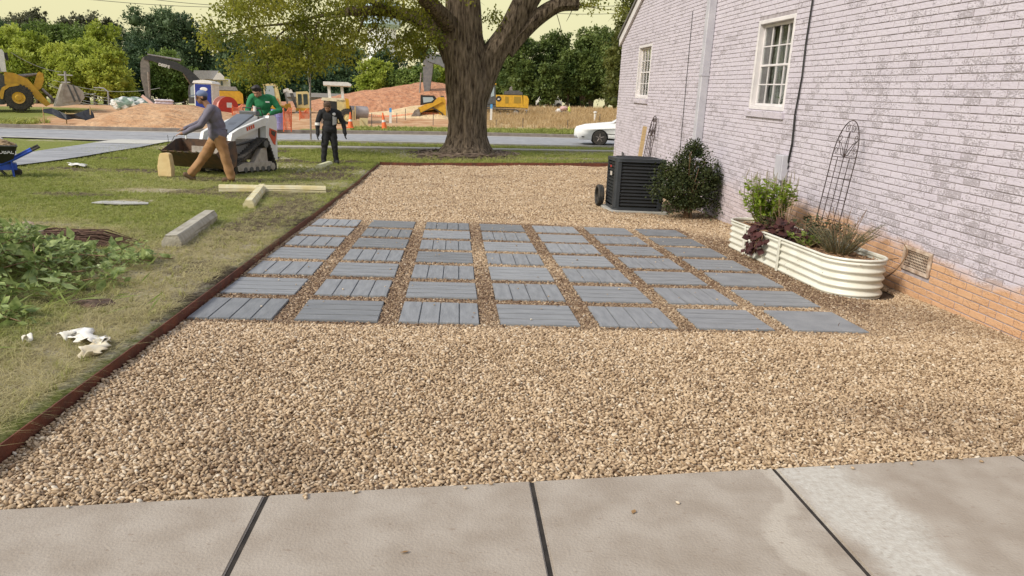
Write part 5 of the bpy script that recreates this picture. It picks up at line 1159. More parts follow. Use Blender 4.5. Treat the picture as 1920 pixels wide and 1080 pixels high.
fmesh('hoodie',tor[1:]+[('c',(.0,0,.93),(.1,0,.93),.14,.14)]+arms,.014,m_blk,mb_,.016,.006)
fmesh('trousers',tor[:1]+[(q[0],q[1],q[2],q[3]+.012,q[4]+.022) for q in legs],.014,m_blk,mb_,.006,.007); fmesh('gloves',hl_+hr_,.008,m_blk,mb_,.003); fmesh('shoes',feet,.012,m_blk,mb_,.008)
fmesh('hair',[('e',P(-.025,0,.045),(.098,.098,.095)),('e',P(-.06,0,-.03),(.075,.09,.09)),('c',P(.03,0,-.10),P(.05,0,-.14),.04,.03)],.012,mk('dark_brown_hair',(.06,.035,.022),(.12,.07,.045),30,.8),mb_,.008,.006); eyes(P,mb_)
pt=MB()
for i in range(4): pt.box((.13+.028*i,-.182+.004*i*i,1.17+.0*i),(.014,.012,.24-.02*i),rot=(.08,.0,0))
pt.sphere((.16,-.165,1.345),(.045,.014,.04),10,6); pt.build('shirt_print',mk('white_print',(.6,.6,.6)),mb_)
MB().lathe((-.27,-.035,1.03),[(.072,0),(.070,.07)],n=16).build('arm_band',M_['white'],mb_)
# ------------------------------------------------------------------ stand-on track loader
m_lw=mk('loader_white',(.68,.68,.67),(.6,.6,.58),4,.35,bump=.03); m_lo=mk('loader_orange_red',(.55,.06,.02),(.5,.05,.02),4,.4); m_bk2=mk('bucket_steel',(.16,.09,.055),(.07,.055,.05),6,.65,.3,bump=.3); m_hood=mk('slate_hood',(.085,.095,.115),(.11,.12,.14),4,.35)
m_fr=mk('track_frame_grey',(.42,.38,.33),(.28,.24,.2),7,.6,bump=.2)
lc=Vector((-4.98,17.62,0)); lz0=Gz(lc.x,lc.y)+.035; hd_=math.atan2(-.93,-.37)
ld=empty('track_loader',(lc.x,lc.y,lz0),hd_,'white and orange stand-on mini track loader with raised empty bucket on the lawn','track loader')
def hull_track(y0,y1,circ,th,name,m,par):
    # outer belt around circles (x,z,r), as closed loop strip with lugs
    pts=[]; n=len(circ)
    def tang(c0,c1):
        dx,dz=c1[0]-c0[0],c1[1]-c0[1]; d=math.hypot(dx,dz); a=math.atan2(dz,dx); b=math.acos(max(-1,min(1,(c0[2]-c1[2])/d))); return a-b
    angs=[tang(circ[i],circ[(i+1)%n]) for i in range(n)]
    for i in range(n):
        a0=angs[i-1]; a1=angs[i]
        while a1<a0: a1+=2*PI
        k=10
        for j in range(k+1):
            a=a0+(a1-a0)*j/k; pts.append((circ[i][0]+circ[i][2]*math.cos(a),circ[i][1]+circ[i][2]*math.sin(a)))
    # resample evenly
    L=[0]; P=[Vector((p[0],0,p[1])) for p in pts]; P.append(P[0])
    for i in range(1,len(P)): L.append(L[-1]+(P[i]-P[i-1]).length)
    N=int(L[-1]/.028); R=[]; 
    for i in range(N):
        t=L[-1]*i/N; j=max(0,np.searchsorted(L,t,side='right')-1); j=min(j,len(P)-2); u=(t-L[j])/max(L[j+1]-L[j],1e-6); R.append(P[j].lerp(P[j+1],u))
    mb=MB(); c=sum(R,Vector())/N; vs=[];fs=[]
    for i in range(N):
        t=(R[(i+1)%N]-R[i-1]).normalized(); nn=Vector((t.z,0,-t.x)); e=th*(1.0 if i%3 else 1.75)
        vs+=[R[i]+Vector((0,y0,0)),R[i]+Vector((0,y1,0)),R[i]+nn*e+Vector((0,y1,0)),R[i]+nn*e+Vector((0,y0,0))]
    for i in range(N):
        j=(i+1)%N
        for q in range(4): fs.append((4*i+q,4*i+(q+1)%4,4*j+(q+1)%4,4*j+q))
    return mb.add(vs,fs).build(name,m,par)
for s_ in (1,-1):
    y0,y1=(.30,.52) if s_>0 else (-.52,-.30)
    tk=hull_track(y0,y1,[(-.60,.135,.10),(.66,.135,.10),(-.34,.66,.10)],.03,'track',M_['rubber'],ld)
    fr=MB(); fr.prism([(-.62,.08),(.66,.08),(.70,.2),(.45,.26),(-.55,.26)],y0*1.0+.03,y1-.01,'y'); fr.prism([(-.45,.22),(.1,.22),(-.2,.55),(-.4,.6)],y0+.05,y1-.04,'y'); fr.build('track_frame',m_fr,tk)
    rl=MB()
    for k in range(5): rl.cyl((-.42+.21*k,(y0+y1)/2,.105),.06,abs(y1-y0)+.005,'y',14)
    rl.build('rollers',M_['dgrey'],tk); MB().cyl((-.34,(y0+y1)/2,.66),.085,abs(y1-y0)+.01,'y',16).build('drive_sprocket',M_['dgrey'],tk); MB().cyl((-.58,(y0+y1)/2,.14),.085,abs(y1-y0)+.012,'y',16).build('idler',m_fr,tk)
    ar=MB(); yy_=.33 if s_>0 else -.41
    ar.prism([(-.80,1.06),(-.80,1.26),(-.45,1.24),(.45,1.0),(.70,.90),(.80,.62),(.82,.35),(.72,.35),(.68,.62),(.58,.80),(.35,.86),(-.4,1.06)],yy_,yy_+.08,'y'); a=ar.build('lift_arm',m_lw,ld)
    dc=MB(); yo=yy_+.083 if s_>0 else yy_-.003
    for k in range(4): x=-.08+.075*k; zb=1.0-.262*(x); dc.prism([(x,zb),(x+.05,zb-.012),(x+.075,zb+.07),(x+.02,zb+.08)],yo,yo+.004,'y')
    dc.build('red_decal',m_lo,a); MB().tube([(-.35,yy_+.04-.09*s_,.75),(.5,yy_+.04-.09*s_,.62)],[.03,.018],8).build('lift_cylinder',M_['black'],ld)
    sd=MB(); ys_=.26 if s_>0 else -.345
    sd.prism([(-.92,.28),(-.92,1.22),(-.84,1.30),(-.62,1.30),(-.50,1.05),(-.47,.62),(-.62,.38),(-.72,.28)],ys_+.0,ys_+.075 if s_<0 else ys_+.16,'y'); t_=sd.build('side_tower',m_lw,ld)
    if s_>0:
        MB().prism([(-.90,.95),(-.62,1.02),(-.60,.86),(-.75,.66),(-.83,.62)],.421,.428,'y').build('orange_panel',m_lo,t_)
        MB().prism([(-.86,.93),(-.68,.97),(-.68,.88),(-.80,.82)],.429,.434,'y').build('black_grille',M_['black'],t_)
body=MB(); body.box((-.15,0,.55),(1.2,.5,.5),bev=.03); body.box((-.68,0,.85),(.32,.5,.85),bev=.03); body.build('chassis',m_fr,ld)
hd2=MB(); hd2.prism([(-.42,1.28),(-.34,1.28),(.60,.86),(.62,.80),(.62,.42),(-.42,.42)],-.25,.25,'y'); hd2.build('engine_cover',m_lw,ld,smooth=False)
MB().prism([(-.33,1.30),(-.30,1.31),(.60,.90),(.60,.865),(-.33,1.27)],-.225,.225,'y').build('hood_panel',m_hood,ld)
hv=MB(); 
for k in range(5): hv.box((.0+.05*k,.0,1.168-.0223*k),(.018,.24-.02*k,.008),rot=(0,.42,0))
hv.build('hood_vents',M_['black'],ld); MB().prism([(.63,.45),(.63,.8),(.645,.78),(.645,.47)],-.2,.2,'y').build('front_plate',m_fr,ld)
MB().box((-.47,0,1.34),(.14,.48,.1),bev=.02).build('control_console',M_['dgrey'],ld); hb=MB(); hb.tube([(-.62,-.26,1.3),(-.55,-.24,1.46),(-.55,.24,1.46),(-.62,.26,1.3)],.014,8); hb.tube([(-.5,.1,1.38),(-.52,.1,1.5)],.018,8); hb.build('reference_bar',M_['black'],ld)
MB().box((-1.08,0,.30),(.32,.5,.04)).build('operator_platform',M_['dgrey'],ld); MB().box((-.93,0,.65),(.04,.46,.66)).build('rear_pad',M_['black'],ld)
MB().tube([(-.44,.17,1.36),(-.44,.17,1.5)],[.035,.03],12).build('white_cup',M_['white'],ld)
# bucket
bkt=MB(); prof=[(1.62,.50),(1.20,.16),(.98,.22),(.92,.48),(.98,.74)]
def shell(mb,pr,y0,y1,t):
    n=len(pr); vs=[];fs=[]
    for y in (y0,y1):
        vs+=[(a,y,b) for a,b in pr]
    ins=[(a+(.02 if a<1.1 else 0),b+t) for a,b in pr]
    for y in (y0,y1): vs+=[(a,y,b) for a,b in ins]
    for i in range(n-1): fs+=[(i,i+1,n+i+1,n+i),(2*n+i,3*n+i,3*n+i+1,2*n+i+1)]
    fs+=[(0,n,3*n,2*n),(n-1,3*n-1,4*n-1,2*n-1)]; mb.add(vs,fs)
shell(bkt,prof,-.70,.70,.015); bk_=bkt.build('bucket',m_bk2,ld)
for y in (-.70,.685): MB().prism([(1.62,.50),(1.20,.16),(.98,.22),(.92,.48),(.98,.76),(1.15,.74)],y,y+.015,'y').build('bucket_side',m_bk2,bk_)
te=MB(); 
for k in range(8): te.prism([(1.56,.462),(1.70,.535),(1.56,.475)],-.69+.188*k,-.69+.188*k+.06,'y')
te.build('cutting_teeth',M_['steel'],bk_); MB().box((.93,0,.52),(.07,.9,.4)).build('quick_attach',m_fr,ld)
lw2=MB(); lw2.box((1.0,-.55,.82),(.03,.03,.16)); lw2.box((1.02,.4,.8),(.1,.05,.1)); lw2.build('bucket_brackets',m_lw,bk_)
# operator in green
pm=Matrix.Translation((lc.x,lc.y,lz0))@Matrix.Rotation(hd_,4,'Z'); bp_=pm@Vector((-1.08,0,.33)); bp_.x=at(490,200,bp_.y).x
gm=empty('person',bp_,face_cam(bp_),'operator in green long sleeved shirt standing on the loader and looking down at its controls','person')
tor=[('e',(.05,0,.90),(.15,.12,.12)),('e',(.05,-.03,1.05),(.16,.135,.17)),('e',(.03,-.08,1.25),(.2,.14,.18)),('c',(-.16,-.1,1.37),(.2,-.1,1.37),.078,.078)]
legs=[('c',(-.04,0,.88),(-.08,-.03,.48),.095,.068),('c',(-.08,-.03,.48),(-.09,.02,.08),.065,.045),('c',(.12,0,.88),(.15,-.03,.48),.095,.068),('c',(.15,-.03,.48),(.15,.02,.08),.065,.045)]
arms=[('c',(-.21,-.1,1.36),(-.31,-.16,1.06),.066,.052),('c',(-.31,-.16,1.06),(-.24,-.34,.90),.05,.036),('c',(.26,-.1,1.36),(.42,-.14,1.10),.066,.052),('c',(.42,-.14,1.10),(.20,-.34,1.02),.05,.036)]
feet=[('c',(-.09,.03,.045),(-.10,-.12,.04),.05,.042),('c',(.15,.03,.045),(.16,-.12,.04),.05,.042)]
hp,P=head((-.09,-.22,1.50),(-.35,-1,0),1.03,.6); h1,h2=hand((-.24,-.34,.90),(.3,-.6,-.7),1,.7),hand((.20,-.34,1.02),(-.8,-.5,-.4),1,.6)
fmesh('body',legs+tor+arms+feet+hp+[('c',(.0,-.1,1.40),(-.06,-.17,1.47),.06,.056)]+h1+h2,.012,mk('skin_tan',(.36,.19,.12),(.42,.23,.15),12,.55),gm)
fmesh('shirt',tor[1:]+[('c',(.0,0,.92),(.1,0,.92),.13,.13)]+arms,.014,mk('green_shirt',(.012,.14,.05),(.018,.18,.07),4,.85),gm,.017,.007)
fmesh('trousers',tor[:1]+[(q[0],q[1],q[2],q[3]+.01,q[4]+.02) for q in legs],.014,mk('dark_work_trousers',(.03,.04,.05)),gm,.005,.006); fmesh('boots',feet,.012,m_shoe,gm,.008)
fmesh('hair',[('e',P(-.03,0,.055),(.10,.098,.09)),('e',P(.01,0,.1),(.09,.09,.05))],.012,m_hair,gm,.01,.008); eyes(P,gm)
MB().box((.14,-.235,1.28),(.09,.012,.03)).build('chest_logo',M_['white'],gm)
# sack under the bucket
mbk=MB().prism([(-.14,0),(.13,0),(.135,.16),(.12,.32),(.10,.46),(.02,.485),(-.09,.47),(-.12,.36),(-.15,.2)],-.09,.09,'y').mesh('paper_sack',mk('tan_sack',(.72,.56,.30),(.66,.48,.24),5,.85,bump=.5,bs=9))
bb=bmesh.new(); bb.from_mesh(mbk); bmesh.ops.bevel(bb,geom=list(bb.edges),offset=.014,segments=2,affect='EDGES')
bb.to_mesh(mbk); sk=link('paper_sack',mbk)
sk.location=U(313,331,.05); tag(sk,'upright tan paper sack standing on the grass under the loader bucket','sack')
lv=MB(); lv.tube([(0,0,0),(.02,0,.12),(-.03,0,.22)],.012,6); lv.tube([(0,0,.2),(.09,0,.33)],.005,5); lv.tube([(-.01,0,.22),(-.02,0,.34)],.004,5); o=lv.build('survey_flag',M_['black']); o.location=at(318,278,20.5); o.location.z=Gz(o.location.x,20.5)+.03
tag(o,'small dark stake with wires sticking up behind the left end of the bucket','stake'); o.scale=(1.6,1.6,2)
# ------------------------------------------------------------------ wheelbarrow
wp=at(0,335,14.6); wp.z=.045; wb=empty('wheelbarrow',wp,face_cam(wp),'black tray wheelbarrow with blue handles and frame, loaded with soil, at the left edge','wheelbarrow')
qq=PX(0,335,14.6); q=lambda x,y: qq((x,y))
tray=MB(); top=[q(-78,277),q(38,278)]; bot=[q(-55,305),q(27,309)]
def frust(mb,x0,x1,yt,zt,xb0,xb1,yb,zb): mb.add([(x0,-yt,zt),(x1,-yt,zt),(x1,yt,zt),(x0,yt,zt),(xb0,-yb,zb),(xb1,-yb,zb),(xb1,yb,zb),(xb0,yb,zb)],[(4,5,6,7),(0,1,5,4),(1,2,6,5),(2,3,7,6),(3,0,4,7)])
frust(tray,q(-78,277)[0],q(41,277)[0],.36,q(0,277)[1],q(-50,309)[0],q(28,309)[0],.24,q(0,309)[1]); t=tray.build('tray',mk('black_tray',(.012,.012,.014),(.02,.02,.022),6,.35),wb); t.modifiers.new('s','SOLIDIFY').thickness=.006
rm=MB(); a,b,z=q(-78,277)[0],q(41,277)[0],q(0,277)[1]; rm.tube([(a,-.36,z),(b,-.36,z),(b,.36,z),(a,.36,z),(a,-.36,z)],.014,6); rm.build('tray_rim',M_['dgrey'],wb)
m_wb=mk('barrow_blue',(.012,.06,.42),(.02,.08,.5),5,.35)
for s_ in (-1,1):
    hn=MB(); hn.tube([(q(-70,325)[0],s_*.12,q(-70,325)[1]),(q(0,313)[0],s_*.2,q(0,313)[1]),(q(32,303)[0],s_*.25,q(32,303)[1]),(q(68,288)[0],s_*.28,q(68,288)[1])],.024,8); hn.build('handle',m_wb,wb)
    MB().tube([(q(68,288)[0],s_*.28,q(68,288)[1]),(q(84,281.5)[0],s_*.285,q(84,281.5)[1])],.022,8).build('grip',M_['rubber'],wb)
    MB().tube([(q(26,305)[0],s_*.24,q(26,305)[1]),(q(27,338)[0],s_*.24,.0)],.018,8).build('leg',m_wb,wb); MB().tube([(q(0,320)[0],s_*.22,q(0,320)[1]),(q(14,338)[0],s_*.24,.01)],.012,6).build('brace',M_['black'],wb)
MB().box((q(10,316)[0],0,q(10,316)[1]),(.42,.42,.12)).build('underframe',m_wb,wb)
wh=MB(); wh.lathe((q(35,331)[0]+.0,.0,q(35,331)[1]+.02),[(.0,-.03),(.055,-.032),(.075,-.02),(.078,0),(.075,.02),(.055,.032),(0,.03)],'y',20); wh.build('rear_wheel',M_['rubber'],wb)
wh=MB(); wh.lathe((q(-85,320)[0],0,.2),[(.06,-.05),(.17,-.05),(.2,-.03),(.2,.03),(.17,.05),(.06,.05)],'y',24); wh.build('front_wheel',M_['rubber'],wb)
text_mesh('KOBALT',.095,.001,M_['white'],wb,Matrix.Translation((q(18,289)[0],-.333,q(18,289)[1]))@Euler((PI/2-.35,0,0)).to_matrix().to_4x4(),'lettering',.002)
ldz=q(0,277)[1]; o=clod(wp+Vector((q(-18,277)[0],0,ldz-.02)),(.5,.3,.13),mk('barrow_soil',(.2,.13,.07),(.32,.23,.13),14,.95,bump=.8),'soil_heap','brown soil and debris heaped in the wheelbarrow tray','soil',5)
o=cloth_strip('plastic_sheet',[wp+Vector((-.25,0,ldz+.13)),wp+Vector((.0,0,ldz+.09)),wp+Vector((.2,-.02,ldz+.02))],.2,'white plastic sheet scrap lying on the soil in the wheelbarrow','plastic sheet',7)
# ------------------------------------------------------------------ white car on the street
cp_=at(1122,271,34.0); cp_.z=Gz(cp_.x,34.0)+.0; car=empty('car',(cp_.x,34.0,cp_.z),face_cam(cp_)+.05,'white sedan driving left along the street, its rear hidden by the house corner','car')
m_car=mk('white_car_paint',(.9,.9,.9),(.88,.88,.88),3,.35,spec=.4)
# x to the right = rearwards; front wheel at x=0
side=[(-.98,.30),(-1.02,.42),(-1.01,.64),(-.93,.78),(-.55,.90),(.05,.99),(.55,1.05),(1.05,1.36),(1.35,1.45),(2.0,1.46),(2.45,1.36),(3.0,1.06),(3.55,1.0),(3.65,.9),(3.68,.45),(3.6,.28)]
halfw=[.70,.80,.84,.86,.87,.88,.88,.66,.62,.62,.64,.82,.86,.86,.86,.80]
vs=[];n=len(side)
def crow(k): # cross rows from side to side
    return k
cb=MB(); rows=9
for (x,z),hw in zip(side,halfw):
    for j in range(rows):
        t=-1+2*j/(rows-1); zz_=z-(.05*abs(t)**3 if z>.5 else 0); cb.v.append((x-(.12*(1-t*t) if x<-.5 else (-.12*(1-t*t) if x>3.3 else 0)),t*hw,zz_))
for i in range(n-1):
    for j in range(rows-1): cb.f.append((i*rows+j,i*rows+j+1,(i+1)*rows+j+1,(i+1)*rows+j))
# body sides
for s_,j in ((-1,0),(1,rows-1)):
    low=[]
    for i in range(n):
        x,z=side[i]
        if z>.98: z=.97
        low.append((x,s_*.88 if 0<i<n-1 else s_*.8,min(z,.97)))
    base=len(cb.v); arch=lambda cx:[(cx+.37*math.cos(PI-a*PI/10),.32+.37*math.sin(PI-a*PI/10)) for a in range(11)]
    bl=[(-.90,.22)]+[(-.37,.22)]+arch(0)+[(2.36,.22)]+arch(2.73)+[(3.15,.22),(3.6,.26)]
    pts=[(p[0],s_*.87,p[2]) for p in low[:7]]+[(1.0,s_*.89,1.0),(2.3,s_*.89,1.02)]+[(p[0],s_*.87,p[2]) for p in low[11:]]+[(x,s_*.88,z) for x,z in reversed(bl)]
    cb.v+=pts; cb.f.append(tuple(range(base,base+len(pts))) )
o=cb.build('body',m_car,car,smooth=True)
o.modifiers.new('s','SOLIDIFY').thickness=.02
for s_ in (-1,1):
    MB().add([(.72,s_*.86,1.02),(1.22,s_*.67,1.39),(1.62,s_*.655,1.41),(1.60,s_*.87,1.03)],[(0,1,2,3)]).build('side_window',M_['paleglass'],car); MB().add([(1.68,s_*.87,1.03),(1.70,s_*.655,1.41),(2.3,s_*.66,1.36),(2.75,s_*.85,1.05)],[(0,1,2,3)]).build('side_window',M_['paleglass'],car)
    for cx in (0,2.73):
        w_=MB().lathe((cx,s_*.80,.32),[(.20,-.1),(.30,-.1),(.32,-.07),(.32,.07),(.30,.1),(.20,.1)],'y',28).build('wheel',M_['rubber'],car); rmm=MB(); rmm.lathe((cx,s_*.80,.32),[(.0,-.02),(.205,-.02),(.205,.02),(0,.02)],'y',24)
        for k in range(5): q_=k*2*PI/5+.3; rmm.tube([(cx+.03*math.cos(q_),s_*.885,.32+.03*math.sin(q_)),(cx+.19*math.cos(q_),s_*.885,.32+.19*math.sin(q_))],[.03,.022],6)
        rmm.tube([(cx+.195*math.cos(a*PI/12),s_*.885,.32+.195*math.sin(a*PI/12)) for a in range(25)],.014,5,cap=False); rmm.build('rim',M_['steel'],w_)
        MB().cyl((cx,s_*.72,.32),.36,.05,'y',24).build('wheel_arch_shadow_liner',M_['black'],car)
    MB().sphere((-.86,s_*.62,.70),(.13,.16,.055),12,8).build('headlight',M_['paleglass'],car); MB().box((1.2,s_*.895,.50),(2.2,.02,.03)).build('side_trim',M_['black'],car); MB().box((-.75,s_*.90,.34),(.12,.03,.05)).build('fog_lamp',M_['black'],car)
    MB().sphere((.82,s_*.97,1.05),(.07,.08,.06),8,6).build('mirror',m_car,car)
MB().add([(.60,-.80,1.04),(.60,.80,1.04),(1.12,.62,1.385),(1.12,-.62,1.385)],[(0,1,2,3)]).build('windscreen',M_['paleglass'],car); MB().box((1.8,0,.28),(4.6,1.4,.1)).build('underbody',M_['black'],car); MB().box((-1.05,0,.48),(.04,.9,.1)).build('grille',M_['black'],car)
# ------------------------------------------------------------------ construction site
def base(name,ox,oy,Y,label,cat,group=None,dz=0):
    p=at(ox,oy,Y); p.z+=dz; e=empty(name,p,face_cam(p),label,cat,group); return e,PX(ox,oy,Y)
def slab(q,pts,y0,y1): return MB().prism(q(*pts),y0,y1,'y')
def wheel(q,c,r,w,y,m=None,rim=.45,name='wheel',par=None,rimm=None,n=28):
    x,z=q(c); R=r/q.s; w_=MB(); pr=[(R*rim,-w/2),(R*.9,-w/2),(R,-w*.35),(R,w*.35),(R*.9,w/2),(R*rim,w/2)]; w_.lathe((x,y,z),pr,'y',n)
    for k in range(n): a=2*PI*k/n; w_.box((x+R*math.cos(a),y,z+R*math.sin(a)),(.1,w*.9,.09),rot=(0,-a,0))
    o=w_.build(name,m or M_['rubber'],par); MB().lathe((x,y,z),[(0,-w*.58),(R*.2,-w*.58),(R*.24,-w*.52),(R*rim*.8,-w*.51),(R*rim,-w*.56),(R*rim,w*.56),(0,w*.5)],'y',20).build('rim',rimm or M_['yellow'],o); return o
# wheel loader at the far left
e,q=base('wheel_loader',36,204,46,'yellow articulated wheel loader with its grey bucket curled, standing on the left verge','wheel loader')
for y in(-.95,.95): wheel(q,(38,184),23,.6,y,par=e); wheel(q,(-68,184),23,.6,y,par=e)
slab(q,[(-118,150),(-60,140),(10,140),(20,146),(24,168),(10,196),(-118,196)],-.55,.55).build('frame',M_['dgrey'],e)
slab(q,[(-120,138),(-45,134),(-45,170),(-120,176)],-.8,.8).build('engine_hood',M_['yellow'],e)
for y in (-1.25,.95):
    slab(q,[(4,176),(10,166),(22,160),(40,158),(42,162),(24,165),(14,171),(9,186),(5,186)],y,y+.3).build('fender',M_['yellow'],e)
for y in (-.62,.42): slab(q,[(18,138),(36,140),(60,150),(76,170),(97,196),(88,200),(66,182),(50,168),(30,164),(16,160)],y,y+.2).build('lift_arm',M_['yellow'],e)
slab(q,[(66,170),(79,140),(84,136),(91,140),(91,152),(84,166),(72,174)],-.15,.15).build('bell_crank',M_['yellow'],e)
a,b=q((38,146),(80,141)); MB().tube([(a[0],0,a[1]),(b[0],0,b[1])],[.12,.07],10).build('tilt_cylinder',M_['steel'],e)
a,b=q((84,168),(106,190)); MB().tube([(a[0],0,a[1]),(b[0],0,b[1])],.09,8).build('link',M_['steel'],e)
cab_=slab(q,[(-45,98),(20,99),(23,104),(22,138),(-45,138)],-.75,.75).build('cab',M_['white'],e)
slab(q,[(-40,106),(0,106),(12,132),(12,137),(-40,137)],-.765,-.755).build('cab_window',M_['glass'],cab_); slab(q,[(22,104),(29,104),(30,116),(25,118),(22,110)],-.3,.0).build('mirror',M_['black'],cab_)
pr=[(104,200),(112,200),(152,196),(164,184),(162,172),(152,164),(148,163),(128,157),(124,158)]
bk_=slab(q,pr,-1.42,1.42).build('bucket',mk('bright_bucket_steel',(.42,.39,.36),(.3,.26,.23),3,.45,.3,bump=.2),e); 
o=slab(q,[(126,162),(150,167),(158,176),(152,188),(118,194)],-1.45,-1.43).build('bucket_side',mk('dark_bucket_side',(.36,.32,.29),(.24,.2,.17),4,.6),bk_)
for xx in (140,150): slab(q,[(xx-8,160),(xx-5,160),(xx+6,190),(xx+2,192)],-1.46,-1.452).build('wear_rib',M_['dgrey'],bk_)
# excavators
def trackpair(q,pts,e,w=.5,gap=1.3,m=None):
    P=q(*pts); xs=[p[0] for p in P]; zs=[p[1] for p in P]; x0,x1,z0,z1=min(xs),max(xs),min(zs),max(zs); r=(z1-z0)/2
    for s_ in(-1,1):
        t=hull_track(s_*gap-w/2,s_*gap+w/2,[(x0+r,z0+r,r*.85),(x1-r,z0+r,r*.85)],r*.15,'track',M_['dgrey'],e)
        rl=MB(); n=7
        for k in range(n): rl.cyl((x0+r+(x1-x0-2*r)*k/(n-1),s_*gap,z0+r*.55 if 0<k<n-1 else z0+r),r*.4 if 0<k<n-1 else r*.7,w*.9,'y',12)
        rl.build('rollers',M_['grey'],t)
def trackpair2(q,x0,x1,ztop,zbot,e,w=.55,gap=1.25): return trackpair(q,[(x0,ztop),(x1,zbot)],e,w,gap)
e,q=base('excavator',425,216,60,'large yellow and black excavator behind the portable toilet, its dark boom reaching left','excavator')
trackpair2(q,345,470,199,216,e); slab(q,[(372,192),(460,194),(460,199),(372,199)],-1.3,1.3).build('deck',M_['dgrey'],e)
slab(q,[(405,172),(452,173),(458,178),(458,195),(405,196)],-1.35,1.35).build('engine_housing',M_['yellow'],e); slab(q,[(405,164),(446,165),(450,172),(405,171)],-1.1,1.1).build('top_grille',M_['grey'],e)
c=slab(q,[(361,164),(366,160),(392,160),(392,195),(359,195),(359,175)],-1.35,-.3).build('cab',M_['dgrey'],e); slab(q,[(364,167),(368,163),(388,163),(388,184),(363,184)],-1.37,-1.352).build('cab_window',M_['paleglass'],c)
m_bm=mk('dark_boom',(.022,.024,.028),(.035,.036,.04),5,.5)
bm=slab(q,[(286,119),(300,121),(350,139),(360,150),(366,164),(385,186),(396,180),(380,150),(366,136),(342,122),(300,113),(288,112)],-.3,.3)
b_=bm.build('boom',m_bm,e); p=q((320,129)); text_mesh('DEERE',.27,.01,M_['white'],b_,Matrix.Translation((p[0],-.32,p[1]))@Euler((PI/2,.22,0)).to_matrix().to_4x4(),'lettering',.01)
a,b=q((292,113),(350,124)); MB().tube([(a[0],0,a[1]+.12),(b[0],0,b[1]+.2)],[.07,.11],8).build('stick_cylinder',M_['steel'],e); a,b=q((352,141),(374,176)); MB().tube([(a[0],.42,a[1]),(b[0],.42,b[1])],[.07,.1],8).build('boom_cylinder',M_['steel'],e)
slab(q,[(279,124),(284,115),(293,114),(294,130),(292,150),(290,186),(282,186),(277,150)],-.25,.25).build('stick',mk('grey_stick',(.13,.12,.11),(.2,.18,.16),6,.6),e)
a,b=q((291,140),(289,184)); MB().tube([(a[0],-.32,a[1]),(b[0],-.32,b[1])],[.09,.06],8).build('bucket_cylinder',M_['steel'],e)
slab(q,[(280,186),(293,186),(299,196),(296,208),(282,210),(274,202)],-.6,.6).build('bucket',M_['dgrey'],e)
e,q=base('excavator',930,219,58,'yellow excavator partly hidden behind the oak trunk, grey boom reaching down to the left','excavator')
trackpair2(q,878,972,202,219,e); slab(q,[(885,195),(985,199),(985,203),(885,201)],-1.3,1.3).build('deck',M_['dgrey'],e)
slab(q,[(930,180),(978,181),(980,203),(930,201)],-1.35,1.35).build('engine_housing',M_['yellow'],e); slab(q,[(980,181),(987,182),(990,188),(989,204),(980,203)],-1.35,1.35).build('counterweight',M_['yellow'],e)
for x0,x1 in ((947,953),(963,975)): slab(q,[(x0,183),(x1,184),(x1,195),(x0,195)],-1.365,-1.352).build('side_grille',mk('ochre_grille',(.3,.19,.02)),e)
slab(q,[(944,179),(946,173),(972,172),(979,176),(979,180)],-1.0,1.0).build('engine_cover',M_['dgrey'],e); slab(q,[(954,172),(956,166),(960,163),(961,171)],-.1,.1).build('exhaust',M_['steel'],e)
c=slab(q,[(900,162),(929,161),(930,196),(900,196)],-1.35,-.35).build('cab',M_['dgrey'],e); slab(q,[(915,164),(919,164),(919,180),(914,186)],-1.37,-1.352).build('cab_window',M_['paleglass'],c); slab(q,[(921,165),(927,165),(927,182),(921,184)],-1.37,-1.352).build('cab_window',M_['paleglass'],c); slab(q,[(899,160),(931,160),(931,162),(899,162)],-1.4,-.3).build('cab_roof',M_['yellow'],c)
x,z=q((935,187)); bd_=MB().cyl((x,-1.36,z),.2,.02,'y',18).build('round_badge',M_['black'],e); MB().prism([(x-.1,z-.06),(x-.02,z+.05),(x+.04,z-.0),(x+.11,z+.06),(x+.05,z-.08)],-1.378,-1.372,'y').build('deer_mark',M_['white'],bd_)
slab(q,[(800,110),(830,112),(866,128),(905,180),(895,192),(872,165),(850,140),(826,126),(806,120)],-.3,.3).build('boom',mk('grey_boom',(.12,.13,.14),(.17,.17,.18),5,.5),e)
slab(q,[(797,122),(803,108),(812,106),(816,116),(813,140),(806,180),(798,180),(795,150)],-.25,.25).build('stick',mk('grey_stick2',(.11,.11,.12),(.17,.16,.16),5,.6),e)
a,b=q((812,109),(840,114)); MB().tube([(a[0],0,a[1]+.2),(b[0],0,b[1]+.25)],[.06,.1],8).build('stick_cylinder',M_['white'],e); a,b=q((793,140),(789,176)); MB().tube([(a[0],-.3,a[1]),(b[0],-.3,b[1])],.06,8).build('bucket_cylinder',M_['steel'],e)
slab(q,[(796,180),(808,180),(812,192),(806,204),(790,200)],-.6,.6).build('bucket',M_['dgrey'],e)
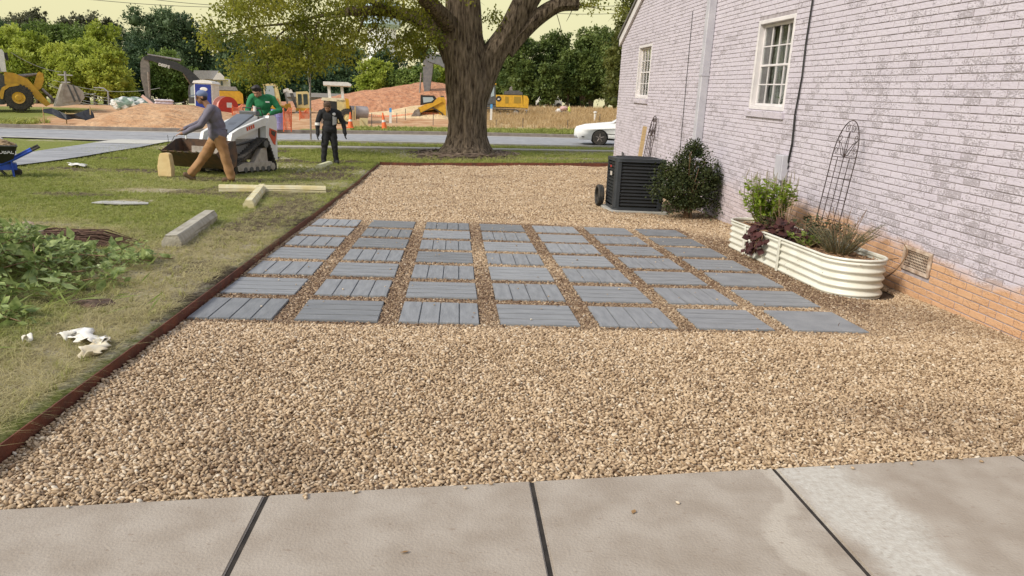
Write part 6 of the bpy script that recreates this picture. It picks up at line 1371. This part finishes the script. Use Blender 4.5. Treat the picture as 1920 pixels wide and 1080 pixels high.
# compact track loader
e,q=base('compact_loader',806,222,50,'yellow compact track loader with bucket down, in front of the red dirt mound','compact loader')
slab(q,[(784,203),(800,196),(812,194),(822,184),(833,184),(836,190),(836,219),(826,219),(820,205),(800,208),(786,214)],-.8,.8).build('body',M_['yellow'],e)
c=slab(q,[(790,180),(815,181),(820,187),(812,194),(798,196),(789,198)],-.7,.7).build('cab',M_['black'],e); slab(q,[(794,184),(812,184),(814,188),(809,192),(795,194)],-.72,-.705).build('cab_window',M_['paleglass'],c)
for s_ in (-1,1): hull_track(s_*.72-.18,s_*.72+.18,[(q((792,217))[0],q((792,217))[1]+.05,.12),(q((825,217))[0],q((825,217))[1]+.05,.12),(q((811,207))[0],q((811,207))[1],.12)],.05,'track',M_['rubber'],e); 
for s_ in (-.9,.82): slab(q,[(782,212),(790,206),(806,197),(826,188),(830,192),(808,203),(792,211),(784,216)],s_,s_+.08).build('lift_arm',M_['yellow'],e)
slab(q,[(770,221),(778,208),(786,204),(789,214),(785,221)],-.95,.95).build('bucket',M_['steel'],e); slab(q,[(827,181),(833,181),(834,186),(828,187)],-.2,.2).build('exhaust',M_['dgrey'],e)
# roller with canopy
e,q=base('road_roller',634,238,44,'old pale yellow soil compactor with white canopy roof, right behind the person in black','roller')
slab(q,[(611,157),(656,158),(663,162),(661,165),(611,163)],-.9,.9).build('canopy',M_['white'],e)
for x in (620,644):
    for y in (-.7,.62): slab(q,[(x-2,163),(x+3,163),(x+4,187),(x-1,187)],y,y+.1).build('canopy_post',M_['white'],e)
slab(q,[(607,185),(645,186),(650,190),(648,193),(607,190)],-.8,.8).build('hood_top',mk('pale_hood',(.72,.66,.5),(.6,.52,.35),5,.5),e)
slab(q,[(610,191),(634,191),(634,228),(612,228)],-.78,.78).build('radiator_housing',M_['black'],e); slab(q,[(634,189),(650,190),(652,228),(634,230)],-.8,.8).build('side_panel',M_['cream'],e); slab(q,[(650,186),(656,188),(657,206),(651,206)],-.9,.9).build('rear_fender',M_['yellow'],e)
for y in (-.75,.75): wheel(q,(652,221),15,.5,y,par=e,name='tyre',rimm=M_['cream'])
MB().cyl((q((616,224))[0],0,q((616,224))[1]+.0),.42,1.7,'y',28).build('drum',M_['steel'],e); slab(q,[(606,187),(610,187),(610,190),(606,190)],-.6,-.4).build('headlight',M_['white'],e)
# old yellow backhoe and mini excavators
e,q=base('backhoe',514,218,50,'cream yellow backhoe with glazed cab, right of the man in green','backhoe')
c=slab(q,[(497,160),(520,159),(524,163),(528,188),(530,200),(500,200)],-.7,.7).build('cab',M_['cream'],e); slab(q,[(500,164),(517,163),(518,186),(501,187)],-.72,-.705).build('cab_window',M_['paleglass'],c)
slab(q,[(496,200),(536,198),(538,210),(496,212)],-.8,.8).build('chassis',M_['yellow'],e); slab(q,[(520,186),(524,186),(530,208),(526,210)],-.95,-.8).build('stabiliser',mk('rusty_orange',(.4,.18,.06)),e)
for x in (504,530): wheel(q,(x,211),8,.4,-.8,par=e,n=18); wheel(q,(x,211),8,.4,.8,par=e,n=18)
for k,(dx,Yk,lb) in enumerate(((0,50.5,'small pale excavator with curved grey boom between the two cabs'),(27,51,'small cream cabbed excavator left of the sign post'))):
    e,q=base('mini_excavator',548+dx*.8,216,Yk,lb,'mini excavator')
    ox=548+dx*.8; s=lambda *p:[(ox+a,b) for a,b in p]
    if k==0:
        slab(q,s((-14,170),(-6,167),(2,170),(4,176),(-2,176),(-8,173),(-14,176)),-.15,.15).build('boom',M_['white'],e); slab(q,s((-3,174),(3,172),(10,196),(14,206),(9,207),(3,192)),-.12,.12).build('stick',M_['dgrey'],e); slab(q,s((-12,176),(-9,176),(-4,204),(-8,204)),-.1,.1).build('lift_strut',M_['grey'],e); slab(q,s((-12,196),(-2,194),(0,207),(-12,207)),-.5,.5).build('body',M_['yellow'],e)
        trackpair(q,s((-16,207),(12,216)),e,.3,.5)
    else:
        c=slab(q,s((-12,174),(9,173),(12,176),(13,206),(-12,206)),-.55,.55).build('cab',M_['cream'],e)
        for x0,x1 in ((-9,-2),(1,9)): slab(q,s((x0,178),(x1,178),(x1,196),(x0,198)),-.57,-.555).build('cab_window',M_['glass'],c)
        slab(q,s((-14,203),(16,203),(16,208),(-14,208)),-.6,.6).build('deck',M_['yellow'],e); trackpair(q,s((-15,208),(15,217)),e,.3,.5)
# portable toilet
p=at(390,217,50); e=empty('portable_toilet',p,face_cam(p)-.38,'blue portable toilet with white sides, roof and oval sign','portable toilet')
m_pj=mk('toilet_blue',(.006,.02,.19),(.008,.03,.24),3,.4)
MB().box((0,0,1.02),(1.16,1.16,1.98),bev=.04).build('walls',M_['white'],e); MB().box((0,-.59,1.0),(1.0,.03,1.84)).build('door',m_pj,e); MB().sphere((.05,-.61,1.62),(.24,.02,.13),16,8).build('oval_sign',M_['white'],e); MB().prism([(-.64,1.98),(.64,1.98),(.56,2.12),(0,2.2),(-.56,2.12)],-.64,.64,'y').build('roof',M_['white'],e)
rb_=MB(); 
for k in range(5): rb_.box((.592,-.42+.21*k,1.0),(.02,.06,1.8))
rb_.build('side_ribs',M_['white'],e); MB().box((0,0,.0),(1.1,1.2,.12)).build('skid_base',M_['dgrey'],e)
# cable reel
p=at(424,219,46); e=empty('cable_reel',p,face_cam(p)+.35,'large red cable reel with white paper label, beside the portable toilet','cable reel')
R=.58; MB().cyl((0,-.42,R),R,.06,'y',36).build('flange',M_['red'],e); MB().cyl((0,.42,R),R*1.05,.06,'y',36).build('flange',mk('pale_red_flange',(.62,.34,.3),(.55,.25,.2),5,.6),e); MB().cyl((0,0,R),R*.7,.8,'y',28).build('wound_cable',mk('pink_cable',(.5,.22,.18),(.6,.4,.36),3,.6,stretch=(1,18,1)),e); MB().box((.05,-.455,R+.1),(.3,.01,.28)).build('paper_label',M_['white'],e)
p=at(447,222,45); o=clod(p+Vector((0,0,.1)),(.35,.3,.3),mk('pale_bag',(.6,.5,.34),(.5,.42,.3),9,.9),'sand_bag','pale lumpy sand bag at the foot of the cable reel','bag',9)
# mesh fences
m_mesh=mk('orange_plastic_mesh',(.85,.20,.08),(.75,.25,.14),5,.6)
def meshfence(x0,x1,yt,yb,Y,label,n=12,k=7,posts=True,m=None):
    a,b=at(x0,yt,Y),at(x1,yt,Y+.4); c,d=at(x0,yb,Y),at(x1,yb,Y+.4); e=empty('safety_fence',c,0,label,'safety fence'); mb=MB(); rg=random.Random(int(x0))
    f=lambda u,v:(c.lerp(d,u).lerp(a.lerp(b,u),v))-c+Vector((0,.06*math.sin(u*9+v*4),-.1*math.sin(u*PI*2)*v))
    for i in range(n+1): mb.tube([f(i/n,j/8) for j in range(9)],.014,3)
    for j in range(k+1): mb.tube([f(i/10,j/k) for i in range(11)],.016,3)
    mb.build('mesh_panel',m or m_mesh,e)
    if posts:
        for u in (0,1): MB().tube([f(u,0)+Vector((0,0,-.1)),f(u,1.1)],.025,6).build('post',M_['orange'],e)
meshfence(532,546,206,243,35.6,'orange plastic mesh fence beside the lavender barrel near the curb',8,14); meshfence(562,582,207,222,43,'orange mesh fence in front of the small cream excavator',12,8); meshfence(436,462,199,221,42,'orange mesh fence panel right of the cable reel',14,8); meshfence(690,830,214,222,49,'sagging orange mesh fence at the foot of the red mound',40,4)
meshfence(506,532,206,243,35.8,'fine pale mesh wrapped round the lavender barrel',14,18,False,mk('pale_mesh',(.62,.4,.45)))
p=at(520,243,36.2); e=empty('barrel',p,0,'lavender blue plastic barrel standing near the far curb behind the loader','barrel'); MB().lathe((0,0,0),[(.27,0),(.3,.05),(.3,.3),(.315,.32),(.3,.34),(.3,.58),(.315,.6),(.3,.62),(.3,.86),(.27,.9)]).build('drum',mk('lavender_plastic',(.28,.3,.62),(.4,.36,.6),3,.5),e); MB().cyl((0,0,.91),.25,.03).build('lid',M_['blue'],e)
def cone(px,py,Y,label,h=.72,tilt=0):
    p=at(px,py,Y); e=empty('traffic_cone',p,0,label,'traffic cone'); e.rotation_euler=(0,tilt,0)
    MB().box((0,0,.02),(.36,.36,.04),bev=.01).build('base',M_['orange'],e); MB().lathe((0,0,0),[(.14,.04),(.03,h)]).build('cone',M_['orange'],e); MB().lathe((0,0,0),[(.098,h*.42),(.076,h*.60)]).build('white_collar',M_['white'],e)
cone(657,240,38.5,'orange traffic cone behind the right arm of the person in black',.78); cone(721,242,39,'orange traffic cone on the far curb left of the oak trunk',.82,-.12)
# pipe, timber, barricade board
p=at(672,223,44); e=empty('concrete_pipe',p,face_cam(p)+.3,'short grey concrete drain pipe lying open end right, beside the roller','pipe')
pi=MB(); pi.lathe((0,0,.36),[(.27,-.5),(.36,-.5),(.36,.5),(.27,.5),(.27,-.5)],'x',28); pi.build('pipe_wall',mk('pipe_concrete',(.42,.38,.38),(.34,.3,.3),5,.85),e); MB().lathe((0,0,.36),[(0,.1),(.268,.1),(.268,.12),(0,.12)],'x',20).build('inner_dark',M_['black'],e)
o=MB().box((0,0,.14),(.7,.5,.3)).build('timber_block',M_['wood']); o.location=at(671,236,41); tag(o,'wooden block under the drain pipe','timber')
for px,Y,h,lb in ((662,41.5,.95,'upright wooden stake left of the drain pipe'),(666,41.5,1.15,'taller upright wooden stake left of the drain pipe')): o=MB().box((0,0,h/2),(.07,.04,h)).build('stake',M_['wood']); o.location=at(px,240,Y); tag(o,lb,'stake')
p=at(682,240,40); e=empty('barricade_board',p,face_cam(p),'leaning pale board barricade right of the drain pipe','barricade'); MB().box((0,0,.26),(.42,.04,.5)).build('board',mk('cream_board',(.62,.5,.28)),e); MB().tube([(-.12,-.05,.42),(.18,-.1,-.02)],.02,6).build('brace',M_['wood'],e)
# marker posts
for px,yt,yb,Y,lb in ((732,204,231,42,'white marker post with blue top, left of the oak trunk'),(920.5,197,225,46,'white marker post with blue top, right of the oak trunk')):
    p=at(px,yb,Y); e=empty('marker_post',p,0,lb,'marker post'); h=(yb-yt)*Y/F; MB().box((0,0,h*.36),(.13,.05,h*.72)).build('white_section',M_['white'],e); MB().box((0,0,h*.86),(.13,.05,h*.28)).build('blue_section',mk('marker_blue',(.08,.3,.62)),e)
for px,yt,yb,Y,lb in ((1115,210,229,50,'tall white post near the right end of the dry field'),(1082,214,221,60,'short white stub post in the dry field'),(945.5,208,218,58,'small white post behind the weeds, nearest the yellow excavator'),(987,207,217,60,'small white post in the weeds right of the yellow excavator')):
    p=at(px,yb,Y); h=(yb-yt)*Y/F; o=MB().lathe((0,0,0),[(.07,0),(.07,h*.85),(.12,h*.86),(.12,h),(.05,h*1.03)],n=12).build('white_post',M_['white']); o.location=p; tag(o,lb,'post')
for i,(px,yt,yb,Y) in enumerate(((930,225,240,44),(980,222,240,44),(1064,226,240,44),(1124,214,232,49),(697,214,242,41),(744,213,232,45),(760,205,226,47),(812,214,236,44))):
    p=at(px,yb,Y); h=(yb-yt)*Y/F; o=MB().box((0,0,h/2),(.035,.035,h)).build('grade_stake',M_['dgrey']); o.location=p; tag(o,('thin dark grade stake beyond the curb right of the trunk, ' if px>900 else 'thin dark grade stake beyond the curb left of the trunk, ')+('first','second','third','fourth')[i%4]+' from left','stake','grade stakes right of the trunk' if px>900 else 'grade stakes left of the trunk')
# road sign seen edge on
p=at(583,265,30.3); e=empty('road_sign',p,.0,'grey post with a road sign turned edge on, standing by the street','road sign'); H=(265-113)*30.3/F
MB().tube([(0,0,0),(0,0,H)],.035,8).build('post',M_['steel'],e); pl=MB().prism([(0,-.56),(.56,0),(0,.56),(-.56,0)],-.006,.006,'y').build('sign_plate',mk('sign_back',(.6,.6,.52),(.5,.5,.42),4,.5,.2),e); pl.location=(-.05,0,H-.55); pl.rotation_euler=(0,0,face_cam(p)+PI/2-.10)
# silt fence
p=at(135,225,39.5); e=empty('silt_fence',p,face_cam(p),'torn black silt fence sagging beside the dirt pile in front of the wheel loader','silt fence'); q=PX(135,225,39.5)
tp_=[(84,205),(100,203),(112,208),(125,214),(140,214),(158,209),(172,204),(178,214)]; bt_=[(84,210),(100,214),(112,220),(125,224),(140,222),(158,224),(172,232),(180,234)]
T_=q(*tp_);B_=q(*bt_); mb=MB(); n=len(T_); mb.v=[(x,.3*math.sin(i*1.3),z) for i,(x,z) in enumerate(T_)]+[(x,-.35+.2*math.sin(i*2),z) for i,(x,z) in enumerate(B_)]; mb.f=[(i,i+1,n+i+1,n+i) for i in range(n-1)]; o=mb.build('fabric',mk('black_fabric',(.012,.013,.016),(.03,.03,.035),7,.7),e); o.modifiers.new('s','SOLIDIFY').thickness=.02
for x,z in (T_[0],T_[3],T_[6]): MB().tube([(x,0,z-.9),(x,0,z+.1)],.03,6).build('stake',M_['wood'],e)
# mounds
m_red=mk('red_clay',(.37,.155,.075),(.48,.24,.13),2.2,.95,bump=1,bs=2.5,det=9,bd=.35); m_tan2=mk('tan_dirt',(.52,.37,.2),(.62,.47,.28),1.5,.95,bump=.8,bs=4,det=9,bd=.2); m_dl=mk('orange_dirt',(.40,.21,.10),(.54,.34,.19),1.1,.95,bump=1,bs=3,det=9,bd=.25,stretch=(1,1.6,2))
def mound(name,x0,x1,y0,y1,hf,m,label,n=70,k=36,seed=1):
    xs=np.linspace(x0,x1,n); ys=np.linspace(y0,y1,k); X,Y=np.meshgrid(xs,ys); u=(X-x0)/(x1-x0); v=(Y-y0)/(y1-y0)
    h=hf(u)*np.sin(np.clip(v,0,1)*PI)**.75*np.clip(np.minimum(u,1-u)*14,0,1)**.5
    h=h*(1+.10*nz2(X,Y,1.2,seed)+.05*nz2(X,Y,3.5,seed+1)+.03*nz2(X,Y,8,seed+2)); Zm=G(X,Y)+h-.15
    I=np.arange(X.size).reshape(X.shape); Fq=np.stack([I[:-1,:-1],I[:-1,1:],I[1:,1:],I[1:,:-1]],-1).reshape(-1,4); o=npmesh(name,np.stack([X,Y,Zm],-1).reshape(-1,3),Fq,m,smooth=True); o['kind']='structure'; return o
xa=lambda px,Y: at(px,200,Y).x
mound('red_clay_mound',xa(455,64),xa(905,64),54,72,lambda u:np.interp(u,[0,.12,.3,.45,.62,.78,.86,.95,1],[.2,.5,.7,1.35,1.95,2.35,2.2,1.0,.2]),m_red,'')
mound('tan_dirt_mound',xa(660,50),xa(850,50),48.5,56,lambda u:np.interp(u,[0,.3,.6,.9,1],[.1,.35,.8,1.0,.4]),m_tan2,'',seed=4)
mound('orange_dirt_mound',xa(150,40),xa(500,40),36.9,46,lambda u:np.interp(u,[0,.1,.25,.5,.7,.85,1],[.3,.6,1.0,1.0,.65,.4,.1]),m_dl,'',seed=7)
# odds and ends on the left
p=at(246,204,47); o=clod(p+Vector((0,0,.25)),(1.1,.7,.42),mk('white_tarp',(.62,.62,.6),(.14,.2,.16),2.4,.8,bump=.3,mix=(.45,.55)),'covered_pump','low white and dark green covered heap on top of the dirt pile','covered equipment',12)
p=at(308,207,46); e=empty('stacked_bags',p,face_cam(p),'stack of white and pink striped bags behind the dirt pile','bags')
for k in range(4): fmesh('bag',[('c',(-.42,0,.1+.15*k),(.42+.05*(k%2),0,.1+.15*k),.09,.09),('c',(-.4,.3,.1+.15*k),(.45,.3,.1+.15*k),.09,.09)],.05,mk('striped_bag',(.66,.62,.66),(.55,.45,.5),3,.8),e,0,.01)
p=at(282,203,46); o=MB().box((0,0,.35),(.16,.1,1.1),rot=(0,-.9,0)).build('loose_beam',mk('pink_beam',(.6,.4,.34))); o.location=p; tag(o,'pale pink beam leaning left of the striped bags','beam')
p=at(1055,220,60); e=empty('field_equipment',p,face_cam(p),'low jumble of pale, dark and yellow equipment lying in the dry field','equipment')
for nm,c,r,m in (('white_casing',(-.35,0,.35),(.28,.25,.32),M_['white']),('dark_frame',(.15,0,.25),(.55,.3,.28),M_['dgrey']),('pink_bundle',(.05,0,.68),(.34,.25,.2),mk('pinkish_cloth',(.5,.32,.3))),('lime_container',(.48,0,.55),(.12,.15,.3),mk('lime_plastic',(.55,.6,.12))),('dark_sheet',(.7,-.1,.12),(.55,.3,.14),M_['black'])): fmesh(nm,[('e',c,r)],.06,m,e,0,.04)
# ------------------------------------------------------------------ far buildings
e,q=base('white_house',400,166,90,'white gabled house with grey roof far behind the portable toilet','house')
s=q.s; slab(q,[(376,150),(432,150),(432,175),(376,175)],-3,5).build('wall',M_['white'],e); slab(q,[(368,136),(412,136),(416,151),(364,151)],-3.5,6).build('roof',M_['grey'],e); slab(q,[(400,152),(412,137),(427,152)],-4,-2).build('gable',M_['white'],e)
for x in (384,392,404,414): slab(q,[(x,154),(x+4,154),(x+4,162),(x,162)],-4.05 if x>400 else -3.05,-3.0 if x<400 else -4.0).build('window',M_['glass'],e)
e,q=base('warehouse',620,197,84,'long low grey warehouse with sloping roof behind the signpost','warehouse')
slab(q,[(540,182),(665,184),(665,202),(540,202)],0,10).build('wall',mk('grey_cladding',(.2,.21,.23),(.25,.26,.28),2,.7,stretch=(6,1,.2)),e); slab(q,[(538,174),(660,177),(666,184),(538,182)],-.4,11).build('roof',mk('grey_sheet_roof',(.28,.29,.3)),e)
p=at(716,120,170); p.z=Gz(p.x,82); e=empty('water_tower',p,0,'tall pale blue and white water tower half hidden by the oak leaves','water tower')
ht=lambda py:(at(716,py,170).z-p.z)
m_wt=mk('tower_white',(.8,.8,.8)); m_wtb=mk('tower_blue',(.5,.62,.72)); MB().lathe((0,0,0),[(3.1,0),(3.1,ht(52))],n=24).build('pedestal',m_wt,e); MB().lathe((0,0,0),[(3.1,ht(55)),(4.3,ht(48)),(4.4,ht(20)),(3.6,ht(6)),(.5,ht(0))],n=28).build('tank',m_wtb,e)
for px,Y,lb in ((1021,84,'white parked car glimpsed under the trees, left one'),(1037,86,'white parked car glimpsed under the trees, right one')):
    p=at(px,203,Y); e=empty('parked_car',p,face_cam(p),lb,'car'); mb=MB(); mb.prism([(-1,.3),(1,.3),(1,.75),(.75,.85),(.45,1.3),(-.55,1.3),(-.85,.85),(-1,.75)],-.8,.8,'y'); mb.build('body',m_car,e); MB().prism([(-.5,.9),(.45,.9),(.32,1.2),(-.42,1.2)],-.82,-.81,'y').build('window',M_['glass'],e)
    for x in (-.6,.6): MB().cyl((x,-.78,.3),.3,.2,'y',14).build('wheel',M_['rubber'],e)
# poles and wires
p=at(128,205,68); e=empty('utility_pole',p,0,'pale utility pole with two cross arms behind the loader bucket','utility pole'); h=(at(128,134,68)-p).z
MB().tube([(0,0,0),(0,0,h)],.09,8).build('pole',M_['grey'],e)
for dz,w in ((.3,.6),(.9,.35)): MB().box((0,0,h-dz),(w*2,.09,.1)).build('cross_arm',M_['grey'],e)
p=at(205,205,66); e=empty('street_light',p,0,'thin grey street light pole with bent arm, left of the dark boom','street light'); h=(at(205,172,66)-p).z; MB().tube([(0,0,0),(0,0,h),(-.3,0,h+.25),(-.75,0,h+.3)],.06,6).build('pole',M_['grey'],e); MB().box((-.9,0,h+.28),(.4,.15,.08)).build('lamp_head',M_['grey'],e)
m_wire=mk('wire_grey',(.28,.3,.29)); m_wired=mk('wire_dark',(.07,.07,.07))
def wire(a,b,Y,sag,m,lb,g,r=.02):
    A,B=at(*a,Y),at(*b,Y+2); pts=[A.lerp(B,i/16)-Vector((0,0,sag*4*(i/16)*(1-i/16))) for i in range(17)]; o=MB().tube(pts,r,4).build('power_line',m); tag(o,lb,'power line',g)
NT2=['highest of the eight','second of eight from the top','third of eight from the top','fourth of eight from the top','fifth of eight from the top','sixth of eight from the top','seventh of eight from the top','lowest of the eight']
for k_,(a,b,s_) in enumerate((((20,98),(115,135),.3),((100,150),(300,165),.6),((90,155),(180,175),.4),((140,168),(345,192),.5),((90,160),(340,196),.6),((150,187),(345,200),.4),((110,182),(345,204),.5),((150,195),(345,214),.4))): wire(a,b,68,s_,m_wire,f'thin pale power line before the left trees, {NT2[k_]}','power lines in front of the left trees')
for a,b in (((150,-3),(470,14)),((280,-2),(520,12)),((985,20),(1175,24)),((1020,6),(1180,9))): wire(a,b,70,.2,m_wired,{150:'lower thin dark power line above the left trees',280:'upper thin dark power line above the left trees',985:'lower thin dark power line left of the house',1020:'upper thin dark power line left of the house'}[a[0]],'power lines on the left sky' if a[0]<500 else 'power lines on the right sky',.022)
# ------------------------------------------------------------------ trees beyond
TM={'lime':leafmat('lime_foliage',(.25,.32,.04),(.5,.54,.1),.35,.5),'mid':leafmat('mid_foliage',(.09,.15,.03),(.22,.29,.07),.4,.4),'dark':leafmat('dark_foliage',(.028,.06,.026),(.08,.13,.055),.4,.3),
'teal':leafmat('teal_foliage',(.05,.09,.04),(.14,.2,.09),.3,.3),'ivy':leafmat('ivy_foliage',(.05,.085,.02),(.18,.23,.06),.5,.35),'thin':leafmat('thin_foliage',(.08,.085,.045),(.15,.15,.09),.5,.4),'olive':leafmat('olive_foliage',(.06,.075,.016),(.16,.17,.04),.5,.4)}
m_trk=mk('far_bark',(.07,.055,.04),(.13,.1,.08),3,.95)
LBL={'lime':('bright yellow green tree','lime green trees in the left background'),'mid':('mid green leafy tree','mid green background trees'),'dark':('dark green tree','dark background trees'),'teal':('dusky blue green tree','blue green background trees'),'ivy':('dark vine covered tree','vine covered trees right of the oak'),'thin':('sparse greyish tree against the sky','sparse trees on the left skyline'),'olive':('olive green tree','olive trees by the house')}
def bgtree(px,Y,top,bot,w,kind,n,lb=None,lobn=9,size=.31,seed=None,conic=0,yb=203):
    seed=seed or int(px*7+top); rg=np.random.default_rng(abs(seed)); p=at(px,yb,Y); gz=Gz(p.x,min(Y,82)); p.z=gz-.1; sc=F/Y; zt=at(px,top,Y).z-p.z; zb=max(at(px,bot,Y).z-p.z,.2); W_=w/sc/2
    e=empty('tree',p,0,lb or LBL[kind][0],'tree',None if lb else LBL[kind][1]); lobes=[]
    H=zt-zb; 
    for k in range(lobn):
        v=(k+.5)/lobn; z=zb+H*(.12+.76*v); rad=W_*max(.3,(1-abs(2*v-.8)**2.6*.55)); a=rg.uniform(0,6.28)+k*2.4; d=rad*rg.uniform(.2,.62); r=min(rad*rg.uniform(.45,.68),H*.3)
        lobes.append((d*math.cos(a),d*math.sin(a)*.8,z,r,r,r*rg.uniform(.75,1.05)))
    lobes.append((0,0,zb+H*.45,W_*.62,W_*.6,H*.36))
    for a_ in (-.42,0.02,.4): lobes.append((a_*W_*(.4 if conic else 1)+rg.normal(0,.06)*W_,rg.normal(0,.2)*W_,zt-H*(.12+.10*abs(a_)+rg.uniform(0,.05)),W_*.36,W_*.34,H*.13))
    crown('crown',lobes,n,size,TM[kind],e,seed=abs(seed)+1,clump=.15,per=18,core=.5,shell=(.55,1.08)); st=MB(); limb(st,[(0,0,-.2),(.1,0,zb+.2),(0,0,zb+H*.5)],.3,.1,7)
    for k in range(3): l=lobes[int(rg.integers(0,lobn))]; limb(st,[(0,0,zb+.2),(l[0]*.5,l[1]*.5,(zb+l[2])/2),l[:3]],.13,.05,5)
    st.build('trunk',m_trk,e); return e
TR=[ # px,Y,top,bottom,width,kind,leaves,label
(15,86,42,200,110,'lime',5200,'tall yellow green tree at the left edge above the loader cab'),(70,84,62,205,100,'lime',4200,None),(120,82,78,205,95,'lime',4200,None),(165,84,70,205,90,'lime',4200,None),(197,88,38,200,78,'lime',4600,'tallest pointed yellow green tree left of the dark excavator boom'),(150,80,105,206,80,'lime',3200,None),(205,80,92,206,80,'lime',3200,None),(228,82,120,206,55,'lime',2200,'lowest yellow green tree, next to the dark boom'),(35,80,90,205,90,'lime',3400,None),(-40,86,50,205,110,'lime',3000,None),
(60,112,20,120,70,'thin',1500,None),(85,114,17,120,50,'thin',1400,None),(20,115,34,120,90,'teal',2500,None),(135,110,28,120,50,'thin',1600,None),(180,108,22,120,70,'thin',2000,None),(215,108,34,120,50,'thin',1400,None),(100,100,40,150,110,'mid',4200,'broad mid green tree behind the yellow green ones'),(160,100,46,150,100,'mid',3600,None),
(250,104,44,200,70,'teal',3200,None),(300,102,10,200,110,'teal',6000,'tallest dark blue green tree rising behind the excavator boom'),(345,103,16,200,100,'teal',5200,None),(395,104,50,200,90,'teal',3600,None),(440,102,58,200,90,'teal',3600,None),(275,96,70,205,80,'dark',3200,None),(310,92,90,205,90,'mid',4200,'mid green tree directly behind the dark excavator boom'),(345,92,120,205,60,'mid',2200,None),(255,92,125,206,60,'dark',2400,None),
(460,94,135,205,80,'mid',2600,None),(500,102,60,200,100,'teal',3600,None),(550,100,62,200,100,'teal',3600,None),(605,100,66,200,90,'teal',3600,None),(655,98,80,200,90,'teal',3600,None),(520,92,130,200,90,'dark',2400,None),(580,92,125,200,90,'dark',2400,None),(640,92,120,200,80,'dark',2400,None),
(700,88,110,200,74,'lime',3600,'bright green rounded tree behind the top of the red mound, leftmost'),(748,88,128,200,66,'mid',2800,None),(790,88,122,200,70,'mid',3000,None),(830,90,116,200,60,'lime',2600,'bright green tree peeking out left of the oak trunk'),(725,100,86,200,80,'dark',2600,None),(800,100,84,200,90,'teal',2800,None),
(925,90,66,206,80,'ivy',4200,None),(965,88,58,206,80,'ivy',4600,None),(1005,90,66,206,66,'ivy',4000,None),(1040,92,54,206,70,'ivy',4400,None),(1108,88,46,206,100,'ivy',5600,None),(1062,84,92,207,50,'ivy',3000,None),(1030,82,118,207,56,'ivy',3000,None),(985,84,112,207,52,'ivy',3000,None),(1090,84,90,208,44,'ivy',2800,None),(1135,84,60,209,60,'ivy',3600,None),(1150,80,100,210,60,'olive',3000,None),
(885,96,80,205,80,'dark',2600,None),(1190,86,60,210,80,'ivy',2400,None),(1000,96,150,208,90,'dark',2000,None),(1080,94,150,208,100,'dark',2200,None),(930,96,150,208,80,'dark',2000,None)]
KN={'lime':'yellow green','mid':'mid green','dark':'dark green','teal':'dusky blue green','ivy':'dark vine covered','thin':'sparse greyish','olive':'olive green'}
WH={'lime':'background','mid':'background','dark':'background','teal':'background','ivy':'tree line right of the oak','thin':'left skyline','olive':'house corner'}
NT=['first','second','third','fourth','fifth','sixth','seventh','eighth','ninth','tenth','eleventh','twelfth','thirteenth']
for t in TR:
    same=sorted([u[0] for u in TR if u[5]==t[5]]); i=same.index(t[0]); w='background' if 'line' not in WH[t[5]] and 'corner' not in WH[t[5]] else WH[t[5]]
    lb=t[7] or f'{KN[t[5]]} tree, {NT[i]} from left of its kind, {w}'
    o=bgtree(t[0],t[1],t[2],t[3],t[4],t[5],int(t[6]*2.0),lb=lb); o['group']=LBL[t[5]][1]
# overgrown tree just past the house corner: hanging vines and a high crown
p=gnd(1168,44); e=empty('tree',p,0,'vine draped tree right against the house corner with a dark overhanging top','tree'); pz=lambda px,py:(at(px,py,44)-p)
L=[]
for px,py,r in ((1150,190,14),(1146,165,13),(1152,140,15),(1148,115,13),(1155,90,16),(1165,60,20),(1180,30,22),(1200,0,30),(1195,-30,36),(1160,-20,22),(1240,-30,50),(1175,150,22),(1190,90,30)): c=pz(px,py); L.append((c.x,c.y,c.z,r/F*44,r/F*44,r/F*44*1.1))
crown('crown',L,7000,.2,TM['olive'],e,seed=77,clump=.2,per=10,core=.6,shell=(.6,1.15)); st=MB(); c=pz(1172,110); limb(st,[(0,0,-.2),(c.x,c.y,c.z),tuple(pz(1190,-20))],.25,.1,8); st.build('trunk',m_trk,e)
print('total polys',sum(len(o.data.polygons) for o in bpy.data.objects if o.type=='MESH'))
